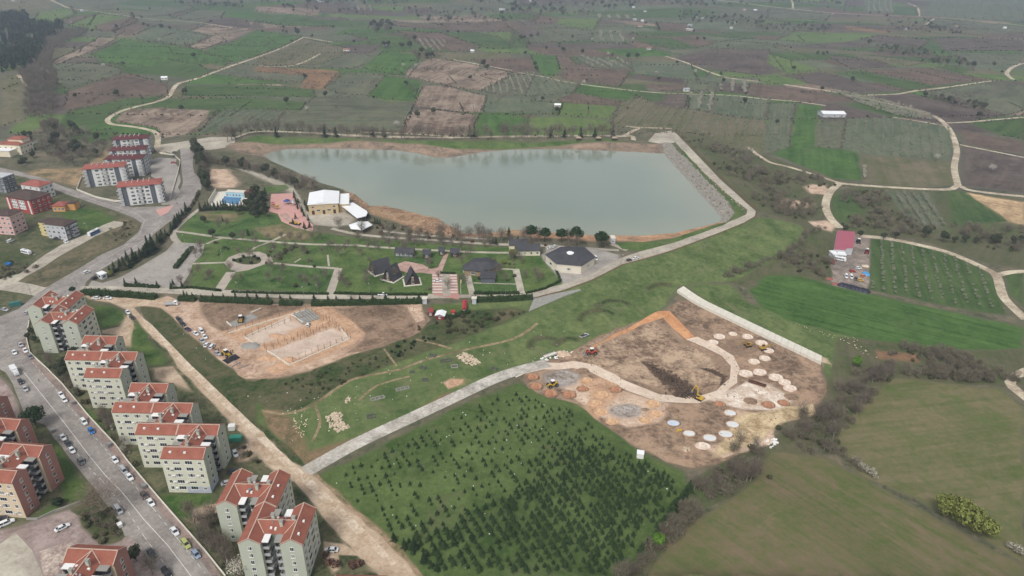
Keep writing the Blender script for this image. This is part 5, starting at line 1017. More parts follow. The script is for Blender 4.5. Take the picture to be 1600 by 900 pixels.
H_L, H_W, H_G, H_E, H_R = 14.86, 6.5, 5.9, 15.4, 2.1
def hblock_parts(front, gable, blue=False):
    W = 2 * H_W + H_G; P_ = []
    m = MB()
    for y0 in (0, H_W + H_G):
        ym = y0 + H_W / 2; ze = H_E; zr = H_E + H_R - .05
        vs = [(0, y0, -2), (H_L, y0, -2), (H_L, y0 + H_W, -2), (0, y0 + H_W, -2), (0, y0, ze), (H_L, y0, ze), (H_L, y0 + H_W, ze), (0, y0 + H_W, ze), (0, ym, zr), (H_L, ym, zr)]
        m.add(vs, [(0, 1, 5, 4), (2, 3, 7, 6)], front); m.add(vs, [(1, 2, 6, 9, 5), (3, 0, 4, 8, 7)], gable)
    m.box(4.6, 10.3, H_W, H_W + H_G, -2, H_E, gable)
    P_.append(('wall', m, None))
    for y0 in (0, H_W + H_G):
        r_ = MB(); gable_roof(r_, 0, H_L, y0, y0 + H_W, H_E, H_R, R_RED, .0); P_.append(('roof', r_, None))
        c = MB(); ym = y0 + H_W / 2; c.bar((0, ym, H_E + H_R + .2), (H_L, ym, H_E + H_R + .2), .3, .14, RIDGE)
        for xx in (0.12, H_L - .12):
            for s_ in (-1, 1): c.bar((xx, ym + s_ * (H_W / 2 + .2), H_E + .12), (xx, ym, H_E + H_R + .21), .2, .1, RIDGE)
        P_.append(('ridge_cap', c, None))
    # link roof: ridge across, between the two wing ridges
    lr = MB(); x0, x1 = 4.0, 10.9; xm = (x0 + x1) / 2; ya, yb = H_W / 2, H_W * 1.5 + H_G; zr = H_E + H_R + .02; ze = H_E + .15
    vs = [(x0, ya + H_W / 2 - .3, ze), (x0, yb - H_W / 2 + .3, ze), (xm, ya + .2, zr + .1), (xm, yb - .2, zr + .1), (x1, ya + H_W / 2 - .3, ze), (x1, yb - H_W / 2 + .3, ze), (x0, H_W, ze - .25), (x0, H_W + H_G, ze - .25), (x1, H_W, ze - .25), (x1, H_W + H_G, ze - .25)]
    lr.add(vs, [(0, 2, 3, 1), (2, 4, 5, 3), (0, 1, 7, 6), (5, 4, 8, 9)], R_RED); P_.append(('roof', lr, None))
    lc = MB(); lc.bar((xm, ya + .3, zr + .2), (xm, yb - .3, zr + .2), .3, .12, RIDGE)
    for xx in (x0, x1):
        lc.bar((xx, H_W - .1, ze + .12), (xm, H_W / 2 + .3, zr + .2), .22, .1, RIDGE); lc.bar((xx, H_W + H_G + .1, ze + .12), (xm, yb - .3, zr + .2), .22, .1, RIDGE)
    P_.append(('ridge_cap', lc, None))
    for cx, cy in ((xm - 1.2, H_W + 1.2), (xm + 1.4, H_W + H_G - 1.4), (xm + .4, H_W / 2 + 1.2)):
        ch = MB(); ch.box(cx - .45, cx + .45, cy - .45, cy + .45, H_E + .6, H_E + H_R + 1.1, B_GABLE); ch.box(cx - .6, cx + .6, cy - .6, cy + .6, H_E + H_R + 1.1, H_E + H_R + 1.3, M_CONCD); P_.append(('chimney', ch, None))
    for cx, cy in ((xm - 2.2, H_W + 2.8), (xm + 2.0, H_W + 3.4), (xm - 1.9, H_W + 4.2), (3.0, 1.7), (8.0, 1.6)):
        sk = MB(); k = H_R / (H_W / 2); zz = (H_E + cy * k + .2) if cy < H_W / 2 else H_E + .9; sk.box(cx - .4, cx + .4, cy - .3, cy + .3, zz - .3, zz + .35, WHITEP); P_.append(('skylight', sk, None))
    # balconies stacked in the two recesses
    for xa, xb, s_ in ((1.0, 4.4, 0), (10.5, 13.9, 1)):
        for ya, yb in ((H_W + .02, H_W + 2.1), (H_W + H_G - 2.1, H_W + H_G - .02)):
            for k in range(5):
                z = .9 + 2.85 * k; b = MB(); b.box(xa, xb, ya, yb, z, z + .16, M_CONCD)
                b.box(xa, xa + .1, ya, yb, z + .16, z + 1.1, RAIL); b.box(xb - .1, xb, ya, yb, z + .16, z + 1.1, RAIL)
                yy = yb if ya < H_W + 1 else ya; b.box(xa, xb, min(yy, yy + (.1 if yy == ya else -.1)), max(yy, yy + (.1 if yy == ya else -.1)), z + .161, z + 1.1, (RAIL, B_GREY, B_LGREY)[(k * 2 + s_ + (ya > H_W + 1)) % 3])
                yi = ya - .02 if ya < H_W + 1 else yb + .02; b.box(xa + .5, xb - .5, yi - .03, yi + .03, z + .2, z + 2.3, DARKP)
                P_.append(('balcony', b, None))
            c = MB(); c.box(xa - .15, xb + .15, ya, yb + .001, H_E - .15, H_E + .1, WHITEP if (ya > H_W + 1) != (s_ == 1) else M_CONCD); c.box(xa + .1, xb - .1, ya + .2, yb - .2, H_E - 1.4, H_E - .15, M_GLASS); P_.append(('canopy', c, None))
    if blue:
        q = MB(); q.box(6.8, H_L + .03, -.03, .2, -1.5, 3.0, B_BLUE); q.box(H_L - .2, H_L + .031, .2, H_W, -1.5, 3.0, B_BLUE); P_.append(('painted_ground_floor', q, None))
    return P_
def hblock_windows(root):
    W = 2 * H_W + H_G
    for k in range(5):
        z = 1.55 + 2.85 * k
        for x, me in ((1.7, WIN_S), (5.2, WIN_L), (9.4, WIN_L), (13.1, WIN_S)):
            win(root, me, x, -.03, z, 0); win(root, me, H_L - x, W + .03, z, math.pi)
        for y in (H_W / 2, H_W * 1.5 + H_G):
            win(root, WIN_S, -.03, y, z, -math.pi / 2); win(root, WIN_S, H_L + .03, y, z, math.pi / 2)
HB = {}
_a = MB(); _a.box(-.45, .45, -.18, .15, 0, .6, WHITEP); _a.box(-.2, .2, -.2, -.18, .1, .5, M_METAL); AC_ = _a.mesh('air_conditioner'); _a = MB(); _a.cyl((0, 0, 0), (0, 0, 1.0), .04, .04, M_METAL, 5); _a.cyl((0, -.1, 1.0), (0, -.25, 1.12), .38, .3, M_METAL, 10); DISH_ = _a.mesh('satellite_dish')
def hblock(px, rz, label, style='cream', off=(0, 0), blue=False, zoff=0.0):
    key = (style, blue)
    q = ground_xy([px], H_E)[0]; z = gz(q[0], q[1]); c, s = math.cos(rz), math.sin(rz)
    x = q[0] + off[0] * c - off[1] * s; y = q[1] + off[0] * s + off[1] * c
    root = empty('apartment_block', (x, y, z + zoff), rz, label, 'apartment block', 'cream apartment blocks' if style == 'cream' else 'salmon apartment blocks')
    if key not in HB:
        fr, gb = (B_CREAM, B_GABLE) if style == 'cream' else (B_PEACH, B_SALM); HB[key] = [(n, m.mesh(n)) for n, m, _ in hblock_parts(fr, gb, blue)]
    last = root
    for n, me in HB[key]:
        o = obj(n, me, last if n in ('ridge_cap', 'chimney', 'skylight') else root)
        if n == 'roof': last = o
    for _ in range(7):
        x = wrng.choice((3.2, 7.3, 11.6)); z = 1.2 + 2.85 * wrng.randrange(5) + .5; obj('air_conditioner', AC_, root, (x, -.2, z))
    for _ in range(2): obj('satellite_dish', DISH_, last, (wrng.uniform(5, 10), wrng.uniform(H_W + .5, H_W + H_G - .5), H_E + 1.0), wrng.uniform(-.6, .6))
    hblock_windows(root); return root
PIT = H_W + H_G
# row of three staggered blocks, two pairs and the pair nearest the camera
hblock((250, 716), 0, 'cream red-roofed block with the pale blue corner, foremost of the row of three', blue=True)
hblock((250, 716), 0, 'cream red-roofed block in the middle of the staggered row of three', off=(-14.9, PIT))
hblock((250, 716), 0, 'cream red-roofed block with white gable, rearmost of the staggered row of three', off=(-29.8, 2 * PIT))
hblock((130, 589), 0, 'cream red-roofed block of the second pair, standing nearer the avenue row', off=(0, 0))
hblock((130, 589), 0, 'cream red-roofed block of the second pair, behind its twin and nearer the dirt road bend', off=(-14.9, PIT))
a_, b_ = ground_xy([(120, 507), (147, 482)], H_E); an = math.atan2((b_ - a_)[1], (b_ - a_)[0])
hblock((120, 507), an, 'cream red-roofed block turned to the road junction, with dark balconies facing the camera')
hblock((120, 507), an, 'cream red-roofed block at the far end of the housing, next to the junction', off=(14.9, PIT))
hblock((472, 852), math.pi / 2, 'nearest cream red-roofed block with the white car parked at its side')
hblock((472, 852), math.pi / 2, 'cream red-roofed block touching the rear corner of the nearest block beside the dirt road', off=(14.9, PIT))
a_, b_ = ground_xy([(40, 808), (97, 749)]); g_ = math.atan2((b_ - a_)[1], (b_ - a_)[0]); rz_s = g_ - math.pi / 2
hblock((19, 755), rz_s, 'salmon block with peach front beside the plaza, dark balconies facing the avenue', 'salmon', off=(-H_L, 0))
hblock((46, 655), rz_s, 'salmon red-roofed block behind the large dark pine', 'salmon', off=(-H_L, -(2 * H_W + H_G)))
hblock((12, 619.5), rz_s, 'salmon red-roofed block farthest up the avenue, cut by the left edge', 'salmon', off=(-H_L, -(2 * H_W + H_G)))
a_, b_ = ground_xy([(116, 852), (195, 856)], H_E); rz4 = math.atan2((b_ - a_)[1], (b_ - a_)[0])
hblock((108, 866), rz4, 'salmon red-roofed block at the bottom edge below the plaza', 'salmon', off=(0, -(PIT + 3)))
hblock((524, 897), 0, 'red-roofed cream block only its roof edge showing at the bottom', off=(0, -(2 * H_W + H_G)), zoff=-.5)

def house(name, label, cat, FL, FR, depth, h, walls, roof, rise=2.0, kind='hip', floors=3, cols=4, scols=3, ov=.5, base=1.5, wmesh=None, group=None, width=None, chim=0, side=None):
    """rectangular house from the pixels of its two front eave corners; parts wall, roof, window, chimney"""
    a, b = ground_xy([FL, FR], h); L = np.hypot(*(b - a)) if width is None else width; rz = math.atan2((b - a)[1], (b - a)[0])
    z = min(gz(*a), gz(*b)); root = empty(name, (a[0], a[1], z), rz, label, cat, group)
    m = MB(); m.box(0, L, 0, depth, -base, h, walls)
    if side: m.box(L - .1, L + .02, .02, depth - .02, -base, h - .02, side)
    m.obj('wall', root)
    r_ = MB()
    if kind == 'hip': hip_roof(r_, 0, L, 0, depth, h, rise, roof, ov)
    elif kind == 'gable':
        gable_roof(r_, 0, L, 0, depth, h, rise, roof, ov, ov); ym = depth / 2
        g2 = MB()
        for xx in (.02, L - .02): g2.add([(xx, .02, h - .01), (xx, depth - .02, h - .01), (xx, ym, h + rise - .1)], [(0, 1, 2)], walls)
        g2.obj('gable', root)
    elif kind == 'gable_y':
        vs = [(-ov, -ov, h), (L + ov, -ov, h), (L + ov, depth + ov, h), (-ov, depth + ov, h), (L / 2, -ov, h + rise), (L / 2, depth + ov, h + rise)]
        r_.add(vs, [(0, 4, 5, 3), (1, 2, 5, 4), (0, 3, 2, 1)], roof); g2 = MB(); g2.add([(0.02, -.02, h - .02), (L - .02, -.02, h - .02), (L / 2, -.02, h + rise - .12)], [(0, 1, 2)], walls); g2.obj('gable', root)
    else: r_.box(-ov, L + ov, -ov, depth + ov, h, h + rise, roof)
    ro_ = r_.obj('roof', root)
    fh = (h - .3) / floors
    for k in range(floors):
        z0 = .9 + k * fh if floors > 1 else h * .3; me = wmesh or WIN_M
        for i in range(cols): win(root, me, L * (i + .5) / cols, -.03, z0, 0)
        for i in range(scols): win(root, me, L + .035, depth * (i + .5) / scols, z0, math.pi / 2)
    for i in range(chim):
        c = MB(); x = L * (.2 + .6 * (i % max(1, chim // 2)) / max(1, chim // 2 - .5)) if chim > 1 else L * .5; y = depth * (.35 if i < chim / 2 else .68)
        c.box(x - .25, x + .25, y - .25, y + .25, h + .3, h + rise + .5, WHITEP); c.box(x - .38, x + .38, y - .38, y + .38, h + rise + .5, h + rise + .65, M_METAL); c.obj('chimney', ro_)
    return root, L
# five white and grey blocks of the estate
def estate_block(FL, FR, depth, roof, label):
    h = 14.2; root, L = house('apartment_block', label, 'apartment block', FL, FR, depth, h, B_WHITE, roof, 2.0, 'hip', 5, 0, 0, .8, 2.0, group='white and grey estate blocks', chim=10)
    for x0, x1 in ((L * .08, L * .2), (L * .74, L * .86)):
        p = MB(); p.box(x0, x1, -.06, .05, -1, h - .02, B_GREY); p.obj('grey_panel', root)
    p = MB(); p.box(L - .05, L + .06, depth * .25, depth * .45, -1, h - .02, B_GREY); p.obj('grey_panel', root)
    for k in range(5):
        z = .8 + 2.75 * k
        for i, x in enumerate((.32, .44, .56, .67)): win(root, WIN_T if i % 3 else WIN_L, L * x, -.06, z, 0)
        for y in (.12, .6, .85): win(root, WIN_M, L + .06, depth * y, z, math.pi / 2)
        for x0, x1, y0, y1 in ((-.9, 2.2, -1.0, 2.4), (L - 2.2, L + .9, -1.0, 2.4), (L + .02, L + 1.2, depth * .55, depth * .72), (L * .46, L * .54, -.9, 0), (L + .02, L + 1.1, depth - 3.0, depth - .2)):
            b = MB(); b.box(x0, x1, y0, y1, z - .3, z - .14, WHITEP); b.box(x0, x1, y0, y0 + .1, z - .14, z + .8, RAIL); b.box(x1 - .1, x1, y0 + .1, y1, z - .14, z + .8, RAIL); b.obj('balcony', root)
estate_block((183, 293), (250, 287), 13, R_BRIGHT, 'white and grey block with bright red roof, standing alone in front at the road')
estate_block((129, 265), (194, 260), 13, R_BRIGHT, 'white and grey block with bright red roof, left of the foremost estate block')
estate_block((163, 249), (219, 248.5), 13, R_MAR, 'white and grey block with maroon roof, nearest of the three maroon ones')
estate_block((170, 236), (226, 233.5), 13, R_MAR, 'white and grey block with maroon roof, middle of the three maroon ones')
estate_block((176, 219), (230, 216), 13, R_MAR, 'white and grey block with maroon roof, farthest of the three maroon ones')
# houses at the left edge
r1, L1 = house('villa', 'cream villa with stepped red roofs among dark trees at the left edge', 'house', (-6, 225), (30, 227), 15, 8.5, plain('render_ivory', (224, 214, 190), var=.05), R_RED, 2.4, 'hip', 2, 4, 4, .6)
u = MB(); u.box(L1 * .35, L1 * .98, 5, 14, 8.5, 12.0, MATS['render_ivory']); u.obj('upper_storey', r1); u2 = MB(); hip_roof(u2, L1 * .35, L1 * .98, 5, 14, 12.0, 2, R_RED, .5); u2.obj('roof', r1)
u = MB(); u.box(-1, L1 * .8, -8, 0, -1.5, 5.2, MATS['render_ivory']); u.obj('front_wing', r1); u = MB(); u.box(-1.4, L1 * .8 + .4, -8.4, -.05, 5.2, 5.5, R_WHITE); u.obj('terrace_roof', r1)
house('house', 'white three-storey house with red hipped roof behind the red building', 'house', (32, 288), (61, 292), 11, 10, B_WHITE, R_BRIGHT, 2.4, 'hip', 3, 3, 3, .6)
r2, L2 = house('office_building', 'red and white building with dark hipped roof at the left', 'building', (7, 306), (47, 313), 15, 10.5, B_RED, R_BROWN, 2.6, 'hip', 3, 0, 4, .8)
for x0, x1 in ((.22, .44), (.5, .74)):
    p = MB(); p.box(L2 * x0, L2 * x1, -.08, .05, 2.6, 9.2, B_WHITE); p.obj('white_panel', r2)
    for k in range(3):
        for i in range(3): win(r2, WIN_S, L2 * (x0 + (x1 - x0) * (i + .5) / 3), -.09, 3.2 + k * 2.2, 0)
for x in (.08, .9): p = MB(); p.box(L2 * x - .7, L2 * x + .7, -.07, .04, -1, 9.8, B_WHITE); p.obj('white_panel', r2)
r3, L3 = house('house', 'small orange house with red hipped roof next to the red building', 'house', (81, 322), (100, 322), 9, 4.2, B_ORA, R_BRIGHT, 1.8, 'hip', 1, 3, 2, .5)
p = MB(); p.box(L3, L3 + 5.5, 3, 9, -1, 4.8, B_ORA); p.obj('annex', r3); p = MB(); p.box(L3 - .02, L3 + 5.8, 2.7, 9.3, 4.8, 5.1, R_BROWN); p.obj('annex_roof', r3)
r4, L4 = house('apartment_house', 'grey and white four-storey house with brown roof and yellow rear part', 'house', (70, 350), (100, 353.5), 10, 9.6, B_LGREY, R_BROWN, 1.6, 'hip', 3, 4, 3, .5, side=B_GREY)
p = MB(); p.box(-7, -.02, 2, 10, -1.5, 9.4, B_YEL); p.obj('yellow_wing', r4); p = MB(); p.box(-7.3, -.05, 1.7, 10.3, 9.4, 9.8, R_BROWN); p.obj('roof', r4)
for k in range(4):
    b = MB(); b.box(-8.1, -7, 2.4, 9, .4 + 2.4 * k, 1.5 + 2.4 * k, B_YEL); b.obj('balcony', r4); b = MB(); b.box(L4 + .03, L4 + 1.1, 5, 9, .4 + 2.4 * k, 1.4 + 2.4 * k, RAIL); b.obj('balcony', r4)
    win(r4, WIN_M, -3.5, 1.97, 1.0 + 2.3 * k, 0)
house('apartment_house', 'pink apartment house cut by the left edge', 'house', (-16, 336), (14, 338), 11, 13, B_PINK, R_BROWN, 1.4, 'hip', 4, 4, 3, .4)
house('apartment_house', 'dark grey modern block cut by the left edge above the road', 'house', (-20, 276), (4, 278), 10, 12, B_GREY, B_LGREY, .5, 'flat', 4, 4, 3, .2)
# sports pool
def pool():
    q = [ground_xy([p])[0] for p in ((345, 316.5), (371.5, 320.5), (378.5, 307.5), (351, 306.5))]; o = q[0]
    root = empty('swimming_pool', (o[0], o[1], gz(*o)), 0, 'rectangular blue outdoor pool behind the conifer screen', 'pool'); P_ = [tuple(v - o) for v in q]; cx = np.mean(P_, 0)
    m = MB(); m.prism(P_, .0, .14, plain('pool_water', (70, 118, 160), .06, .5, var=.1, scale=.4)); m.obj('water', root)
    ed = [tuple(cx + (np.array(p) - cx) * 1.07) for p in P_]; m = MB()
    for a, b in zip(ed, ed[1:] + ed[:1]): m.bar((*a, .12), (*b, .12), .5, .3, WHITEP)
    m.obj('rim', root)
pool()
rp_, Lp = house('pool_house', 'pale blue pool building with a row of dark windows behind the pool', 'building', (352, 300), (381, 301.5), 5, 4.0, plain('render_sky_blue', (168, 204, 214), var=.05), M_CONC, .3, 'flat', 1, 6, 0, .2, wmesh=WIN_S)
p = MB(); p.box(Lp + .2, Lp + 7, .5, 6, 0, 4.4, M_WOOD); p.box(Lp, Lp + 7.3, .2, 6.4, 4.4, 4.7, plain('sheet_brown', (110, 66, 58))); p.obj('brown_annex', rp_)
def wall_px(name, label, cat, pts, h, th, mat, group=None, step=8.0, cap=None):
    """free-standing wall that follows the ground, in panels"""
    q = ground_xy(pts); o = q[0]; root = empty(name, (o[0], o[1], gz(*o)), 0, label, cat, group); z0 = gz(*o); me_ = []
    for a, b in zip(q[:-1], q[1:]):
        n = max(1, int(np.hypot(*(b - a)) / step))
        for i in range(n):
            p0 = a + (b - a) * i / n; p1 = a + (b - a) * ((i + .985) / n); m = MB(); za, zb = gz(*p0) - z0, gz(*p1) - z0
            m.bar((*(p0 - o), za + h / 2 - .2), (*(p1 - o), zb + h / 2 - .2), th, h + .4, mat)
            if cap: m.bar((*(p0 - o), za + h + .06), (*(p1 - o), zb + h + .06), th + .15, .1, cap)
            m.obj('wall_panel', root)
    return root
wall_px('boundary_wall', 'pale wall at the left side of the pool terrace', 'wall', [(327, 319), (338, 300)], 3.2, .3, M_CONC)
wall_px('boundary_wall', 'low pale wall around the foot of the estate blocks along the road', 'wall', [(128, 278), (120, 297), (150, 309), (178, 315), (204, 316)], 1.3, .3, M_CONC)
wall_px('boundary_wall', 'low grey wall between estate car park and upper road', 'wall', [(250, 240), (272, 243), (282, 252), (278, 272), (266, 312)], 1.2, .3, M_CONC)
wall_px('boundary_wall', 'low wall along the pavement of the avenue below the cream blocks', 'wall', [(353, 902), (321, 862), (251, 782), (201, 723), (181, 696), (139, 651), (97, 600), (74, 577), (47, 552), (42, 530), (46, 502)], .8, .3, M_CONC, step=6)
wall_px('boundary_wall', 'low stone wall between the salmon block lawn and the plaza', 'wall', [(42, 812), (60, 812), (84, 800), (108, 792), (128, 784)], .8, .35, M_CONCD)
# white-roofed event hall
def hall():
    h = 7.5; a, b, c = ground_xy([(481.5, 320), (528, 317.5), (520, 293)], h)[:3]; rz = math.atan2((b - a)[1], (b - a)[0]); L = np.hypot(*(b - a)); dp = 26.0
    root = empty('event_hall', (a[0], a[1], gz(*a)), rz, 'large beige event hall with wide white sheet roof beside the lake', 'hall')
    be = plain('render_beige', (196, 176, 140), var=.05); m = MB(); m.box(0, L, 0, dp, -1, h, be); m.obj('wall', root)
    r_ = MB(); vs = [(-.6, -.6, h), (L + .6, -.6, h), (L + .6, dp + .6, h), (-.6, dp + .6, h), (L / 2, -.6, h + 1.6), (L / 2, dp + .6, h + 1.6)]
    r_.add(vs, [(0, 4, 5, 3), (1, 2, 5, 4), (0, 1, 4), (3, 5, 2), (0, 3, 2, 1)], R_WHITE); r_.obj('roof', root)
    for i in range(9): s_ = MB(); x = L * i / 8.0; s_.bar((min(max(x, .1), L - .1), -.62, h + .05 + 1.6 * (1 - abs(x - L / 2) / (L / 2)) - .1), (min(max(x, .1), L - .1), dp + .62, h + .05 + 1.6 * (1 - abs(x - L / 2) / (L / 2)) - .1), .1, .1, WHITEP); s_.obj('roof_seam', root)
    for x in (.14, .5, .86):
        d = MB(); d.box(L * x - .9, L * x + .9, -.06, .03, 0, 3.0, M_WOOD); d.obj('door', root); win(root, WIN_M, L * x, -.04, 4.6, 0)
    for x in (.32, .68): win(root, WIN_L, L * x, -.04, 2.2, 0)
    m = MB(); m.box(L + .3, L + 7, 3, dp - 2, 0, 5.6, be); m.obj('annex_wall', root); m = MB(); m.box(L + .7, L + 7.6, 2.4, dp - 1.4, 5.6, 6.0, R_WHITE); m.obj('annex_roof', root)
hall()
def canopy(px, h, label, legs=True, rise=.0):
    q = ground_xy(px, h); o = q.mean(0); root = empty('white_canopy', (o[0], o[1], gz(*o)), 0, label, 'canopy'); P_ = [tuple(v - o) for v in q]
    m = MB(); n = len(P_)
    if rise:
        m.add([(p[0], p[1], h) for p in P_] + [(0, 0, h + rise)], [(i, (i + 1) % n, n) for i in range(n)] if sum(P_[i][0] * P_[(i + 1) % n][1] - P_[(i + 1) % n][0] * P_[i][1] for i in range(n)) > 0 else [((i + 1) % n, i, n) for i in range(n)], R_WHITE)
        m.prism(P_, h - .5, h - .01, R_WHITE)
    else: m.prism(P_, h - .2, h + .1, R_WHITE)
    m.obj('roof', root)
    for p in P_:
        l = MB(); p = np.array(p) * .93; l.cyl((p[0], p[1], -.5), (p[0], p[1], h - .2), .12, .12, M_METAL, 6); l.obj('post', root)
canopy([(527, 318.5), (552, 316.5), (575, 331), (572, 337.5), (558, 341), (538, 325)], 4.0, 'bent white flat canopy between event hall and shore')
canopy([(545, 351), (560, 346), (575, 346), (582, 351), (566, 359), (548, 357)], 3.0, 'low white tent roof below the event hall', rise=1.4)
# A-frame cabins
def aframe(px, dirpx, ln, wd, ht, label):
    c = ground_xy([px])[0]; d = ground_xy([(px[0] + dirpx[0], px[1] + dirpx[1])])[0] - c; rz = math.atan2(d[1], d[0])
    root = empty('cabin', (c[0], c[1], gz(*c)), rz, label, 'cabin', 'dark A-frame cabins'); m = MB(); m.box(-ln / 2 - .6, ln / 2 + .6, -wd / 2 - .8, wd / 2 + .8, -.5, .35, M_CONC); m.obj('plinth', root)
    r_ = MB()
    for s_ in (-1, 1):
        vs = [(-ln / 2, s_ * wd / 2, .36), (ln / 2, s_ * wd / 2, .36), (ln / 2 + .5, 0, ht), (-ln / 2 - .5, 0, ht), (-ln / 2, s_ * (wd / 2 - .3), .36), (ln / 2, s_ * (wd / 2 - .3), .36), (ln / 2 + .5, 0, ht - .4), (-ln / 2 - .5, 0, ht - .4)]
        r_.add(vs, [(0, 1, 2, 3), (7, 6, 5, 4), (0, 3, 7, 4), (1, 5, 6, 2), (0, 4, 5, 1)], R_DARK)
    r_.obj('roof', root)
    for s_ in (-1, 1):
        g2 = MB(); x = s_ * (ln / 2 - .5); g2.add([(x, -wd / 2 + .35, .36), (x, wd / 2 - .35, .36), (x, 0, ht - .6)], [(0, 1, 2)], M_WOOD); g2.obj('gable', root); win(root, WIN_T, x + s_ * .05, 0, 1.0, s_ * math.pi / 2); win(root, WIN_S, x + s_ * .05, 0, 3.8, s_ * math.pi / 2)
aframe((594, 424), (27, -8), 11, 8, 8, 'leftmost of the three dark A-frame cabins'); aframe((613, 435), (-16, 10), 9, 8, 8.5, 'middle one of the three dark A-frame cabins'); aframe((644, 441), (3, 12), 8.5, 8.5, 8.5, 'rightmost of the three dark A-frame cabins')
for FL, FR, dp, lb in (((617, 394), (645, 395), 7, 'long dark-roofed lodge at the north side of the red paved court'), ((661, 397), (672, 397), 6, 'small dark-roofed hut behind the red court, left of the path'), ((686, 392), (694, 392), 4, 'tiny dark kiosk at the path behind the red court'), ((704, 395), (717, 395), 6, 'small dark-roofed hut right of the red path')):
    house('lodge', lb, 'hut', FL, FR, dp, 3.0, M_WOOD if dp < 7 else B_GREY, R_DARK, 1.8, 'gable', 1, max(1, int((FR[0] - FL[0]) / 7)), 1, .5, .5)
def poly_hall(name, px, apex, h, rise, wallm, roofm, label, ov=.6, doors=(), terrace=None):
    q = ground_xy(px, h); o = q.mean(0); root = empty(name, (o[0], o[1], gz(*o)), 0, label, 'building'); P_ = [v - o for v in q]
    if sum(P_[i][0] * P_[(i + 1) % len(P_)][1] - P_[(i + 1) % len(P_)][0] * P_[i][1] for i in range(len(P_))) < 0: P_ = P_[::-1]
    n = len(P_); m = MB(); m.prism([tuple(p * (1 - ov / np.hypot(*p))) for p in P_], -1, h, wallm); m.obj('wall', root)
    ap = ground_xy(apex, h + rise) - o
    r_ = MB(); vs = [(p[0], p[1], h) for p in P_] + [(p[0], p[1], h + .25) for p in P_]
    for a in ap: vs.append((a[0], a[1], h + rise))
    r_.add(vs, [(i, (i + 1) % n, n + (i + 1) % n, n + i) for i in range(n)] + [tuple(range(n - 1, -1, -1))], roofm)
    near = [min(range(len(ap)), key=lambda k: np.hypot(*(P_[i] - ap[k]))) for i in range(n)]; fs = []
    for i in range(n):
        j = (i + 1) % n; fs.append((n + i, n + j, 2 * n + near[j], 2 * n + near[i]) if near[i] != near[j] else (n + i, n + j, 2 * n + near[i]))
    r_.add(vs, fs, roofm); r_.obj('roof', root)
    for i in range(n):
        p0, p1 = np.array(P_[i]), np.array(P_[(i + 1) % n]); mid = (p0 + p1) / 2; d = p1 - p0
        if d[0] > 0 and np.hypot(*d) > 5:
            mid = mid * (1 - ov / np.hypot(*mid)); nn = np.array([d[1], -d[0]]) / np.hypot(*d); win(root, WIN_L, *(mid + nn * .3), h * .35, math.atan2(d[1], d[0]))
    return root, o
rr, oo = poly_hall('restaurant', [(722, 416), (740, 404), (762, 402.5), (782, 413), (773, 420), (752, 425), (724, 422.5)], [(738, 409), (764, 409)], 3.2, 3.4, plain('stone_tan', (150, 130, 104), var=.12, scale=1), R_DARK, 'rambling restaurant with dark many-sided roof on the park lawn')
p = MB(); p.box(1, 9, -17, -9, -.2, 3.0, B_GREY); p.obj('porch', rr); p = MB(); p.box(.5, 9.5, -17.5, -8, 3.0, 3.4, R_DARK); p.obj('roof', rr)
rr, oo = poly_hall('hall', [(851.5, 398), (876, 386), (913, 386), (931, 402), (909, 416), (869, 412.5)], [(884, 392), (896, 392)], 5.4, 3.6, plain('render_ivory2', (216, 208, 192), var=.04), R_DARK, 'six-sided ivory hall with dark slate roof and white roof lantern')
q = ground_xy([(891, 396)], 8)[0] - oo; p = MB(); p.cyl((q[0], q[1], 6.0), (q[0], q[1], 8.6), 2.2, 2.2, R_WHITE, 12); p.cyl((q[0], q[1], 8.6), (q[0], q[1], 9.2), 2.3, .8, R_WHITE, 12); p.obj('lantern', rr)
rl, Ll = house('house', 'cream long house with dark roof between restaurant and slate hall', 'house', (806, 392), (844, 391), 9, 3.6, plain('render_cream2', (222, 214, 190), var=.04), R_DARK, 2.4, 'gable', 1, 4, 2, .5); p = MB(); p.box(-3, 8, 9.2, 18, 0, 3.4, MATS['render_cream2']); p.obj('wing', rl); p = MB(); gable_roof(p, -3, 8, 9.2, 18, 3.4, 2.3, R_DARK, .4, .4); p.obj('roof', rl)
house('pump_house', 'small white flat-roofed pump house on the near shore', 'hut', (955, 373), (962, 373), 5, 3.2, B_LGREY, M_CONC, .3, 'flat', 1, 1, 1, .2)
house('kiosk', 'pale gate kiosk at the car park entrance beside the avenue', 'kiosk', (151, 427), (158, 430), 3, 3.0, B_LGREY, R_WHITE, .4, 'flat', 1, 1, 1, .3)
# entrance court huts
for FL, FR, dp, rf, lb, kd in (((723, 483), (728, 483), 9, plain('sheet_crimson', (176, 54, 62), .5), 'narrow crimson-roofed shed right of the entrance court', 'gable_y'), ((669, 488), (676, 488), 5, plain('sheet_dark_red', (140, 70, 66), .5), 'small dark red hut left of the entrance court', 'gable'), ((680, 493), (694, 494), 5, R_WHITE, 'grey-roofed red hut at the foot of the entrance court', 'gable_y'), ((706, 489), (710, 489), 2, plain('sheet_crimson', (176, 54, 62), .5), 'tiny red box at the foot of the entrance court', 'flat')):
    house('shed', lb, 'shed', FL, FR, dp, 2.4, plain('boards_red', (122, 50, 48), var=.15), rf, .9, kd, 1, 1, 0, .3, .8, wmesh=WIN_S)
for a, b, lb in ((664, 474, 'left pale gate pillar of the entrance court'), (741, 474, 'right pale gate pillar of the entrance court')):
    c = G(a, b); e = empty('gate_pillar', c, 0, lb, 'gate pillar'); m = MB(); m.box(-1.1, 1.1, -1.1, 1.1, -.5, 3.2, B_LGREY); m.obj('shaft', e); m = MB(); m.box(-1.4, 1.4, -1.4, 1.4, 3.2, 3.6, M_CONC); m.obj('cap', e)
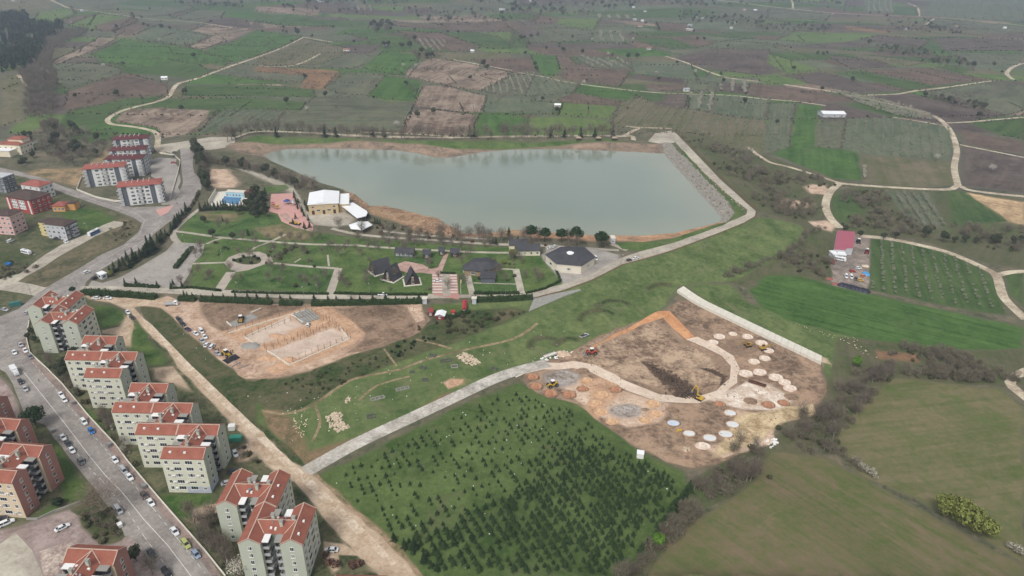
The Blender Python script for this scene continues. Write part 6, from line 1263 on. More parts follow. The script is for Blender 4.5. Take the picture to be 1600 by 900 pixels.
# farm on the right
def barn():
    q = ground_xy([(1303.5, 389), (1322, 390.5), (1322.5, 387), (1333.5, 387.5), (1336, 362), (1308.5, 360)], 5.2); o = q[0]; e = empty('barn', (o[0], o[1], gz(*o)), 0, 'farm barn with flat claret sheet roof beside the yard', 'barn'); P_ = [tuple(v - o) for v in q]
    m = MB(); m.prism([tuple(np.array(p) * .985 + np.array([.1, .3])) for p in P_], -1, 4.9, B_LGREY); m.obj('wall', e); m = MB(); m.prism(P_, 4.9, 5.25, R_CLARET); m.obj('roof', e)
    a, c = np.array(P_[5]), np.array(P_[4]); f, g = np.array(P_[0]), np.array(P_[3])
    for i in range(9): t = (i + .5) / 9; s_ = MB(); s_.bar((*(a + (c - a) * t * .98 + (f - a) * .01), 5.28), (*(f + (g - f) * t * .98 - (f - a) * .04), 5.28), .12, .08, R_CLARET); s_.obj('roof_seam', e)
    for t in (.2, .5, .8): win(e, WIN_L, *(np.array(P_[0]) + (np.array(P_[1]) - np.array(P_[0])) * t + np.array([.1, .25])), 2, 0)
barn()
for FL, FR, dp, lb in (((1302.5, 398), (1310, 398), 6, 'left white lean-to shed below the claret barn'), ((1311, 398), (1322, 399), 7, 'right white lean-to shed below the claret barn')): house('shed', lb, 'shed', FL, FR, dp, 3.0, B_LGREY, R_WHITE, .4, 'flat', 1, 2, 1, .3)
house('farm_shed', 'white sheet-roofed farm shed between the green strip and the blossom belt', 'shed', (1287, 178), (1322, 178), 16, 4.0, B_LGREY, R_WHITE, 1.8, 'gable', 1, 3, 1, .6); 
# small far houses of the plain
FARH = [(128,18,9,'white farmhouse where the far lane forks at the top left'),(393,38,9,'white cottage left of the far copse'),(257,125,9,'white shed beside the winding track'),(500,3,26,'long white shed at the top edge'),(602,73,9,'white shed under the dark trees above the green field'),(541,80,13,'pale house at the end of the forked track'),(738,82,8,'tiny white hut by the tree row'),(738,20,9,'white farmhouse before the far copse'),(784,16,18,'long white barn before the far copse'),(948,3,9,'tiny white house at the top middle'),(990,13,10,'white house beyond the blossoming orchard'),(1008,19,10,'white house right of the far copses'),(992,32,11,'white house below the blossoming orchard rows'),(1000,42,14,'larger white house in the middle of the far plain'),(1004,34,9,'grey-white shed above the larger white house'),(1078,41,13,'upper of two white sheds by the short lane'),(1077,48,18,'lower of two white sheds by the short lane'),(1163,16,11,'left of two white houses at the upper right'),(1180,17,12,'right of two white houses at the upper right'),(1150,38,10,'white house left of the straight road'),(1143,45,8,'small white hut below it'),(1014,78,10,'white shed by the two dark trees'),(871,168,9,'white hut in the pasture above the lake'),(1073,143,9,'white hut on the straight track'),(1418,47,10,'white house below the straight road'),(1495,42,9,'white hut below the straight road at the right'),(1570,45,9,'white hut near the right end of the straight road'),(1098,30,8,'tiny white hut in the far plain'),(1088,29,8,'pale shed in the far plain'),(20,2,10,'pale house at the top left corner'),(830,3,12,'pale farmhouse at the top edge beyond the copses')]
FW_ = [B_LGREY, plain('render_buff', (176, 166, 150)), B_WHITE]; FR_ = [B_LGREY, plain('sheet_rusty', (150, 112, 98)), R_WHITE, plain('sheet_grey', (160, 164, 168))]
for i, (a, b, L, lb) in enumerate(FARH):
    L *= .8
    c = ground_xy([(a, b)])[0]; rz = rng.uniform(-.3, .3); e = empty('farmhouse', (c[0], c[1], gz(*c)), rz, lb, 'house', 'small houses of the far plain'); m = MB(); d = L * .6; m.box(-L / 2, L / 2, 0, d, -1.5, 3.0, FW_[i % 3]); m.obj('wall', e); r_ = MB(); gable_roof(r_, -L / 2, L / 2, 0, d, 3.0, 1.3, FR_[i % 4], .4, .4); r_.obj('roof', e)
    for x in (-.25, .25): win(e, WIN_M, L * x, -.03, 1.1, 0)
for a in (904, 935, 960):
    c = G(a, 219); e = empty('picnic_shelter', c, 0, 'small pale picnic shelter on the far bank', 'shelter', 'picnic shelters on the far bank'); m = MB(); hip_roof(m, -2.2, 2.2, -2.2, 2.2, 2.4, 1.2, plain('shelter_roof', (168, 150, 132)), .4); m.obj('roof', e)
    for x in (-2, 2):
        for y in (-2, 2): l = MB(); l.box(x - .12, x + .12, y - .12, y + .12, -.3, 2.4, M_WOOD); l.obj('post', e)
print('buildings', round(time.time() - T0, 1))

# ------------------------------------------------------------------ hedges, walls, flume
def hedge(pts, wd, h, label):
    """a clipped hedge: an uneven body of small leaves"""
    q = ground_xy(pts); o = q[0]; r = np.random.default_rng(int(abs(q[0, 0]) * 7) % 9999); Vs = []; Ts = []; b = 0
    for a, c in zip(q[:-1], q[1:]):
        d = c - a; L = np.hypot(*d); d = d / L; nn = np.array([-d[1], d[0]]); n = int(L * 26)
        s = r.random(n) * L; face = r.random(n); y = np.where(face < .5, r.uniform(-1, 1, n), np.sign(r.normal(size=n))) * wd / 2; z = np.where(face < .5, h, r.uniform(0, h, n)) * (1 + .12 * np.sin(s * .9) + .08 * np.sin(s * 2.3))
        p = a + d * s[:, None] + nn * y[:, None]; zz = height(p) + z; cc = np.c_[p - o, zz]; t1 = r.normal(size=(n, 3)); t1 /= np.linalg.norm(t1, axis=1)[:, None]; t2 = np.cross(t1, r.normal(size=(n, 3))); t2 /= np.linalg.norm(t2, axis=1)[:, None]; S = r.uniform(.35, .75, n)[:, None]
        V = np.stack([cc - t1 * S * .6, cc + t1 * S * .6, cc + t2 * S], 1).reshape(-1, 3); Vs.append(V); Ts.append(np.arange(3 * n).reshape(-1, 3) + b); b += 3 * n
    e = empty('hedge', (o[0], o[1], 0), 0, label, 'hedge', 'clipped hedges of the park'); obj('foliage', npmesh('foliage', np.concatenate(Vs), np.concatenate(Ts), [L_HEDGE]), e)
    m = MB()
    for a, c in zip(q[:-1], q[1:]): m.bar((*(a - o), gz(*a) + h * .45), (*(c - o), gz(*c) + h * .45), wd * .8, h * .9, L_HEDGE)
    m.obj('inner_growth', e)
for pts, wd, h, lb in [([(130, 459), (160, 461), (200, 463), (244, 467)], 4.0, 2.6, 'dark clipped hedge between dirt road and park road at the left'), ([(280, 469), (306, 470)], 3.2, 2.4, 'short clipped hedge right of the dirt gap'), ([(313, 470), (380, 473), (425, 475)], 3.2, 2.2, 'long clipped hedge above the building site, left half'), ([(437, 475.5), (472, 476.5)], 3.2, 2.2, 'clipped hedge above the concrete slabs'), ([(487, 477), (560, 476), (667, 473)], 3.2, 2.4, 'long clipped hedge above the building site, right half'), ([(737, 471), (790, 470), (832, 467)], 3.2, 2.6, 'clipped hedge right of the entrance court'),
  ([(274, 420), (300, 388)], 2.6, 1.6, 'slanting hedge island inside the car park'), ([(195, 447), (222, 448), (249, 449.5)], 2.0, 1.3, 'low hedge island at the south side of the car park'), ([(266, 451), (300, 450), (346, 455)], 1.2, .9, 'low hedge along the lower lawn edge at the car park'), ([(362, 457), (440, 459), (514, 460)], 1.2, .9, 'low hedge along the middle lawn above the park road'), ([(522, 459), (600, 461), (668, 461)], 1.4, 1.0, 'low hedge under the A-frame cabins'), ([(740, 459), (812, 459)], 1.4, 1.2, 'low hedge below the restaurant lawn'), ([(712, 428), (688, 427)], 1.0, .8, 'short low hedge at the head of the striped parking'), ([(868, 420), (876, 440), (850, 452), (822, 459)], 1.0, .9, 'low curved hedge around the right lawn'), ([(698, 499), (734, 488)], 2.4, 1.6, 'bushy hedge below the entrance court')]: hedge(pts, wd, h, lb)
def flume():
    q = ground_xy([(1058, 453), (1284, 566), (1284.5, 556), (1068, 447)], 1.6); o = q[0]; root = empty('concrete_flume', (o[0], o[1], 0), 0, 'long pale concrete flume slab sloping along the clay site', 'flume')
    A0, A1, B1, B0 = q; n = 24
    for i in range(n):
        t0, t1 = i / n, (i + .97) / n; p = [A0 + (A1 - A0) * t0, A0 + (A1 - A0) * t1, B0 + (B1 - B0) * t1, B0 + (B1 - B0) * t0]; m = MB(); zb = [gz(*v) for v in p]
        vs = [(*(v - o), z - .3) for v, z in zip(p, zb)] + [(*(v - o), z + 1.6) for v, z in zip(p, zb)]
        m.add(vs, [(3, 2, 1, 0), (4, 5, 6, 7), (0, 1, 5, 4), (1, 2, 6, 5), (2, 3, 7, 6), (3, 0, 4, 7)], M_CONC); m.obj('slab', root)
flume()
def retaining():
    tp = [(834, 467), (858, 461), (884, 456), (906, 452)]; bt = [(826, 487), (850, 477), (880, 464), (908, 454)]; o = G(834, 467); e = empty('retaining_wall', o, 0, 'grey sloping concrete retaining wall under the park road bend', 'wall')
    T_ = [G(*p) - o for p in tp]; B_ = [G(*p) - o for p in bt]
    for i in range(3):
        for j in range(3):
            def f(u, v): a = T_[i].lerp(T_[i + 1], u); b = B_[i].lerp(B_[i + 1], u); return a.lerp(b, v)
            u0, u1 = j / 3, (j + .97) / 3; q = [f(u0, 1), f(u1, 1), f(u1, 0), f(u0, 0)]; m = MB(); m.add([(v.x, v.y, v.z - .4) for v in q] + [(v.x, v.y, v.z + .3) for v in q], [(3, 2, 1, 0), (4, 5, 6, 7), (0, 1, 5, 4), (1, 2, 6, 5), (2, 3, 7, 6), (3, 0, 4, 7)], M_CONCD); m.obj('wall_panel', e)
retaining()
def fence_px(pts, label, h, mat, gap=3.0, side=0.0):
    q = ground_xy(pts); o = q[0]; root = empty('railing', (o[0], o[1], 0), 0, label, 'railing')
    posts = MB(); rails = MB()
    for a, b in zip(q[:-1], q[1:]):
        n = max(1, int(np.hypot(*(b - a)) / gap))
        for i in range(n):
            p = a + (b - a) * i / n; p2 = a + (b - a) * (i + 1) / n; z = gz(*p); z2 = gz(*p2); posts.box(p[0] - o[0] - .06, p[0] - o[0] + .06, p[1] - o[1] - .06, p[1] - o[1] + .06, z - .2, z + h, mat)
            for k in (.5, .95): rails.bar((*(p - o), z + h * k), (*(p2 - o), z2 + h * k), .06, .08, mat)
    po = posts.obj('post_row', root); po['kind'] = 'stuff'; rails.obj('rail', root)
M_RAILR = plain('rail_red', (150, 84, 74)); fence_px([(838, 467), (878, 456), (925, 439), (972, 415), (1010, 404.5), (1050, 393), (1125, 365), (1162, 350), (1181, 339), (1182.5, 329), (1167, 315), (1127, 278), (1089, 238), (1055, 205)], 'low reddish railing along the outer edge of the dam road', 1.1, M_RAILR)
fence_px([(845, 381), (880, 385), (918, 388), (960, 392)], 'thin grey railing along the lake promenade', 1.0, M_METAL)
# ------------------------------------------------------------------ stones, rubble, foundations
M_STONE = plain('stone_pale', (204, 188, 166), var=.18, scale=.8); M_STONEG = plain('stone_grey', (150, 146, 138), var=.2, scale=.8); M_LITTER = plain('litter_white', (232, 232, 230), var=.05)
M_SHORE = plain('stone_brown', (150, 124, 104), var=.2, scale=.8)
def stones(name, poly, n, smin, smax, mat, label, cat, kind=None, heap=0.0):
    q = ground_xy(poly); o = q.mean(0); mn, mx = q.min(0), q.max(0); r = np.random.default_rng(n + len(poly)); m = MB(); k = 0
    while k < n:
        p = r.uniform(mn, mx)
        if not inside(p[None], q)[0]: continue
        k += 1; s = r.uniform(smin, smax); z = gz(*p) + heap * max(0, 1 - np.hypot(*(p - o)) / (np.hypot(*(mx - mn)) / 2)) * r.random(); a = r.uniform(0, 6.28); ca, sa = math.cos(a) * s, math.sin(a) * s; w2 = r.uniform(.5, 1); hh = s * r.uniform(.4, .9)
        c = p - o; vs = [(c[0] - ca, c[1] - sa, z - .1), (c[0] + sa * w2, c[1] - ca * w2, z - .1), (c[0] + ca, c[1] + sa, z - .1), (c[0] - sa * w2, c[1] + ca * w2, z - .1)]; vs += [(c[0] + (v[0] - c[0]) * .7 + r.normal() * .05, c[1] + (v[1] - c[1]) * .7, z + hh * r.uniform(.7, 1.2)) for v in vs]
        m.add(vs, [(4, 5, 6, 7), (0, 1, 5, 4), (1, 2, 6, 5), (2, 3, 7, 6), (3, 0, 4, 7)], mat)
    return m.obj(name, None, loc=(o[0], o[1], 0), label=label, cat=cat, kind=kind)
stones('rubble_heap', [(509, 652), (520, 646), (536, 645), (534, 658), (548, 668), (528, 676), (516, 668)], 190, .3, .75, M_STONE, 'larger pale heap of loose stones near the gravel road', 'rubble', heap=1.0)
stones('rubble_heap', [(712, 558), (724, 552), (736, 556), (752, 567), (736, 573), (722, 565)], 150, .3, .8, M_STONE, 'pale elongated heap of loose stones on the upper slope', 'rubble', heap=1.0)
stones('rubble_heap', [(537, 625), (545, 619), (549, 626), (541, 630)], 24, .3, .6, M_STONE, 'small pale stone heap on the lower slope', 'rubble', heap=.4)
stones('riprap', [(1036, 224), (1048, 224), (1058, 236), (1072, 248), (1102, 280), (1134, 312), (1147, 334), (1134, 348), (1125, 346), (1127, 340), (1112, 322), (1087, 295), (1062, 268), (1037, 240)], 1500, .5, 1.3, M_STONEG, 'grey riprap stones on the inner face of the dam', None, 'stuff')
stones('shore_rubble', [(540, 300), (552, 303), (570, 315), (578, 323), (570, 330), (555, 318)], 130, .4, 1.0, M_SHORE, 'brownish rubble on the shore beside the event hall', None, 'stuff')
stones('shore_rubble', [(660, 345), (690, 346), (714, 358), (722, 366), (690, 366), (640, 354)], 160, .3, .8, M_SHORE, 'brownish rubble on the ochre spit', None, 'stuff')
stones('bank_stones', [(1060, 226), (1100, 262), (1140, 302), (1164, 326), (1158, 330), (1136, 306), (1096, 268)], 160, .25, .5, M_STONE, 'white stones along the dam crest', None, 'stuff')
stones('litter', [(505, 745), (560, 716), (700, 650), (812, 605), (940, 670), (1050, 745), (1040, 800), (960, 895), (670, 895)], 46, .15, .34, M_LITTER, 'scattered white litter in the plantation', None, 'stuff')
stones('litter', [(230, 490), (300, 520), (380, 600), (500, 600), (700, 540), (900, 500), (900, 545), (700, 610), (520, 690), (470, 700), (400, 640)], 70, .15, .32, M_LITTER, 'scattered white litter on the rough slope', None, 'stuff')
stones('dumped_rubble', [(1312, 530), (1322, 523), (1336, 527), (1356, 545), (1372, 558), (1362, 562), (1340, 546)], 26, .2, .5, M_STONE, 'pale dumped rubble in the scrub strip', None, 'stuff')
stones('dumped_rubble', [(1236, 500), (1270, 514), (1306, 524), (1300, 530), (1250, 512)], 18, .15, .35, M_STONE, 'white stones along the field edge above the flume', None, 'stuff')
stones('dumped_rubble', [(1196, 688), (1212, 686), (1218, 692), (1204, 700)], 24, .3, .8, M_LITTER, 'white stones at the lower corner of the clay site', None, 'stuff')
stones('dumped_rubble', [(460, 640), (480, 655), (474, 690), (458, 670)], 50, .2, .5, M_STONE, 'scattered stones beside the dirt road junction', None, 'stuff')
stones('dumped_rubble', [(840, 560), (872, 556), (880, 548), (896, 550), (890, 556), (860, 564)], 40, .3, .9, M_LITTER, 'white rubble beside the red loader', None, 'stuff')
M_FND = plain('foundation_dark', (92, 92, 90), var=.15)
def foundation(px, L, W, rz, label, cells=2, dark=False):
    c = G(*px); e = empty('ruined_foundation', c, rz, label, 'foundation', 'small concrete foundations'); m = MB(); t = .28; mat = M_FND if dark else M_CONCD; L *= .8; W *= .8
    for x in np.linspace(-L / 2, L / 2, cells + 1): k = MB(); k.box(x - t / 2, x + t / 2, -W / 2 + t, W / 2 - t, -.2, .55, mat); k.obj('cross_wall', e)
    for y in (-W / 2, W / 2): k = MB(); k.box(-L / 2 - t / 2, L / 2 + t / 2, y - t / 2 + (.13 if y < 0 else -.13), y + t / 2 + (.13 if y < 0 else -.13), -.2, .56, mat); k.obj('long_wall', e)
for px, L, W, rz, lb, ce, dk in (((580, 651), 4, 3, .2, 'dark two-celled foundation frame nearest the gravel road', 2, True), ((590, 623), 7, 2.4, .45, 'slender foundation frame with diagonal bars, lower one of two', 3, False), ((629, 608), 7, 2.2, .4, 'slender foundation frame with diagonal bars, upper one of two', 3, False), ((664, 594), 3, 2.4, .2, 'small dark foundation frame above the reddish patch', 1, True), ((661, 575), 2.8, 2.2, -.3, 'small dark foundation frame right of the slope path', 1, True), ((644, 582), 2.0, 1.8, -.3, 'tiny dark foundation frame left of the slope path', 1, True), ((676, 556), 3.4, 2.2, -.4, 'dark foundation frame by the path below the shrubs', 1, True), ((696, 564), 6, 3, .3, 'broken foundation frame left of the stone heap', 2, True), ((710, 573), 3.6, 3, .2, 'square foundation frame just below the stone heap', 1, False), ((772, 577), 3, 2.4, -.3, 'foundation frame beside the gravel road bend', 1, True)): foundation(px, L, W, rz, lb, ce, dk)
# building site with rebar columns
M_REBAR = plain('rebar_rust', (130, 92, 68), var=.1); M_FORM = plain('formwork_board', (190, 160, 120), var=.12); rb = MB()
for i in range(4):
    for j in range(2):
        rb.cyl((-.1 + .2 * (i % 2), -.1 + .2 * (i // 2), 0), (-.1 + .2 * (i % 2), -.1 + .2 * (i // 2), 3.4), .025, .02, M_REBAR, 4) if j == 0 else None
for z in (.5, 1.0, 1.5, 2.0, 2.5, 3.0): rb.box(-.12, .12, -.12, .12, z, z + .03, M_REBAR)
RB = rb.mesh('rebar_column')
for line in ([(357, 520), (384, 511), (478, 484)], [(384, 527), (474, 496)], [(414, 545), (524, 507)], [(417, 549), (510, 516)], [(458, 566), (544, 529)], [(510, 498), (548, 528)], [(488, 488), (530, 517)]):
    q = ground_xy(line)
    for a, b in zip(q[:-1], q[1:]):
        n = int(np.hypot(*(b - a)) / 3.3)
        for i in range(n + 1):
            p = a + (b - a) * i / n; obj('rebar_column', RB, None, (p[0], p[1], gz(*p)), rng.uniform(0, 1), 'rusty upright rebar cage in the rows of the building site', 'rebar column', 'rebar cages of the building site', sc=(1, 1, rng.uniform(.75, 1.1)))
for pts, h, lb in (([(357, 521), (400, 508), (478, 485)], .5, 'upper long low foundation wall of the building site'), ([(381, 528), (452, 496)], .5, 'second long low foundation wall of the building site'), ([(383, 528), (400, 539), (412, 535)], .6, 'short angled foundation wall in front of the gravel heap'), ([(418, 549), (452, 571)], .7, 'low foundation wall at the lower left end of the building site'), ([(452, 571), (546, 530)], .4, 'lower long foundation wall of the building site'), ([(546, 530), (530, 511)], .5, 'low foundation wall at the right end of the building site'), ([(354, 503), (362, 510)], .5, 'short kerb wall under the backhoe loader'), ([(392, 489), (408, 482)], .5, 'short kerb wall behind the grey slab'), ([(455, 492), (474, 505)], .6, 'low cross wall left of the slab panels')):
    wall_px('foundation_wall', lb, 'foundation', pts, h, .5, M_CONC, 'foundation walls of the building site', 5.0)
def slabs():
    q = ground_xy([(454, 491), (482, 481), (502, 497), (472, 507)], .3); o = q[0]; root = empty('slab_stack', (o[0], o[1], gz(*o)), 0, 'grid of grey concrete floor panels on the building site', 'floor panels')
    for i in range(7):
        for j in range(2):
            t0, t1 = i / 7 + .01, (i + .82) / 7; s0, s1 = j / 2 + .015, (j + 1) / 2 - .015; f = lambda s, t: (q[0] * (1 - s) + q[3] * s) * (1 - t) + (q[1] * (1 - s) + q[2] * s) * t
            m = MB(); m.prism([tuple(f(s, t) - o) for s, t in ((s0, t0), (s0, t1), (s1, t1), (s1, t0))], -.2, .45 + .1 * (i % 2), M_CONCD); m.obj('panel', root)
slabs()
for i, (a, b) in enumerate(((353, 566), (358, 563), (363, 561), (368, 558.5))):
    c, d = ground_xy([(a - 3, b - 3.5), (a + 5, b + 2)]); o = c; e = empty('rebar_bundle', (o[0], o[1], gz(*o)), 0, 'dark bundle of reinforcing mesh lying below the parked cars', 'rebar bundle', 'bundles of reinforcing mesh'); m = MB()
    for k in range(6): dd = (d - c) / np.hypot(*(d - c)); nn = np.array([-dd[1], dd[0]]) * (k - 2.5) * .28; m.bar((*nn, .25), (*(d - c + nn), .25), .14, .3, DARKP)
    m.obj('bars', e)
for pts, lb in (([(362, 574), (376, 566)], 'left steel beam on the sand beside the mesh bundles'), ([(372, 577), (390, 570)], 'right steel beam on the sand beside the mesh bundles'), ([(380, 573), (366, 564)], 'thin rail lying across the beams')):
    a, b = ground_xy(pts); m = MB(); m.bar((0, 0, .2), (*(b - a), .2), .25, .3, M_METAL); e = empty('steel_beam', (a[0], a[1], gz(*a)), 0, lb, 'steel beam'); m.obj('beam', e)
# pads of the clay site
def pad(cx, cy, rx, mat, label, h=.25, rim=True, ry=None):
    ry = ry or rx * .46; c = G(cx, cy); ex = np.hypot(*(ground_xy([(cx + rx, cy)])[0] - ground_xy([(cx, cy)])[0])); ey = np.hypot(*(ground_xy([(cx, cy + ry)])[0] - ground_xy([(cx, cy - ry)])[0])) / 2
    e = empty('levelled_pad', c, 0, label, 'pad', 'round pads of the clay site'); m = MB(); n = 22; r = np.random.default_rng(int(cx)); rr_ = 1 + r.normal(size=n) * .025
    ring = [(ex * rr_[i] * math.cos(2 * math.pi * i / n), ey * rr_[i] * math.sin(2 * math.pi * i / n)) for i in range(n)]
    vs = [(x, y, -.4) for x, y in ring] + [(x * .9, y * .9, h) for x, y in ring] + [(0, 0, h + .05)]
    m.add(vs, [(i, (i + 1) % n, n + (i + 1) % n, n + i) for i in range(n)] + [(n + i, n + (i + 1) % n, 2 * n) for i in range(n)], mat); m.obj('fill', e)
    if rim:
        m = MB(); ro = [(x * 1.12, y * 1.12) for x, y in ring]
        vs = [(x, y, -.3) for x, y in ro] + [(x * 1.03, y * 1.03, h + .22) for x, y in ring] + [(x * .9, y * .9, h + .02) for x, y in ring]
        m.add(vs, [(i, (i + 1) % n, n + (i + 1) % n, n + i) for i in range(n)] + [(n + i, n + (i + 1) % n, 2 * n + (i + 1) % n, 2 * n + i) for i in range(n)], M_SITE2 if mat is not M_CP else M_SITE1); m.obj('rim', e)
M_CP = plain('lime_white', (214, 216, 216), var=.06, scale=.5); M_RC = land('cover_red_clay', (176, 124, 94), (156, 106, 80), None, patch=6, fine=.9); M_OC = land('cover_light_ochre', (206, 164, 126), (190, 148, 112), None, patch=6, fine=.9); M_PC = land('cover_pinkish_fill', (222, 202, 184), (206, 182, 162), None, patch=6, fine=.9)
for i, (a, b, r_) in enumerate(((1141, 646, 9.5), (1145, 664, 10), (1134, 679, 10.5), (1109, 685, 10), (1077, 678, 9.5))): pad(a, b, r_, M_CP, 'white lime-covered round pad, ' + ['topmost of the white ones', 'second of the white ones from the top', 'third of the white ones from the top', 'lowest of the white ones', 'white one next to the sheeted pad'][i], .3)
pad(1052, 662, 10.5, plain('sheet_blue_white', (196, 206, 220), .5, var=.12, scale=1.2), 'round pad under bluish white sheeting at the left end of the white ones', .35)
for a, b, r_, lb in ((831, 589, 10.5, 'red clay pad nearest the gravel road'), (836, 604, 11.5, 'red clay pad left of the yellow loader'), (858, 615, 13, 'red clay pad just below the yellow loader'), (887, 617, 13, 'red clay pad right of the yellow loader'), (910, 608, 9, 'small red clay pad above the right red pad'), (961, 609, 11, 'red clay pad on the middle of the site road inside'), (1124, 632, 9, 'red clay pad below the upright excavator'), (1172, 627, 9.5, 'brown ringed pad under the dark beam'), (1200, 633, 10, 'red ringed pad between the ringed ones'), (1224, 630, 9, 'pale ringed pad right of the red ringed one'), (1236, 620, 10, 'ringed pad at the right end'), (911, 580, 9, 'dark ringed pad beside the site road'), (1050, 641, 9, 'faint brown ringed pad above the sheeted one')): pad(a, b, r_, M_RC if 'red' in lb else M_SITEB, lb, .25)
for a, b, r_, lb in ((917, 594, 9, 'ochre pad above the small red pad'), (940, 617, 12, 'ochre pad left of the grey hollow'), (931, 630, 10.5, 'ochre pad at the plantation edge, upper'), (939, 644, 12, 'ochre pad at the plantation edge, middle'), (1020, 631, 12, 'large ochre pad right of the grey hollow'), (1009, 657, 11, 'ochre pad with a dark rim'), (1024, 647, 12, 'flat ochre pad between the two right ones'), (956, 659, 11, 'cream ochre pad at the plantation edge, lowest')): pad(a, b, r_, M_OC, lb, .4, False)
for a, b, r_, lb in ((1124, 526, 9.5, 'pale pad at the upper left of the ring'), (1145, 522, 7, 'pale pad at the top of the ring'), (1168, 526, 9, 'pale pad right of the ring top'), (1190, 536, 10, 'pale pad under the ring excavator'), (1201, 548, 8.5, 'pale pad at the right side of the ring'), (1195, 560, 9.5, 'pale pad at the lower right of the ring'), (1178, 565, 9.5, 'pale pad at the bottom of the ring'), (1114, 535, 9, 'tan pad at the left of the ring'), (1165, 584, 12, 'pinkish mound at the left end of the row'), (1187, 582, 11, 'pinkish mound second in the row'), (1212, 590, 12, 'pinkish mound third in the row'), (1226, 598, 10, 'pinkish mound fourth in the row'), (1234, 607, 11, 'pinkish mound at the right end of the row'), (1098, 697, 13, 'pale patch below the white pads')): pad(a, b, r_, M_PC, lb, .5 if 'mound' in lb else .25, False)
a = G(1183, 600); e = empty('steel_trough', a, rad(-32), 'long dark rusty steel trough lying on the pale clay', 'trough'); m = MB(); m.box(-4, 4, -.9, .9, 0, .2, plain('rust_dark', (92, 66, 56))); m.box(-4, 4, -.9, -.75, .2, .8, MATS['rust_dark']); m.box(-4, 4, .75, .9, .2, .8, MATS['rust_dark']); m.obj('body', e)
stones('dumped_rubble', [(1066, 700), (1076, 698), (1080, 704), (1068, 706)], 16, .3, .8, M_STONE, 'small stones below the pads', None, 'stuff')
# containers, bins, masts
def boxthing(name, px, L, W, h, rz, mat, label, cat, lid=None):
    c = G(*px); e = empty(name, c, rz, label, cat); m = MB(); m.box(-L / 2, L / 2, -W / 2, W / 2, .12, h, mat); 
    for x in np.linspace(-L / 2 + .3, L / 2 - .3, max(3, int(L / .8))): m.box(x - .06, x + .06, -W / 2 - .05, W / 2 + .05, .16, h - .06, mat)
    m.obj('body', e); m = MB(); m.box(-L / 2 - .08, L / 2 + .08, -W / 2 - .08, W / 2 + .08, h, h + .15, lid or mat); m.obj('lid', e)
    for x in (-L / 2 + .3, L / 2 - .3): k = MB(); k.box(x - .15, x + .15, -W / 2 + .1, W / 2 - .1, -.15, .12, M_METAL); k.obj('foot', e)
TEAL = plain('paint_teal', (58, 148, 126), .5); boxthing('container', (369, 688), 4.4, 2.2, 1.8, .1, TEAL, 'teal green container beside the cream blocks', 'container', TEAL)
boxthing('site_cabin', (1000, 714), 2.7, 2.4, 2.3, -.2, WHITEP, 'small white cabin at the edge of the plantation', 'cabin', R_WHITE); boxthing('bus_shelter', (25, 478), 5, 1.8, 2.2, .5, plain('paint_dark_teal', (60, 116, 110)), 'dark teal shelter beside the avenue junction', 'shelter'); boxthing('tank', (14, 415), 2.6, 2, 1.6, 0, plain('paint_blue', (40, 110, 180)), 'blue tank on the waste ground', 'tank'); boxthing('shed_box', (363, 671), 2.4, 2.2, 2, .2, WHITEP, 'white box hut above the teal container', 'hut')
for a, b, lb in ((115, 631, 'grey refuse bin on the pavement below the paired white cars'), (83, 675, 'grey refuse bin beside the large pine'), (171, 697, 'grey refuse bin on the pavement by the blue car'), (226, 762, 'grey refuse bin above the dark parked car'), (188, 823, 'white refuse bin on the parking strip')) : boxthing('refuse_bin', (a, b), 1.6, 1.2, 1.3, -.8, M_METAL if 'grey' in lb else WHITEP, lb, 'bin')
LAMP = MB(); LAMP.cyl((0, 0, 0), (0, 0, 7), .1, .06, M_METAL, 6); LP_ = LAMP.mesh('pole'); LH = MB(); LH.box(-.1, 1.1, -.15, .15, 6.9, 7.1, M_METAL); LH.box(.4, 1.2, -.2, .2, 6.82, 6.9, WHITEP); LH_ = LH.mesh('lamp_head')
for a, b, lb in ((49, 461, 'lamp post at the lane mouth'), (120, 447, 'lamp post beside the junction white car'), (231, 455, 'lamp post in front of the hedge island'), (272, 459, 'lamp post at the dirt gap'), (373, 459, 'lamp post above the hedge at the round path'), (475, 465, 'lamp post above the building site slabs'), (497, 462, 'lamp post beside the lower lawn hedge'), (578, 461, 'lamp post below the A-frame cabins'), (348, 407, 'lamp post left of the round bed'), (427, 406, 'lamp post right of the round bed'), (790, 462, 'lamp post below the restaurant'), (970, 414, 'lamp post by the two parked white cars'), (298, 398, 'lamp post in the car park'), (61, 414, 'utility pole beside the lane'), (98, 383, 'utility pole beside the grey house'), (138, 364, 'pole at the corner of the football lawn'), (128, 323, 'pole beside the road below the estate'), (289, 382, 'lamp post at the head of the car park')):
    c = G(a, b); e = empty('lamp_post', c, rng.uniform(0, 6), lb, 'lamp post', 'lamp posts'); obj('pole', LP_, e); obj('lamp_head', LH_, e)
c = G(720, 459); e = empty('flagpole', c, 0, 'white flagpole beside the striped parking', 'flagpole'); m = MB(); m.cyl((0, 0, 0), (0, 0, 9), .1, .05, WHITEP, 6); m.obj('pole', e); m = MB(); m.add([(0, 0, 8.8), (.5, .1, 8.6), (.5, .1, 6.4), (0, 0, 6.6)], [(0, 1, 2, 3)], plain('flag_cloth', (220, 205, 150))); m.obj('flag', e)
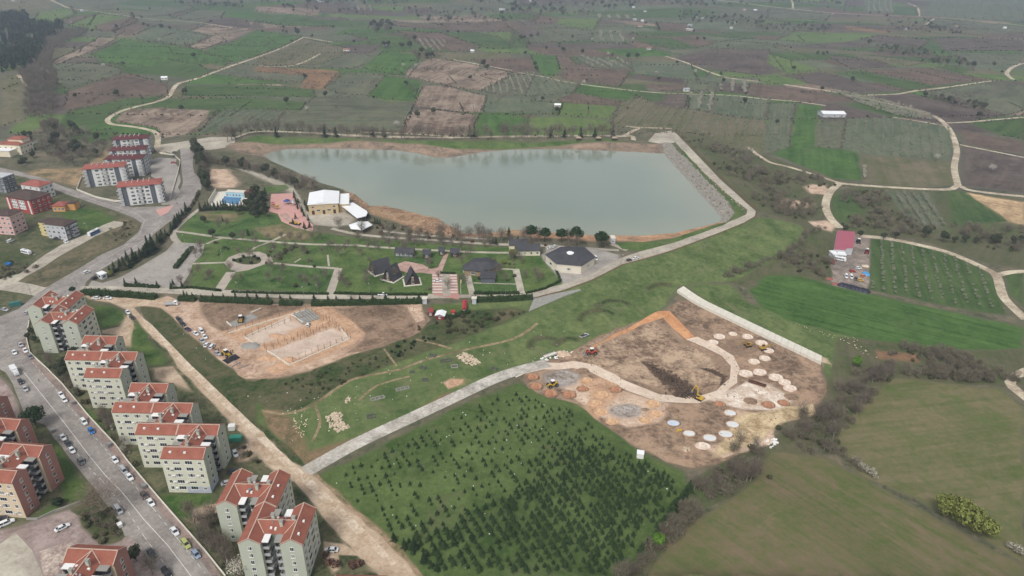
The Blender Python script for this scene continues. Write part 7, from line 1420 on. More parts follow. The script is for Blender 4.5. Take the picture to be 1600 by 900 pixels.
# playground
def dome(px, r, mat, label):
    c = G(*px); e = empty('play_dome', c, 0, label, 'play equipment'); m = MB()
    for k in range(6):
        a = k * math.pi / 3; b = a + math.pi / 3; m.add([(r * math.cos(a), r * math.sin(a), 2.6), (r * math.cos(b), r * math.sin(b), 2.6), (0, 0, 4.2)], [(0, 1, 2)], mat)
    m.obj('roof', e)
    for k in range(6): l = MB(); a = k * math.pi / 3; l.cyl((r * .9 * math.cos(a), r * .9 * math.sin(a), 0), (r * .9 * math.cos(a), r * .9 * math.sin(a), 2.7), .1, .1, M_METAL, 5); l.obj('post', e)
dome((449, 319), 2.8, plain('plastic_blue', (56, 76, 140), .4), 'blue-roofed play tower on the red playground'); dome((459, 321), 1.9, M_METAL, 'grey-roofed play frame right of the blue tower')
def slide(px, m1, m2, label, rz):
    c = G(*px); e = empty('slide', c, rz, label, 'slide'); m = MB(); m.box(-1, 1, -1, 1, 1.6, 1.8, m1); m.box(-1, 1, -1, 1, 3.2, 3.5, m1, (.6, .6)); m.obj('tower', e); m = MB(); m.bar((1, 0, 1.7), (4.4, 0, .3), 1.0, .15, m2); m.obj('chute', e)
    for x in (-.9, .9):
        for y in (-.9, .9): l = MB(); l.box(x - .08, x + .08, y - .08, y + .08, 0, 3.2, M_METAL); l.obj('post', e)
PR = plain('plastic_red', (176, 56, 50), .4); PY = plain('plastic_yellow', (216, 176, 60), .4); slide((427, 323), PR, PY, 'red and yellow slide tower at the left of the playground', .6); slide((433, 327), PY, PR, 'yellow slide tower in front of the red one', 2.6)
for a, b, lb in ((458, 349, 'left dark ride car with yellow seats on the lower playground'), (465, 351, 'right dark ride car with yellow seats on the lower playground')):
    c = G(a, b); e = empty('ride_car', c, -.3, lb, 'ride car'); m = MB(); m.box(-2.2, 2.2, -1.6, 1.6, .3, 1.0, DARKP, (.3, .3)); m.obj('body', e)
    for x in (-1.1, 1.1): k = MB(); k.box(x - .6, x + .6, -.9, .9, 1.0, 1.5, PY); k.obj('seat', e)
    for x in (-1.5, 1.5): k = MB(); k.box(x - .3, x + .3, -1.5, 1.5, -.1, .3, M_METAL); k.obj('runner', e)
print('site', round(time.time() - T0, 1))

M_CLOD = plain('clay_clod', (150, 126, 106), var=.2, scale=.8); M_CLODD = plain('dark_clod', (96, 80, 68), var=.2, scale=.8)
stones('clay_clods', [(880,562),(930,532),(1020,500),(1060,472),(1140,500),(1280,570),(1270,640),(1190,690),(1080,728),(985,692),(905,632)], 900, .15, .5, M_CLOD, 'clods strewn over the clay site', None, 'stuff')
stones('trench_spoil', [(1000,565),(1014,565),(1052,583),(1090,606),(1096,617),(1084,624),(1056,622),(1028,592)], 300, .3, .8, M_CLODD, 'dark spoil along the trench', None, 'stuff', heap=.35)
stones('trench_spoil', [(1088,574),(1115,577),(1136,588),(1132,602),(1124,602),(1126,590),(1110,582)], 90, .25, .6, M_CLODD, 'dark spoil of the short curved trench', None, 'stuff')
stones('site_clods', [(512,482),(600,478),(660,478),(668,500),(650,520),(600,540),(548,550),(568,530)], 260, .15, .45, M_CLOD, 'clods on the brown end of the building site', None, 'stuff')

# ------------------------------------------------------------------ vehicles, machines, people
TYRE = plain('tyre', (40, 40, 42), var=.1); HUB = plain('hub', (150, 150, 152), .4, .5, .5); LAMPW = plain('lamp_lens', (225, 225, 220), .15, .6); LAMPR = plain('lamp_red', (150, 30, 28), .2, .6)
PAINT = {k: plain('paint_' + k, c, .28, .5, var=.03) for k, c in {'white': (226, 228, 230), 'silver': (176, 178, 182), 'grey': (120, 122, 126), 'dark': (58, 60, 66), 'black': (34, 34, 38), 'blue': (46, 52, 76), 'steel': (140, 156, 176), 'lime': (176, 182, 112), 'plum': (70, 56, 84), 'brown': (92, 78, 74), 'red': (170, 48, 44), 'yellow': (196, 162, 62), 'orange': (206, 120, 50), 'loader': (186, 84, 62), 'ochre': (170, 136, 64)}.items()}
def loft(m, secs, mat, axis_caps=True):
    """sections (x, half width bottom, half width top, z0, z1) lofted along x with a chamfered outline"""
    n = 8; vs = []
    for x, wb, wt, z0, z1 in secs:
        c = min(.12, (z1 - z0) * .3); vs += [(x, -wb + c, z0), (x, wb - c, z0), (x, wb, z0 + c), (x, max(wt, wb * .9), z1 - c * 1.2), (x, wt - c, z1), (x, -wt + c, z1), (x, -max(wt, wb * .9), z1 - c * 1.2), (x, -wb, z0 + c)]
    fs = []
    for i in range(len(secs) - 1):
        for j in range(n): k = (j + 1) % n; fs.append((i * n + j, i * n + k, (i + 1) * n + k, (i + 1) * n + j)[::-1])
    fs += [tuple(range(n)), tuple(reversed(range((len(secs) - 1) * n, len(secs) * n)))]
    m.add(vs, fs, mat)
CARM = {}
def car_meshes(kind, paint):
    if (kind, paint) in CARM: return CARM[kind, paint]
    P_ = PAINT[paint]; out = []; b = MB(); g = MB(); r = MB()
    if kind in ('sedan', 'hatch', 'suv', 'van'):
        L = {'sedan': 4.5, 'hatch': 4.0, 'suv': 4.6, 'van': 4.5}[kind]; H = {'sedan': 1.45, 'hatch': 1.5, 'suv': 1.72, 'van': 1.85}[kind]; hb = H * .62; w = .88; h2 = L / 2
        loft(b, [(-h2, .72, .7, .42, hb * .86), (-h2 + .15, w - .04, w - .08, .28, hb * .95), (-h2 + .9, w, w - .04, .22, hb), (h2 - 1.3, w, w - .04, .22, hb), (h2 - .4, w - .02, w - .12, .24, hb * .86), (h2, .7, .62, .36, hb * .68)], P_)
        back = {'sedan': -h2 + .55, 'hatch': -h2 + .1, 'suv': -h2 + .1, 'van': -h2 + .05}[kind]; rb = {'sedan': -h2 + 1.25, 'hatch': -h2 + .5, 'suv': -h2 + .35, 'van': -h2 + .15}[kind]; fr = {'sedan': h2 - 1.95, 'hatch': h2 - 1.7, 'suv': h2 - 1.9, 'van': h2 - 1.5}[kind]; ff = {'sedan': h2 - 1.15, 'hatch': h2 - .95, 'suv': h2 - 1.15, 'van': h2 - .7}[kind]
        vs = [(back, -.8, hb - .03), (ff, -.8, hb - .03), (ff, .8, hb - .03), (back, .8, hb - .03), (rb, -.6, H - .04), (fr, -.6, H - .04), (fr, .6, H - .04), (rb, .6, H - .04)]
        g.add(vs, [(0, 1, 5, 4), (1, 2, 6, 5), (2, 3, 7, 6), (3, 0, 4, 7), (4, 5, 6, 7)], M_GLASS)
        r.box(rb - .08, fr + .1, -.64, .64, H - .06, H + .02, P_, (.06, .06))
        for s_ in (-1, 1):
            for xa, xb in (((rb + fr) / 2, (rb + fr) / 2),): r.bar((xa, s_ * .82, hb - .02), (xb, s_ * .63, H - .02), .1, .05, P_)
            r.bar((ff - .02, s_ * .81, hb - .02), (fr + .02, s_ * .62, H), .1, .06, P_); r.bar((back + .02, s_ * .81, hb - .02), (rb - .02, s_ * .62, H), .14, .06, P_)
        if kind == 'van':
            for s_ in (-1, 1): r.box(back + .1, (back + ff) / 2 - .2, s_ * .8 - .03, s_ * .8 + .03, hb - .03, H - .3, P_)
        wx = L * .31; wr = .32
    elif kind == 'pickup':
        L = 5.2; h2 = 2.6; loft(b, [(-h2, .84, .84, .45, 1.0), (-h2 + .1, .9, .88, .4, 1.05), (.0, .9, .88, .35, 1.05), (h2 - .4, .88, .78, .35, .98), (h2, .72, .64, .42, .8)], P_); g.add([(-.1, -.8, 1.0), (1.5, -.8, 1.0), (1.5, .8, 1.0), (-.1, .8, 1.0), (.1, -.62, 1.66), (.8, -.62, 1.66), (.8, .62, 1.66), (.1, .62, 1.66)], [(0, 1, 5, 4), (1, 2, 6, 5), (2, 3, 7, 6), (3, 0, 4, 7), (4, 5, 6, 7)], M_GLASS); r.box(.0, .9, -.65, .65, 1.64, 1.72, P_, (.05, .05)); r.box(-2.45, -.2, -.72, .72, 1.03, 1.08, DARKP); wx = 1.6; wr = .37
    elif kind in ('minibus', 'bus'):
        L = 7.2 if kind == 'minibus' else 9.5; h2 = L / 2; H = 2.7 if kind == 'minibus' else 3.0; loft(b, [(-h2, 1.0, .95, .5, H - .1), (-h2 + .2, 1.08, 1.0, .35, H), (h2 - .7, 1.08, 1.0, .35, H), (h2 - .1, 1.02, .9, .38, H * .7), (h2, .9, .8, .5, H * .45)], P_)
        for s_ in (-1, 1):
            for i in range(6 if kind == 'minibus' else 7): x = -h2 + .5 + i * (L - 1.6) / (6 if kind == 'minibus' else 7); g.box(x, x + (L - 1.6) / 7 * .92, s_ * 1.06 - .03, s_ * 1.06 + .03, H * .5, H * .78, M_GLASS)
        g.add([(h2 - .12, -.85, H * .5), (h2 - .12, .85, H * .5), (h2 - .62, .8, H * .92), (h2 - .62, -.8, H * .92)], [(0, 1, 2, 3)], M_GLASS)
        if kind == 'bus':
            for s_ in (-1, 1): r.box(-h2 + .3, h2 - .8, s_ * 1.09 - .015, s_ * 1.09 + .015, .5, 1.4, PAINT['blue'])
        r.box(-1.2, .4, -.6, .6, H - .02, H + .25, PAINT['silver']); wx = L * .3; wr = .42
    elif kind in ('truck', 'tipper'):
        L = 7.0; h2 = 3.5; b.box(-h2, h2 - 2.0, -.45, .45, .55, .85, M_METAL); loft(r, [(h2 - 1.9, 1.0, .95, .5, 2.5), (h2 - .5, 1.05, .95, .5, 2.5), (h2 - .1, 1.02, .9, .5, 1.7), (h2, .98, .85, .5, 1.4)], P_); g.add([(h2 - .08, -.85, 1.6), (h2 - .08, .85, 1.6), (h2 - .47, .8, 2.35), (h2 - .47, -.8, 2.35)], [(0, 1, 2, 3)], M_GLASS)
        for s_ in (-1, 1): g.box(h2 - 1.5, h2 - .7, s_ * 1.03 - .04, s_ * 1.03 + .04, 1.5, 2.2, M_GLASS)
        if kind == 'truck': b.box(-h2, h2 - 2.1, -1.1, 1.1, .9, 2.9, P_)
        else:
            b.box(-h2, h2 - 2.2, -1.05, 1.05, .9, 1.1, PAINT['silver'])
            for y in (-1.05, .97): b.box(-h2, h2 - 2.2, y, y + .08, 1.1, 1.5, PAINT['silver'])
        wx = 2.2; wr = .48
    for nm, m in (('body', b), ('windows', g), ('roof' if kind not in ('truck', 'tipper') else 'driver_cab', r)):
        if m.v: out.append((nm, m.mesh(nm), None))
    hw = .82 if kind not in ('minibus', 'bus', 'truck', 'tipper') else 1.0
    if 'wheel%s' % wr not in CARM:
        k = MB(); k.cyl((0, -.11, 0), (0, .11, 0), wr, wr, TYRE, 12); k.cyl((0, -.125, 0), (0, .125, 0), wr * .55, wr * .55, HUB, 8); CARM['wheel%s' % wr] = k.mesh('wheel')
    for sx in (-1, 1):
        for sy in (-1, 1): out.append(('wheel', CARM['wheel%s' % wr], (sx * wx, sy * hw, wr)))
    if 'hl' not in CARM:
        k = MB(); k.box(-.05, .05, -.18, .18, -.08, .08, LAMPW); CARM['hl'] = k.mesh('headlight'); k = MB(); k.box(-.04, .04, -.14, .14, -.1, .1, LAMPR); CARM['tl'] = k.mesh('tail_light')
    hz = {'sedan': .66, 'hatch': .7, 'suv': .8, 'van': .75, 'pickup': .75}.get(kind, .8)
    for sy in (-1, 1): out.append(('headlight', CARM['hl'], (h2 - .06, sy * .55, hz * .95))); out.append(('tail_light', CARM['tl'], (-h2 + .02, sy * .62, hz)))
    CARM[kind, paint] = out; return out
NAMES = {'sedan': ('car', 'car'), 'hatch': ('car', 'car'), 'suv': ('car', 'car'), 'van': ('van', 'van'), 'pickup': ('pickup_truck', 'pickup'), 'minibus': ('minibus', 'minibus'), 'bus': ('bus', 'bus'), 'truck': ('box_truck', 'truck'), 'tipper': ('flatbed_truck', 'truck')}
def car(kind, paint, px, d, label, group=None):
    """d: pixel offset along which the car points"""
    c = G(*px); q = ground_xy([(px[0] + d[0], px[1] + d[1])])[0]; rz = math.atan2(q[1] - c.y, q[0] - c.x); nm, ct = NAMES[kind]
    e = empty(nm, (c.x, c.y, c.z + .02), rz, label, ct, group)
    for n, me, lo in car_meshes(kind, paint): obj(n, me, e, lo)
AVD, AVU = (28, 36), (-28, -36); AG = 'cars along the avenue'
for k, p, x, d, lb in [
 ('hatch','silver',(43.5,489),(10,-9),'silver hatchback beside the uppermost cream block on the avenue'),('sedan','silver',(33,540),(9,12),'silver car first of the three at the kerb bend'),('sedan','white',(40,549),(9,12),'white car in the middle of the three at the kerb bend'),('hatch','grey',(48,559),(9,12),'grey car last of the three at the kerb bend'),('sedan','white',(23,552),(9,12),'white car driving beside the three at the kerb bend'),
 ('truck','white',(24,583),(10,14),'white box truck on the left side of the avenue'),('hatch','dark',(33,598),(9,12),'dark car parked right behind the box truck'),('sedan','silver',(40,609),(9,12),'silver car second behind the box truck'),('sedan','white',(96,618),AVD,'rear white car of the touching pair near the refuse bin'),('sedan','white',(101,626),AVD,'front white car of the touching pair near the refuse bin'),('suv','white',(132,661),AVD,'white car parked beside the walking person on the right kerb'),('hatch','blue',(143.5,675),AVD,'dark blue car on the right kerb'),
 ('sedan','white',(99,685),AVD,'white car parked across from the blue one, rearmost of three'),('hatch','dark',(107,695),AVD,'dark car between two white ones on the left kerb'),('sedan','white',(113,705),AVD,'white car with pale blue glass at the front of three'),('hatch','grey',(127.5,723),AVD,'grey-violet hatchback next to the two people'),('sedan','white',(180,720),AVD,'white car alone on the right lane above the big bare tree'),('van','silver',(194,737),AVD,'silver van parked right behind a white car'),('sedan','white',(203,747),AVD,'white car right in front of the silver van'),
 ('hatch','brown',(226,776),AVD,'dark brown hatchback close to a white car'),('sedan','white',(236,787),AVD,'white car in front of the brown hatchback'),('van','silver',(186,799),AVD,'silver van on the left side below the bare tree'),('sedan','white',(273.5,832),AVD,'white car alone on the right lane near the bottom'),('suv','lime',(291,852),AVD,'yellow-green car near the bottom of the avenue'),('hatch','steel',(307,868),AVD,'steel blue car nearest the bottom of the avenue'),('hatch','dark',(238,867),AVD,'dark hatchback beside the leafy tree'),('suv','black',(261,897),AVD,'black car cut by the bottom edge')]: car(k, p, x, d, lb, AG)
for k, p, x, d, lb in [('sedan','white',(98,826),(14,-7),'white car alone on the plaza'),('suv','white',(11,819),(14,-6),'white estate car beside the salmon block'),('sedan','dark',(0,813),(14,-5),'dark car behind the white estate car at the left edge'),
 ('sedan','white',(368,710),(5,12),'white car parked upright beside the front cream block'),('sedan','dark',(364,738),(14,-3),'dark car behind the nearest pair of cream blocks'),('sedan','silver',(356,756),(14,-3),'silver car behind the nearest pair of cream blocks'),('sedan','white',(518,861),(-14,0),'white car on the grass right of the nearest cream block'),
 ('sedan','white',(200,489),(7,8),'white car ahead of a dark one on the dirt road'),('hatch','dark',(207,498),(7,7),'dark car close behind the white one on the dirt road'),('sedan','white',(151,467),(-12,0),'left white car parked below the hedge'),('sedan','white',(169,467),(12,0),'right white car parked below the hedge'),('tipper','white',(268,477),(14,-1),'white flatbed truck at the dirt gap of the building site'),
 ('hatch','white',(136,426.5),(12,-4),'white hatchback at the car park junction'),('suv','black',(149,436),(10,-6),'black car beside the gate kiosk'),('sedan','silver',(8,485),(8,2),'silver car near the dark teal shelter'),('minibus','white',(42,396.5),(12,3),'white minibus parked on the grass beside the lane'),('bus','white',(148,366),(12,-6),'white and blue bus by the football lawn'),('van','white',(17,378),(10,-4),'white van behind the pink apartment house'),('sedan','black',(89,374),(10,1),'black car under the grey and yellow house'),('hatch','white',(104,379),(10,2),'white car beside the grey and yellow house')]: car(k, p, x, d, lb)
SG = 'cars parked at the building site'
for k, p, x, d, lb in [('suv','dark',(280,501),(5,6),'first dark car in the building site row'),('suv','dark',(286,508),(6,5),'second dark car in the building site row'),('sedan','plum',(294,516),(7,4),'dark plum car third in the building site row'),('sedan','white',(306,522.5),(7,5),'white car right after the plum one'),('van','white',(315,519),(6,7),'white van standing apart on the site side of the row'),('sedan','white',(320,527.5),(6,6),'white car behind the white van'),('sedan','silver',(316,534),(7,5),'silver car in the middle of the row'),('sedan','white',(323.5,540),(5,-6),'white car with open side in the row'),('suv','white',(332,543),(5,-6),'white car beside the standing people'),('sedan','silver',(340,553.5),(8,5),'silver car at the lower end of the row'),('hatch','white',(481.5,509),(3,-8),'white car below the slab panels'),('pickup','silver',(913,526),(10,-3),'silver pickup on the grass near the clay site'),('pickup','white',(598,461.5),(12,0),'white pickup driving on the park road'),('sedan','white',(684,440),(12,0),'white car in the striped parking')]: car(k, p, x, d, lb, SG if x[0] < 345 else None)
for k, p, x, d, lb in [('sedan','white',(859,389),(8,-4),'white car left of the slate hall'),('hatch','white',(867,386),(8,-4),'white car behind the first one left of the slate hall'),('van','white',(931,405),(3,5),'white van under the right corner of the slate hall'),('hatch','dark',(983,407.5),(10,-3),'dark-windowed car on the dam road, left of two'),('sedan','white',(993,404.5),(10,-3),'white car on the dam road, right of two'),('sedan','dark',(273,239),(10,0),'upper dark car in the estate car park'),('sedan','dark',(272,245),(10,0),'lower dark car in the estate car park'),('hatch','red',(271,255),(10,0),'red car in the estate car park'),('sedan','silver',(54,225),(10,-4),'silver car beside the villa'),
 ('hatch','white',(1341,420),(9,0),'white car in the middle of the farmyard'),('hatch','red',(1332,425),(8,0),'red car in the middle of the farmyard'),('van','white',(1322,433),(2,6),'left white van in the farmyard'),('van','white',(1330,434),(2,6),'right white van in the farmyard'),('hatch','dark',(1337.5,437),(2,6),'dark car beside the white vans in the farmyard'),('minibus','white',(1312.5,407),(10,2),'white minibus below the claret barn'),('tipper','red',(1301,410),(-1,7),'red and white truck at the farmyard edge'),('hatch','yellow',(1344,439),(8,1),'small yellow car in the farmyard corner'),('hatch','orange',(1348,432),(6,-3),'orange vehicle beside the blue tarpaulin')]: car(k, p, x, d, lb, 'vehicles in the farmyard' if x[0] > 1290 else None)
def tractor(px, d, paint, label, loader=True):
    c = G(*px); q = ground_xy([(px[0] + d[0], px[1] + d[1])])[0]; e = empty('wheel_loader' if loader else 'tractor', c, math.atan2(q[1] - c.y, q[0] - c.x), label, 'loader' if loader else 'tractor'); P_ = PAINT[paint]; m = MB()
    m.box(-3.0, -.2, -.9, .9, .8, 1.9, P_, (.2, .1)); m.box(-.2, 1.6, -.6, .6, .7, 1.3, P_, (.1, .1)); m.obj('body', e); m = MB(); m.box(-1.2, .4, -.75, .75, 1.9, 3.2, M_GLASS, (.12, .1)); m.box(-1.25, .45, -.8, .8, 3.2, 3.35, WHITEP); m.obj('driver_cab', e)
    m = MB(); m.cyl((-2.6, .5, 1.9), (-2.6, .5, 2.7), .08, .08, DARKP, 6); m.obj('exhaust', e)
    for x, r_ in ((-2.0, .85), (1.3, .85 if loader else .55)):
        for y in (-1.05, 1.05): m = MB(); m.cyl((x, y - .28, r_), (x, y + .28, r_), r_, r_, TYRE, 14); m.cyl((x, y - .3, r_), (x, y + .3, r_), r_ * .5, r_ * .5, HUB, 8); m.obj('wheel', e)
    if loader:
        for y in (-.5, .5): m = MB(); m.bar((.6, y, 1.6), (2.8, y, .7), .2, .35, P_); m.obj('lift_arm', e)
        m = MB(); m.add([(2.6, -1.4, .1), (3.9, -1.4, .1), (2.6, -1.4, 1.2), (2.6, 1.4, .1), (3.9, 1.4, .1), (2.6, 1.4, 1.2)], [(0, 1, 2), (5, 4, 3), (0, 3, 4, 1), (0, 2, 5, 3)], M_METAL); m.obj('bucket', e)
def excavator(px, d, label, arm=(3.0, 4.6, 6.2, 1.2), paint='ochre', up=False):
    c = G(*px); q = ground_xy([(px[0] + d[0], px[1] + d[1])])[0]; e = empty('excavator', c, math.atan2(q[1] - c.y, q[0] - c.x), label, 'excavator', 'tracked excavators'); e.scale = (.85, .85, .85); P_ = PAINT[paint]
    for y in (-1.25, 1.25):
        m = MB(); vs = []; pr = [(-2.0, .35), (-1.7, .05), (1.7, .05), (2.0, .35), (2.0, .65), (1.7, .9), (-1.7, .9), (-2.0, .65)]; n = 8
        vs = [(x, y - .3, z) for x, z in pr] + [(x, y + .3, z) for x, z in pr]; m.add(vs, [(i, (i + 1) % n, n + (i + 1) % n, n + i)[::-1] for i in range(n)] + [tuple(range(n)), tuple(reversed(range(n, 2 * n)))], TYRE); m.obj('track', e)
    m = MB(); m.box(-.9, .9, -.95, .95, .4, 1.0, DARKP); m.obj('undercarriage', e); m = MB(); m.box(-2.4, 1.2, -1.25, 1.25, 1.05, 1.9, P_, (.12, .08)); m.box(-2.6, -1.3, -1.2, 1.2, 1.9, 2.3, P_, (.25, .15)); m.obj('upper_body', e)
    m = MB(); m.box(-.4, 1.3, .3, 1.2, 1.9, 3.0, M_GLASS, (.15, .06)); m.box(-.4, 1.2, .28, 1.22, 3.0, 3.12, P_); m.obj('driver_cab', e)
    bx, bz, tx, tz = arm; m = MB(); m.bar((1.0, -.3, 1.7), (bx * .55, -.3, bz * .95), .4, .55, P_); m.bar((bx * .55, -.3, bz * .92), (bx, -.3, bz), .38, .5, P_); m.obj('boom', e); m = MB(); m.bar((bx, -.3, bz), (tx, -.3, tz), .3, .4, P_); m.obj('stick', e)
    m = MB(); m.add([(tx - .5, -.85, tz), (tx + .4, -.85, tz - .1), (tx + .2, -.85, tz - .9), (tx - .7, -.85, tz - .7), (tx - .5, .25, tz), (tx + .4, .25, tz - .1), (tx + .2, .25, tz - .9), (tx - .7, .25, tz - .7)], [(0, 1, 2, 3)[::-1], (4, 5, 6, 7), (0, 1, 5, 4), (1, 2, 6, 5), (2, 3, 7, 6)], M_METAL); m.obj('bucket', e)
excavator((1092, 624), (-9, -4), 'yellow excavator with upright arm at the end of the dark trench', (3.0, 7.2, 4.6, 3.2), 'yellow'); excavator((1168, 541), (-12, 2), 'dark yellow excavator inside the upper ring', (4.2, 4.2, 6.4, .9)); excavator((1192, 546), (12, -1), 'small excavator with stretched arm right of the upper ring', (4.4, 3.0, 7.0, 1.0))
tractor((862, 604), (-12, 2), 'yellow', 'yellow loader with dark rear between the red clay pads'); tractor((923, 553), (-14, 1), 'loader', 'red wheel loader at the corner of the clay site'); tractor((377, 501), (2, -10), 'ochre', 'yellow backhoe loader on the grey slab of the building site'); tractor((1354, 396), (-2, 8), 'red', 'red tractor at the right side of the farmyard', False); tractor((1341, 380), (2, 8), 'dark', 'dark tractor beside the claret barn', False); tractor((355, 556), (8, 4), 'yellow', 'small yellow loader beside the mesh bundles')
def trailer(px, d, L, label):
    c = G(*px); q = ground_xy([(px[0] + d[0], px[1] + d[1])])[0]; e = empty('trailer', c, math.atan2(q[1] - c.y, q[0] - c.x), label, 'trailer'); m = MB(); m.box(-L / 2, L / 2, -1.2, 1.2, .8, 1.0, M_CONC); m.box(-L / 2, L / 2, -1.2, -1.1, 1.0, 1.4, M_METAL); m.box(-L / 2, L / 2, 1.1, 1.2, 1.0, 1.4, M_METAL); m.obj('bed', e)
    for x in (-L / 3, L / 3):
        for y in (-1, 1): m = MB(); m.cyl((x, y - .12, .4), (x, y + .12, .4), .4, .4, TYRE, 10); m.obj('wheel', e)
trailer((860, 557), (12, -4), 7, 'long pale flat trailer at the bend of the gravel road')
c = G(958, 673); e = empty('plate_compactor', c, .3, 'small yellow machine beside the sheeted pad', 'machine'); m = MB(); m.box(-1.1, 1.1, -.5, .5, .2, 1.0, PAINT['yellow'], (.2, .1)); m.obj('body', e); m = MB(); m.cyl((0, -.55, .35), (0, .55, .35), .35, .35, M_METAL, 10); m.obj('roller', e); e.location = G(1061, 674)
# blue tarpaulin and covered stack of the farm
def mound(name, px, rx, ry, h, mat, label, cat):
    c = G(*px); r = np.random.default_rng(int(px[0])); V = [(0, 0, h)]; F_ = []; n = 14
    for k, f in enumerate((.4, .75, 1.0)):
        for i in range(n): t = 2 * math.pi * i / n; j = 1 + r.normal() * .1; V.append((rx * f * j * math.cos(t), ry * f * j * math.sin(t), h * (.92, .6, -.15)[k] * (1 + r.normal() * .12)))
    F_ += [(0, 1 + i, 1 + (i + 1) % n) for i in range(n)]
    for k in range(2): F_ += [(1 + k * n + i, 1 + (k + 1) * n + i, 1 + (k + 1) * n + (i + 1) % n, 1 + k * n + (i + 1) % n) for i in range(n)]
    m = MB(); m.add(V, F_, mat); return obj(name, m.mesh(name, True), None, c, 0, label, cat)
mound('tarpaulin_heap', (1353, 428), 2.6, 3.2, 1.2, plain('tarp_blue', (84, 150, 200), .5), 'blue tarpaulin over a heap in the farmyard corner', 'tarpaulin')
for i in range(7): mound('covered_stack', (1316 + i * 6, 446 + i * 1.6), 3.2, 2.6, 1.7, plain('tarp_black', (44, 46, 58), .5), 'dark sheeted hump in the row at the lower end of the farmyard', 'stack')['group'] = 'sheeted humps of the farmyard'
for a, b, lb in ((1296, 436, 'reddish scrap heap at the left side of the farmyard'), (1352, 416, 'pale scrap heap at the right side of the farmyard'), (1306, 444, 'reddish scrap heap at the lower left of the farmyard')): mound('scrap_heap', (a, b), 2.6, 1.8, .8, plain('scrap_red', (150, 92, 84), var=.3, scale=1.5) if 'reddish' in lb else M_STONE, lb, 'scrap heap')
for a, b, rx, ry, h, mt, lb in ((392, 541, 5, 3.2, 1.3, M_CONCD, 'grey gravel heap on the building site'), (452, 562, 3.5, 2.2, 1.2, M_ORANGE, 'orange earth heap inside the lower foundation'), (418, 560, 5, 2.4, 1.0, M_ORANGE, 'orange earth heap outside the lower foundation corner'), (432, 525, 4, 2, .9, M_ORANGE, 'orange earth heap between the rebar rows'), (878, 553, 4.5, 2.6, 1.0, M_PINK, 'pale clay heap beside the red loader'), (1008, 640, 2, 1.2, .5, M_SITEB, 'small brown heap by the grey hollow')): mound('earth_heap', (a, b), rx, ry, h, mt, lb, 'earth heap')
# people
def person_mesh(top, leg):
    me = bpy.data.meshes.new('person_frame'); J = [(0, 0, .95), (0, 0, 1.2), (0, 0, 1.42), (0, 0, 1.53), (0, .0, 1.66), (0, .0, 1.75), (0, .2, 1.40), (.03, .27, 1.12), (.1, .27, .88), (.12, .27, .78), (0, -.2, 1.40), (0, -.28, 1.12), (.08, -.28, .88), (.1, -.28, .78), (0, .1, .9), (.03, .12, .48), (0, .13, .08), (.14, .14, .04), (0, -.1, .9), (-.02, -.12, .48), (-.06, -.13, .08), (.08, -.14, .04), (.09, 0, 1.63)]
    E_ = [(0, 1), (1, 2), (2, 3), (3, 4), (4, 5), (2, 6), (6, 7), (7, 8), (8, 9), (2, 10), (10, 11), (11, 12), (12, 13), (0, 14), (14, 15), (15, 16), (16, 17), (0, 18), (18, 19), (19, 20), (20, 21), (4, 22)]
    R_ = [.16, .15, .16, .06, .1, .085, .075, .055, .042, .035, .075, .055, .042, .035, .1, .07, .05, .04, .1, .07, .05, .04, .03]
    me.from_pydata(J, E_, []); o = bpy.data.objects.new('person_frame', me); COL.objects.link(o); s = o.modifiers.new('skin', 'SKIN'); me.skin_vertices[0].data[0].use_root = True
    for i, r_ in enumerate(R_): me.skin_vertices[0].data[i].radius = (r_ * (.75 if i in (0, 1, 2) else 1), r_ * (1.15 if i in (0, 1, 2) else 1))
    o.modifiers.new('sub', 'SUBSURF').levels = 1
    dg = bpy.context.evaluated_depsgraph_get(); out = bpy.data.meshes.new_from_object(o.evaluated_get(dg)); bpy.data.objects.remove(o); out.name = 'body'
    out.materials.clear()
    for m in (top, leg, plain('skin', (190, 146, 122)), plain('hair', (40, 34, 30))): out.materials.append(m)
    for p in out.polygons:
        z = p.center.z; x = p.center.x; p.material_index = 3 if z > 1.7 or (z > 1.6 and x < -.02) else 2 if z > 1.49 or (z < .86 and abs(p.center.y) > .2) else 0 if z > .92 else 1; p.use_smooth = True
    return out
CL = [plain('cloth_black', (36, 38, 44)), plain('cloth_navy', (44, 52, 78)), plain('cloth_grey', (96, 96, 100)), plain('cloth_olive', (78, 80, 60))]
PM = [person_mesh(CL[0], CL[1]), person_mesh(CL[1], CL[0]), person_mesh(CL[2], CL[0]), person_mesh(CL[3], CL[1])]
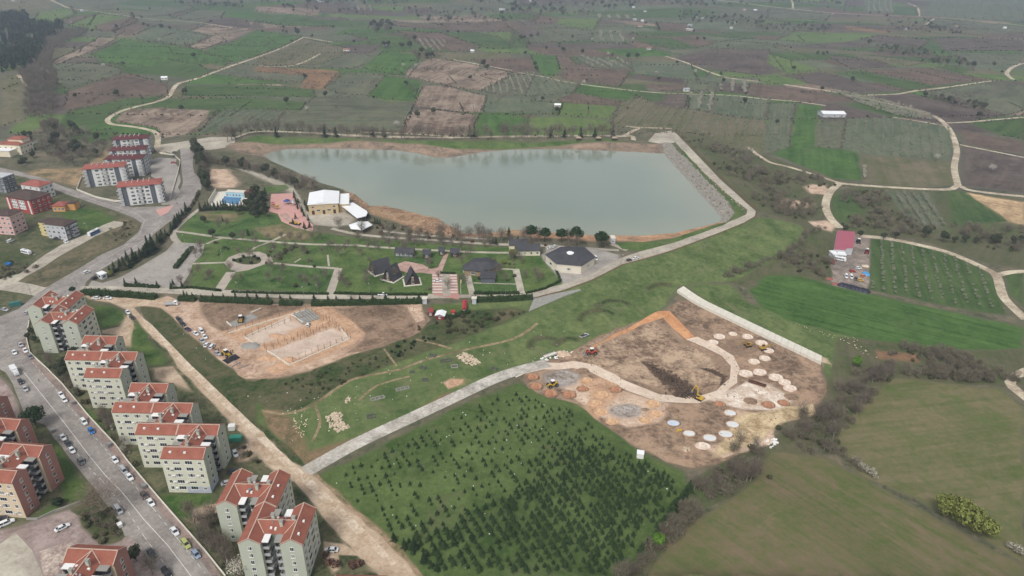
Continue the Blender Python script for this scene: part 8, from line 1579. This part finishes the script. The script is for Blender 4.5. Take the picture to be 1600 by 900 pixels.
for i, (a, b, rz, lb) in enumerate([(134, 721, .5, 'person in dark clothes walking beside the grey-violet hatchback'), (138.5, 715, .6, 'person in dark clothes a step ahead on the avenue'), (139.5, 657, 2.2, 'person in dark clothes on the pavement by the white parked car'), (61.5, 597, 1.0, 'person walking alone in the middle of the avenue'), (335, 546, 0, 'person standing between the white cars of the building site'), (338, 549, 2, 'second person standing between the cars of the building site'), (345.5, 546, 4, 'left person of the pair facing the cars'), (347, 543.5, 3.4, 'right person of the pair facing the cars'), (341.5, 548, 1, 'person beside the silver car at the row end'), (358, 553, 5, 'left person of the three above the mesh bundles'), (361, 551.5, 3, 'middle person of the three above the mesh bundles'), (364, 551, 2, 'right person of the three above the mesh bundles'), (319, 517.5, 1, 'person beside the white van of the building site'), (1040, 617, 1, 'person standing near the trench of the clay site'), (277, 319, 0, 'person walking at the road fork below the estate')]):
    c = G(a, b); e = empty('person', c, rz, lb, 'person', 'people on the avenue and sites'); obj('body', PM[i % 4], e)
# lane markings of the avenue
MK = plain('road_paint', (214, 212, 206), var=.12, scale=1.5)
def marks(pts, wd, dash, gap, label):
    q = ground_xy(pts); m = MB()
    for a, b in zip(q[:-1], q[1:]):
        L = np.hypot(*(b - a)); d = (b - a) / L; n = np.array([-d[1], d[0]]) * wd / 2; s = 0.0
        while s < L:
            e2 = min(L, s + dash); k = max(1, int((e2 - s) / 6))
            for i in range(k):
                p0 = a + d * (s + (e2 - s) * i / k); p1 = a + d * (s + (e2 - s) * (i + 1) / k); m.add([(*(p0 + n), gz(*p0) + .05), (*(p0 - n), gz(*p0) + .05), (*(p1 - n), gz(*p1) + .05), (*(p1 + n), gz(*p1) + .05)], [(0, 1, 2, 3)], MK)
            s = e2 + gap
    m.obj('road_marking', kind='structure')
marks([(36, 580), (60, 610), (100, 660), (140, 713)], .22, 200, 0, ''); marks([(140, 713), (165, 743), (190, 768), (225, 812), (262, 852), (300, 902)], .22, 30, 3, '')
marks([(46, 560), (90, 612), (130, 662), (170, 708), (205, 752), (240, 795), (280, 845), (320, 895)], .16, 2, 2.4, ''); marks([(98, 676), (130, 722), (160, 752), (200, 800), (225, 838), (262, 888)], .16, 2, 2.4, '')
marks([(20, 270), (76, 284), (120, 303), (174, 322), (210, 332), (226, 344), (218, 366), (190, 390), (150, 412), (110, 436)], .15, 40, .01, ''); marks([(250, 352), (226, 374), (190, 400), (150, 424)], .15, 40, .01, '')
print('all', round(time.time() - T0, 1), len(bpy.data.objects))
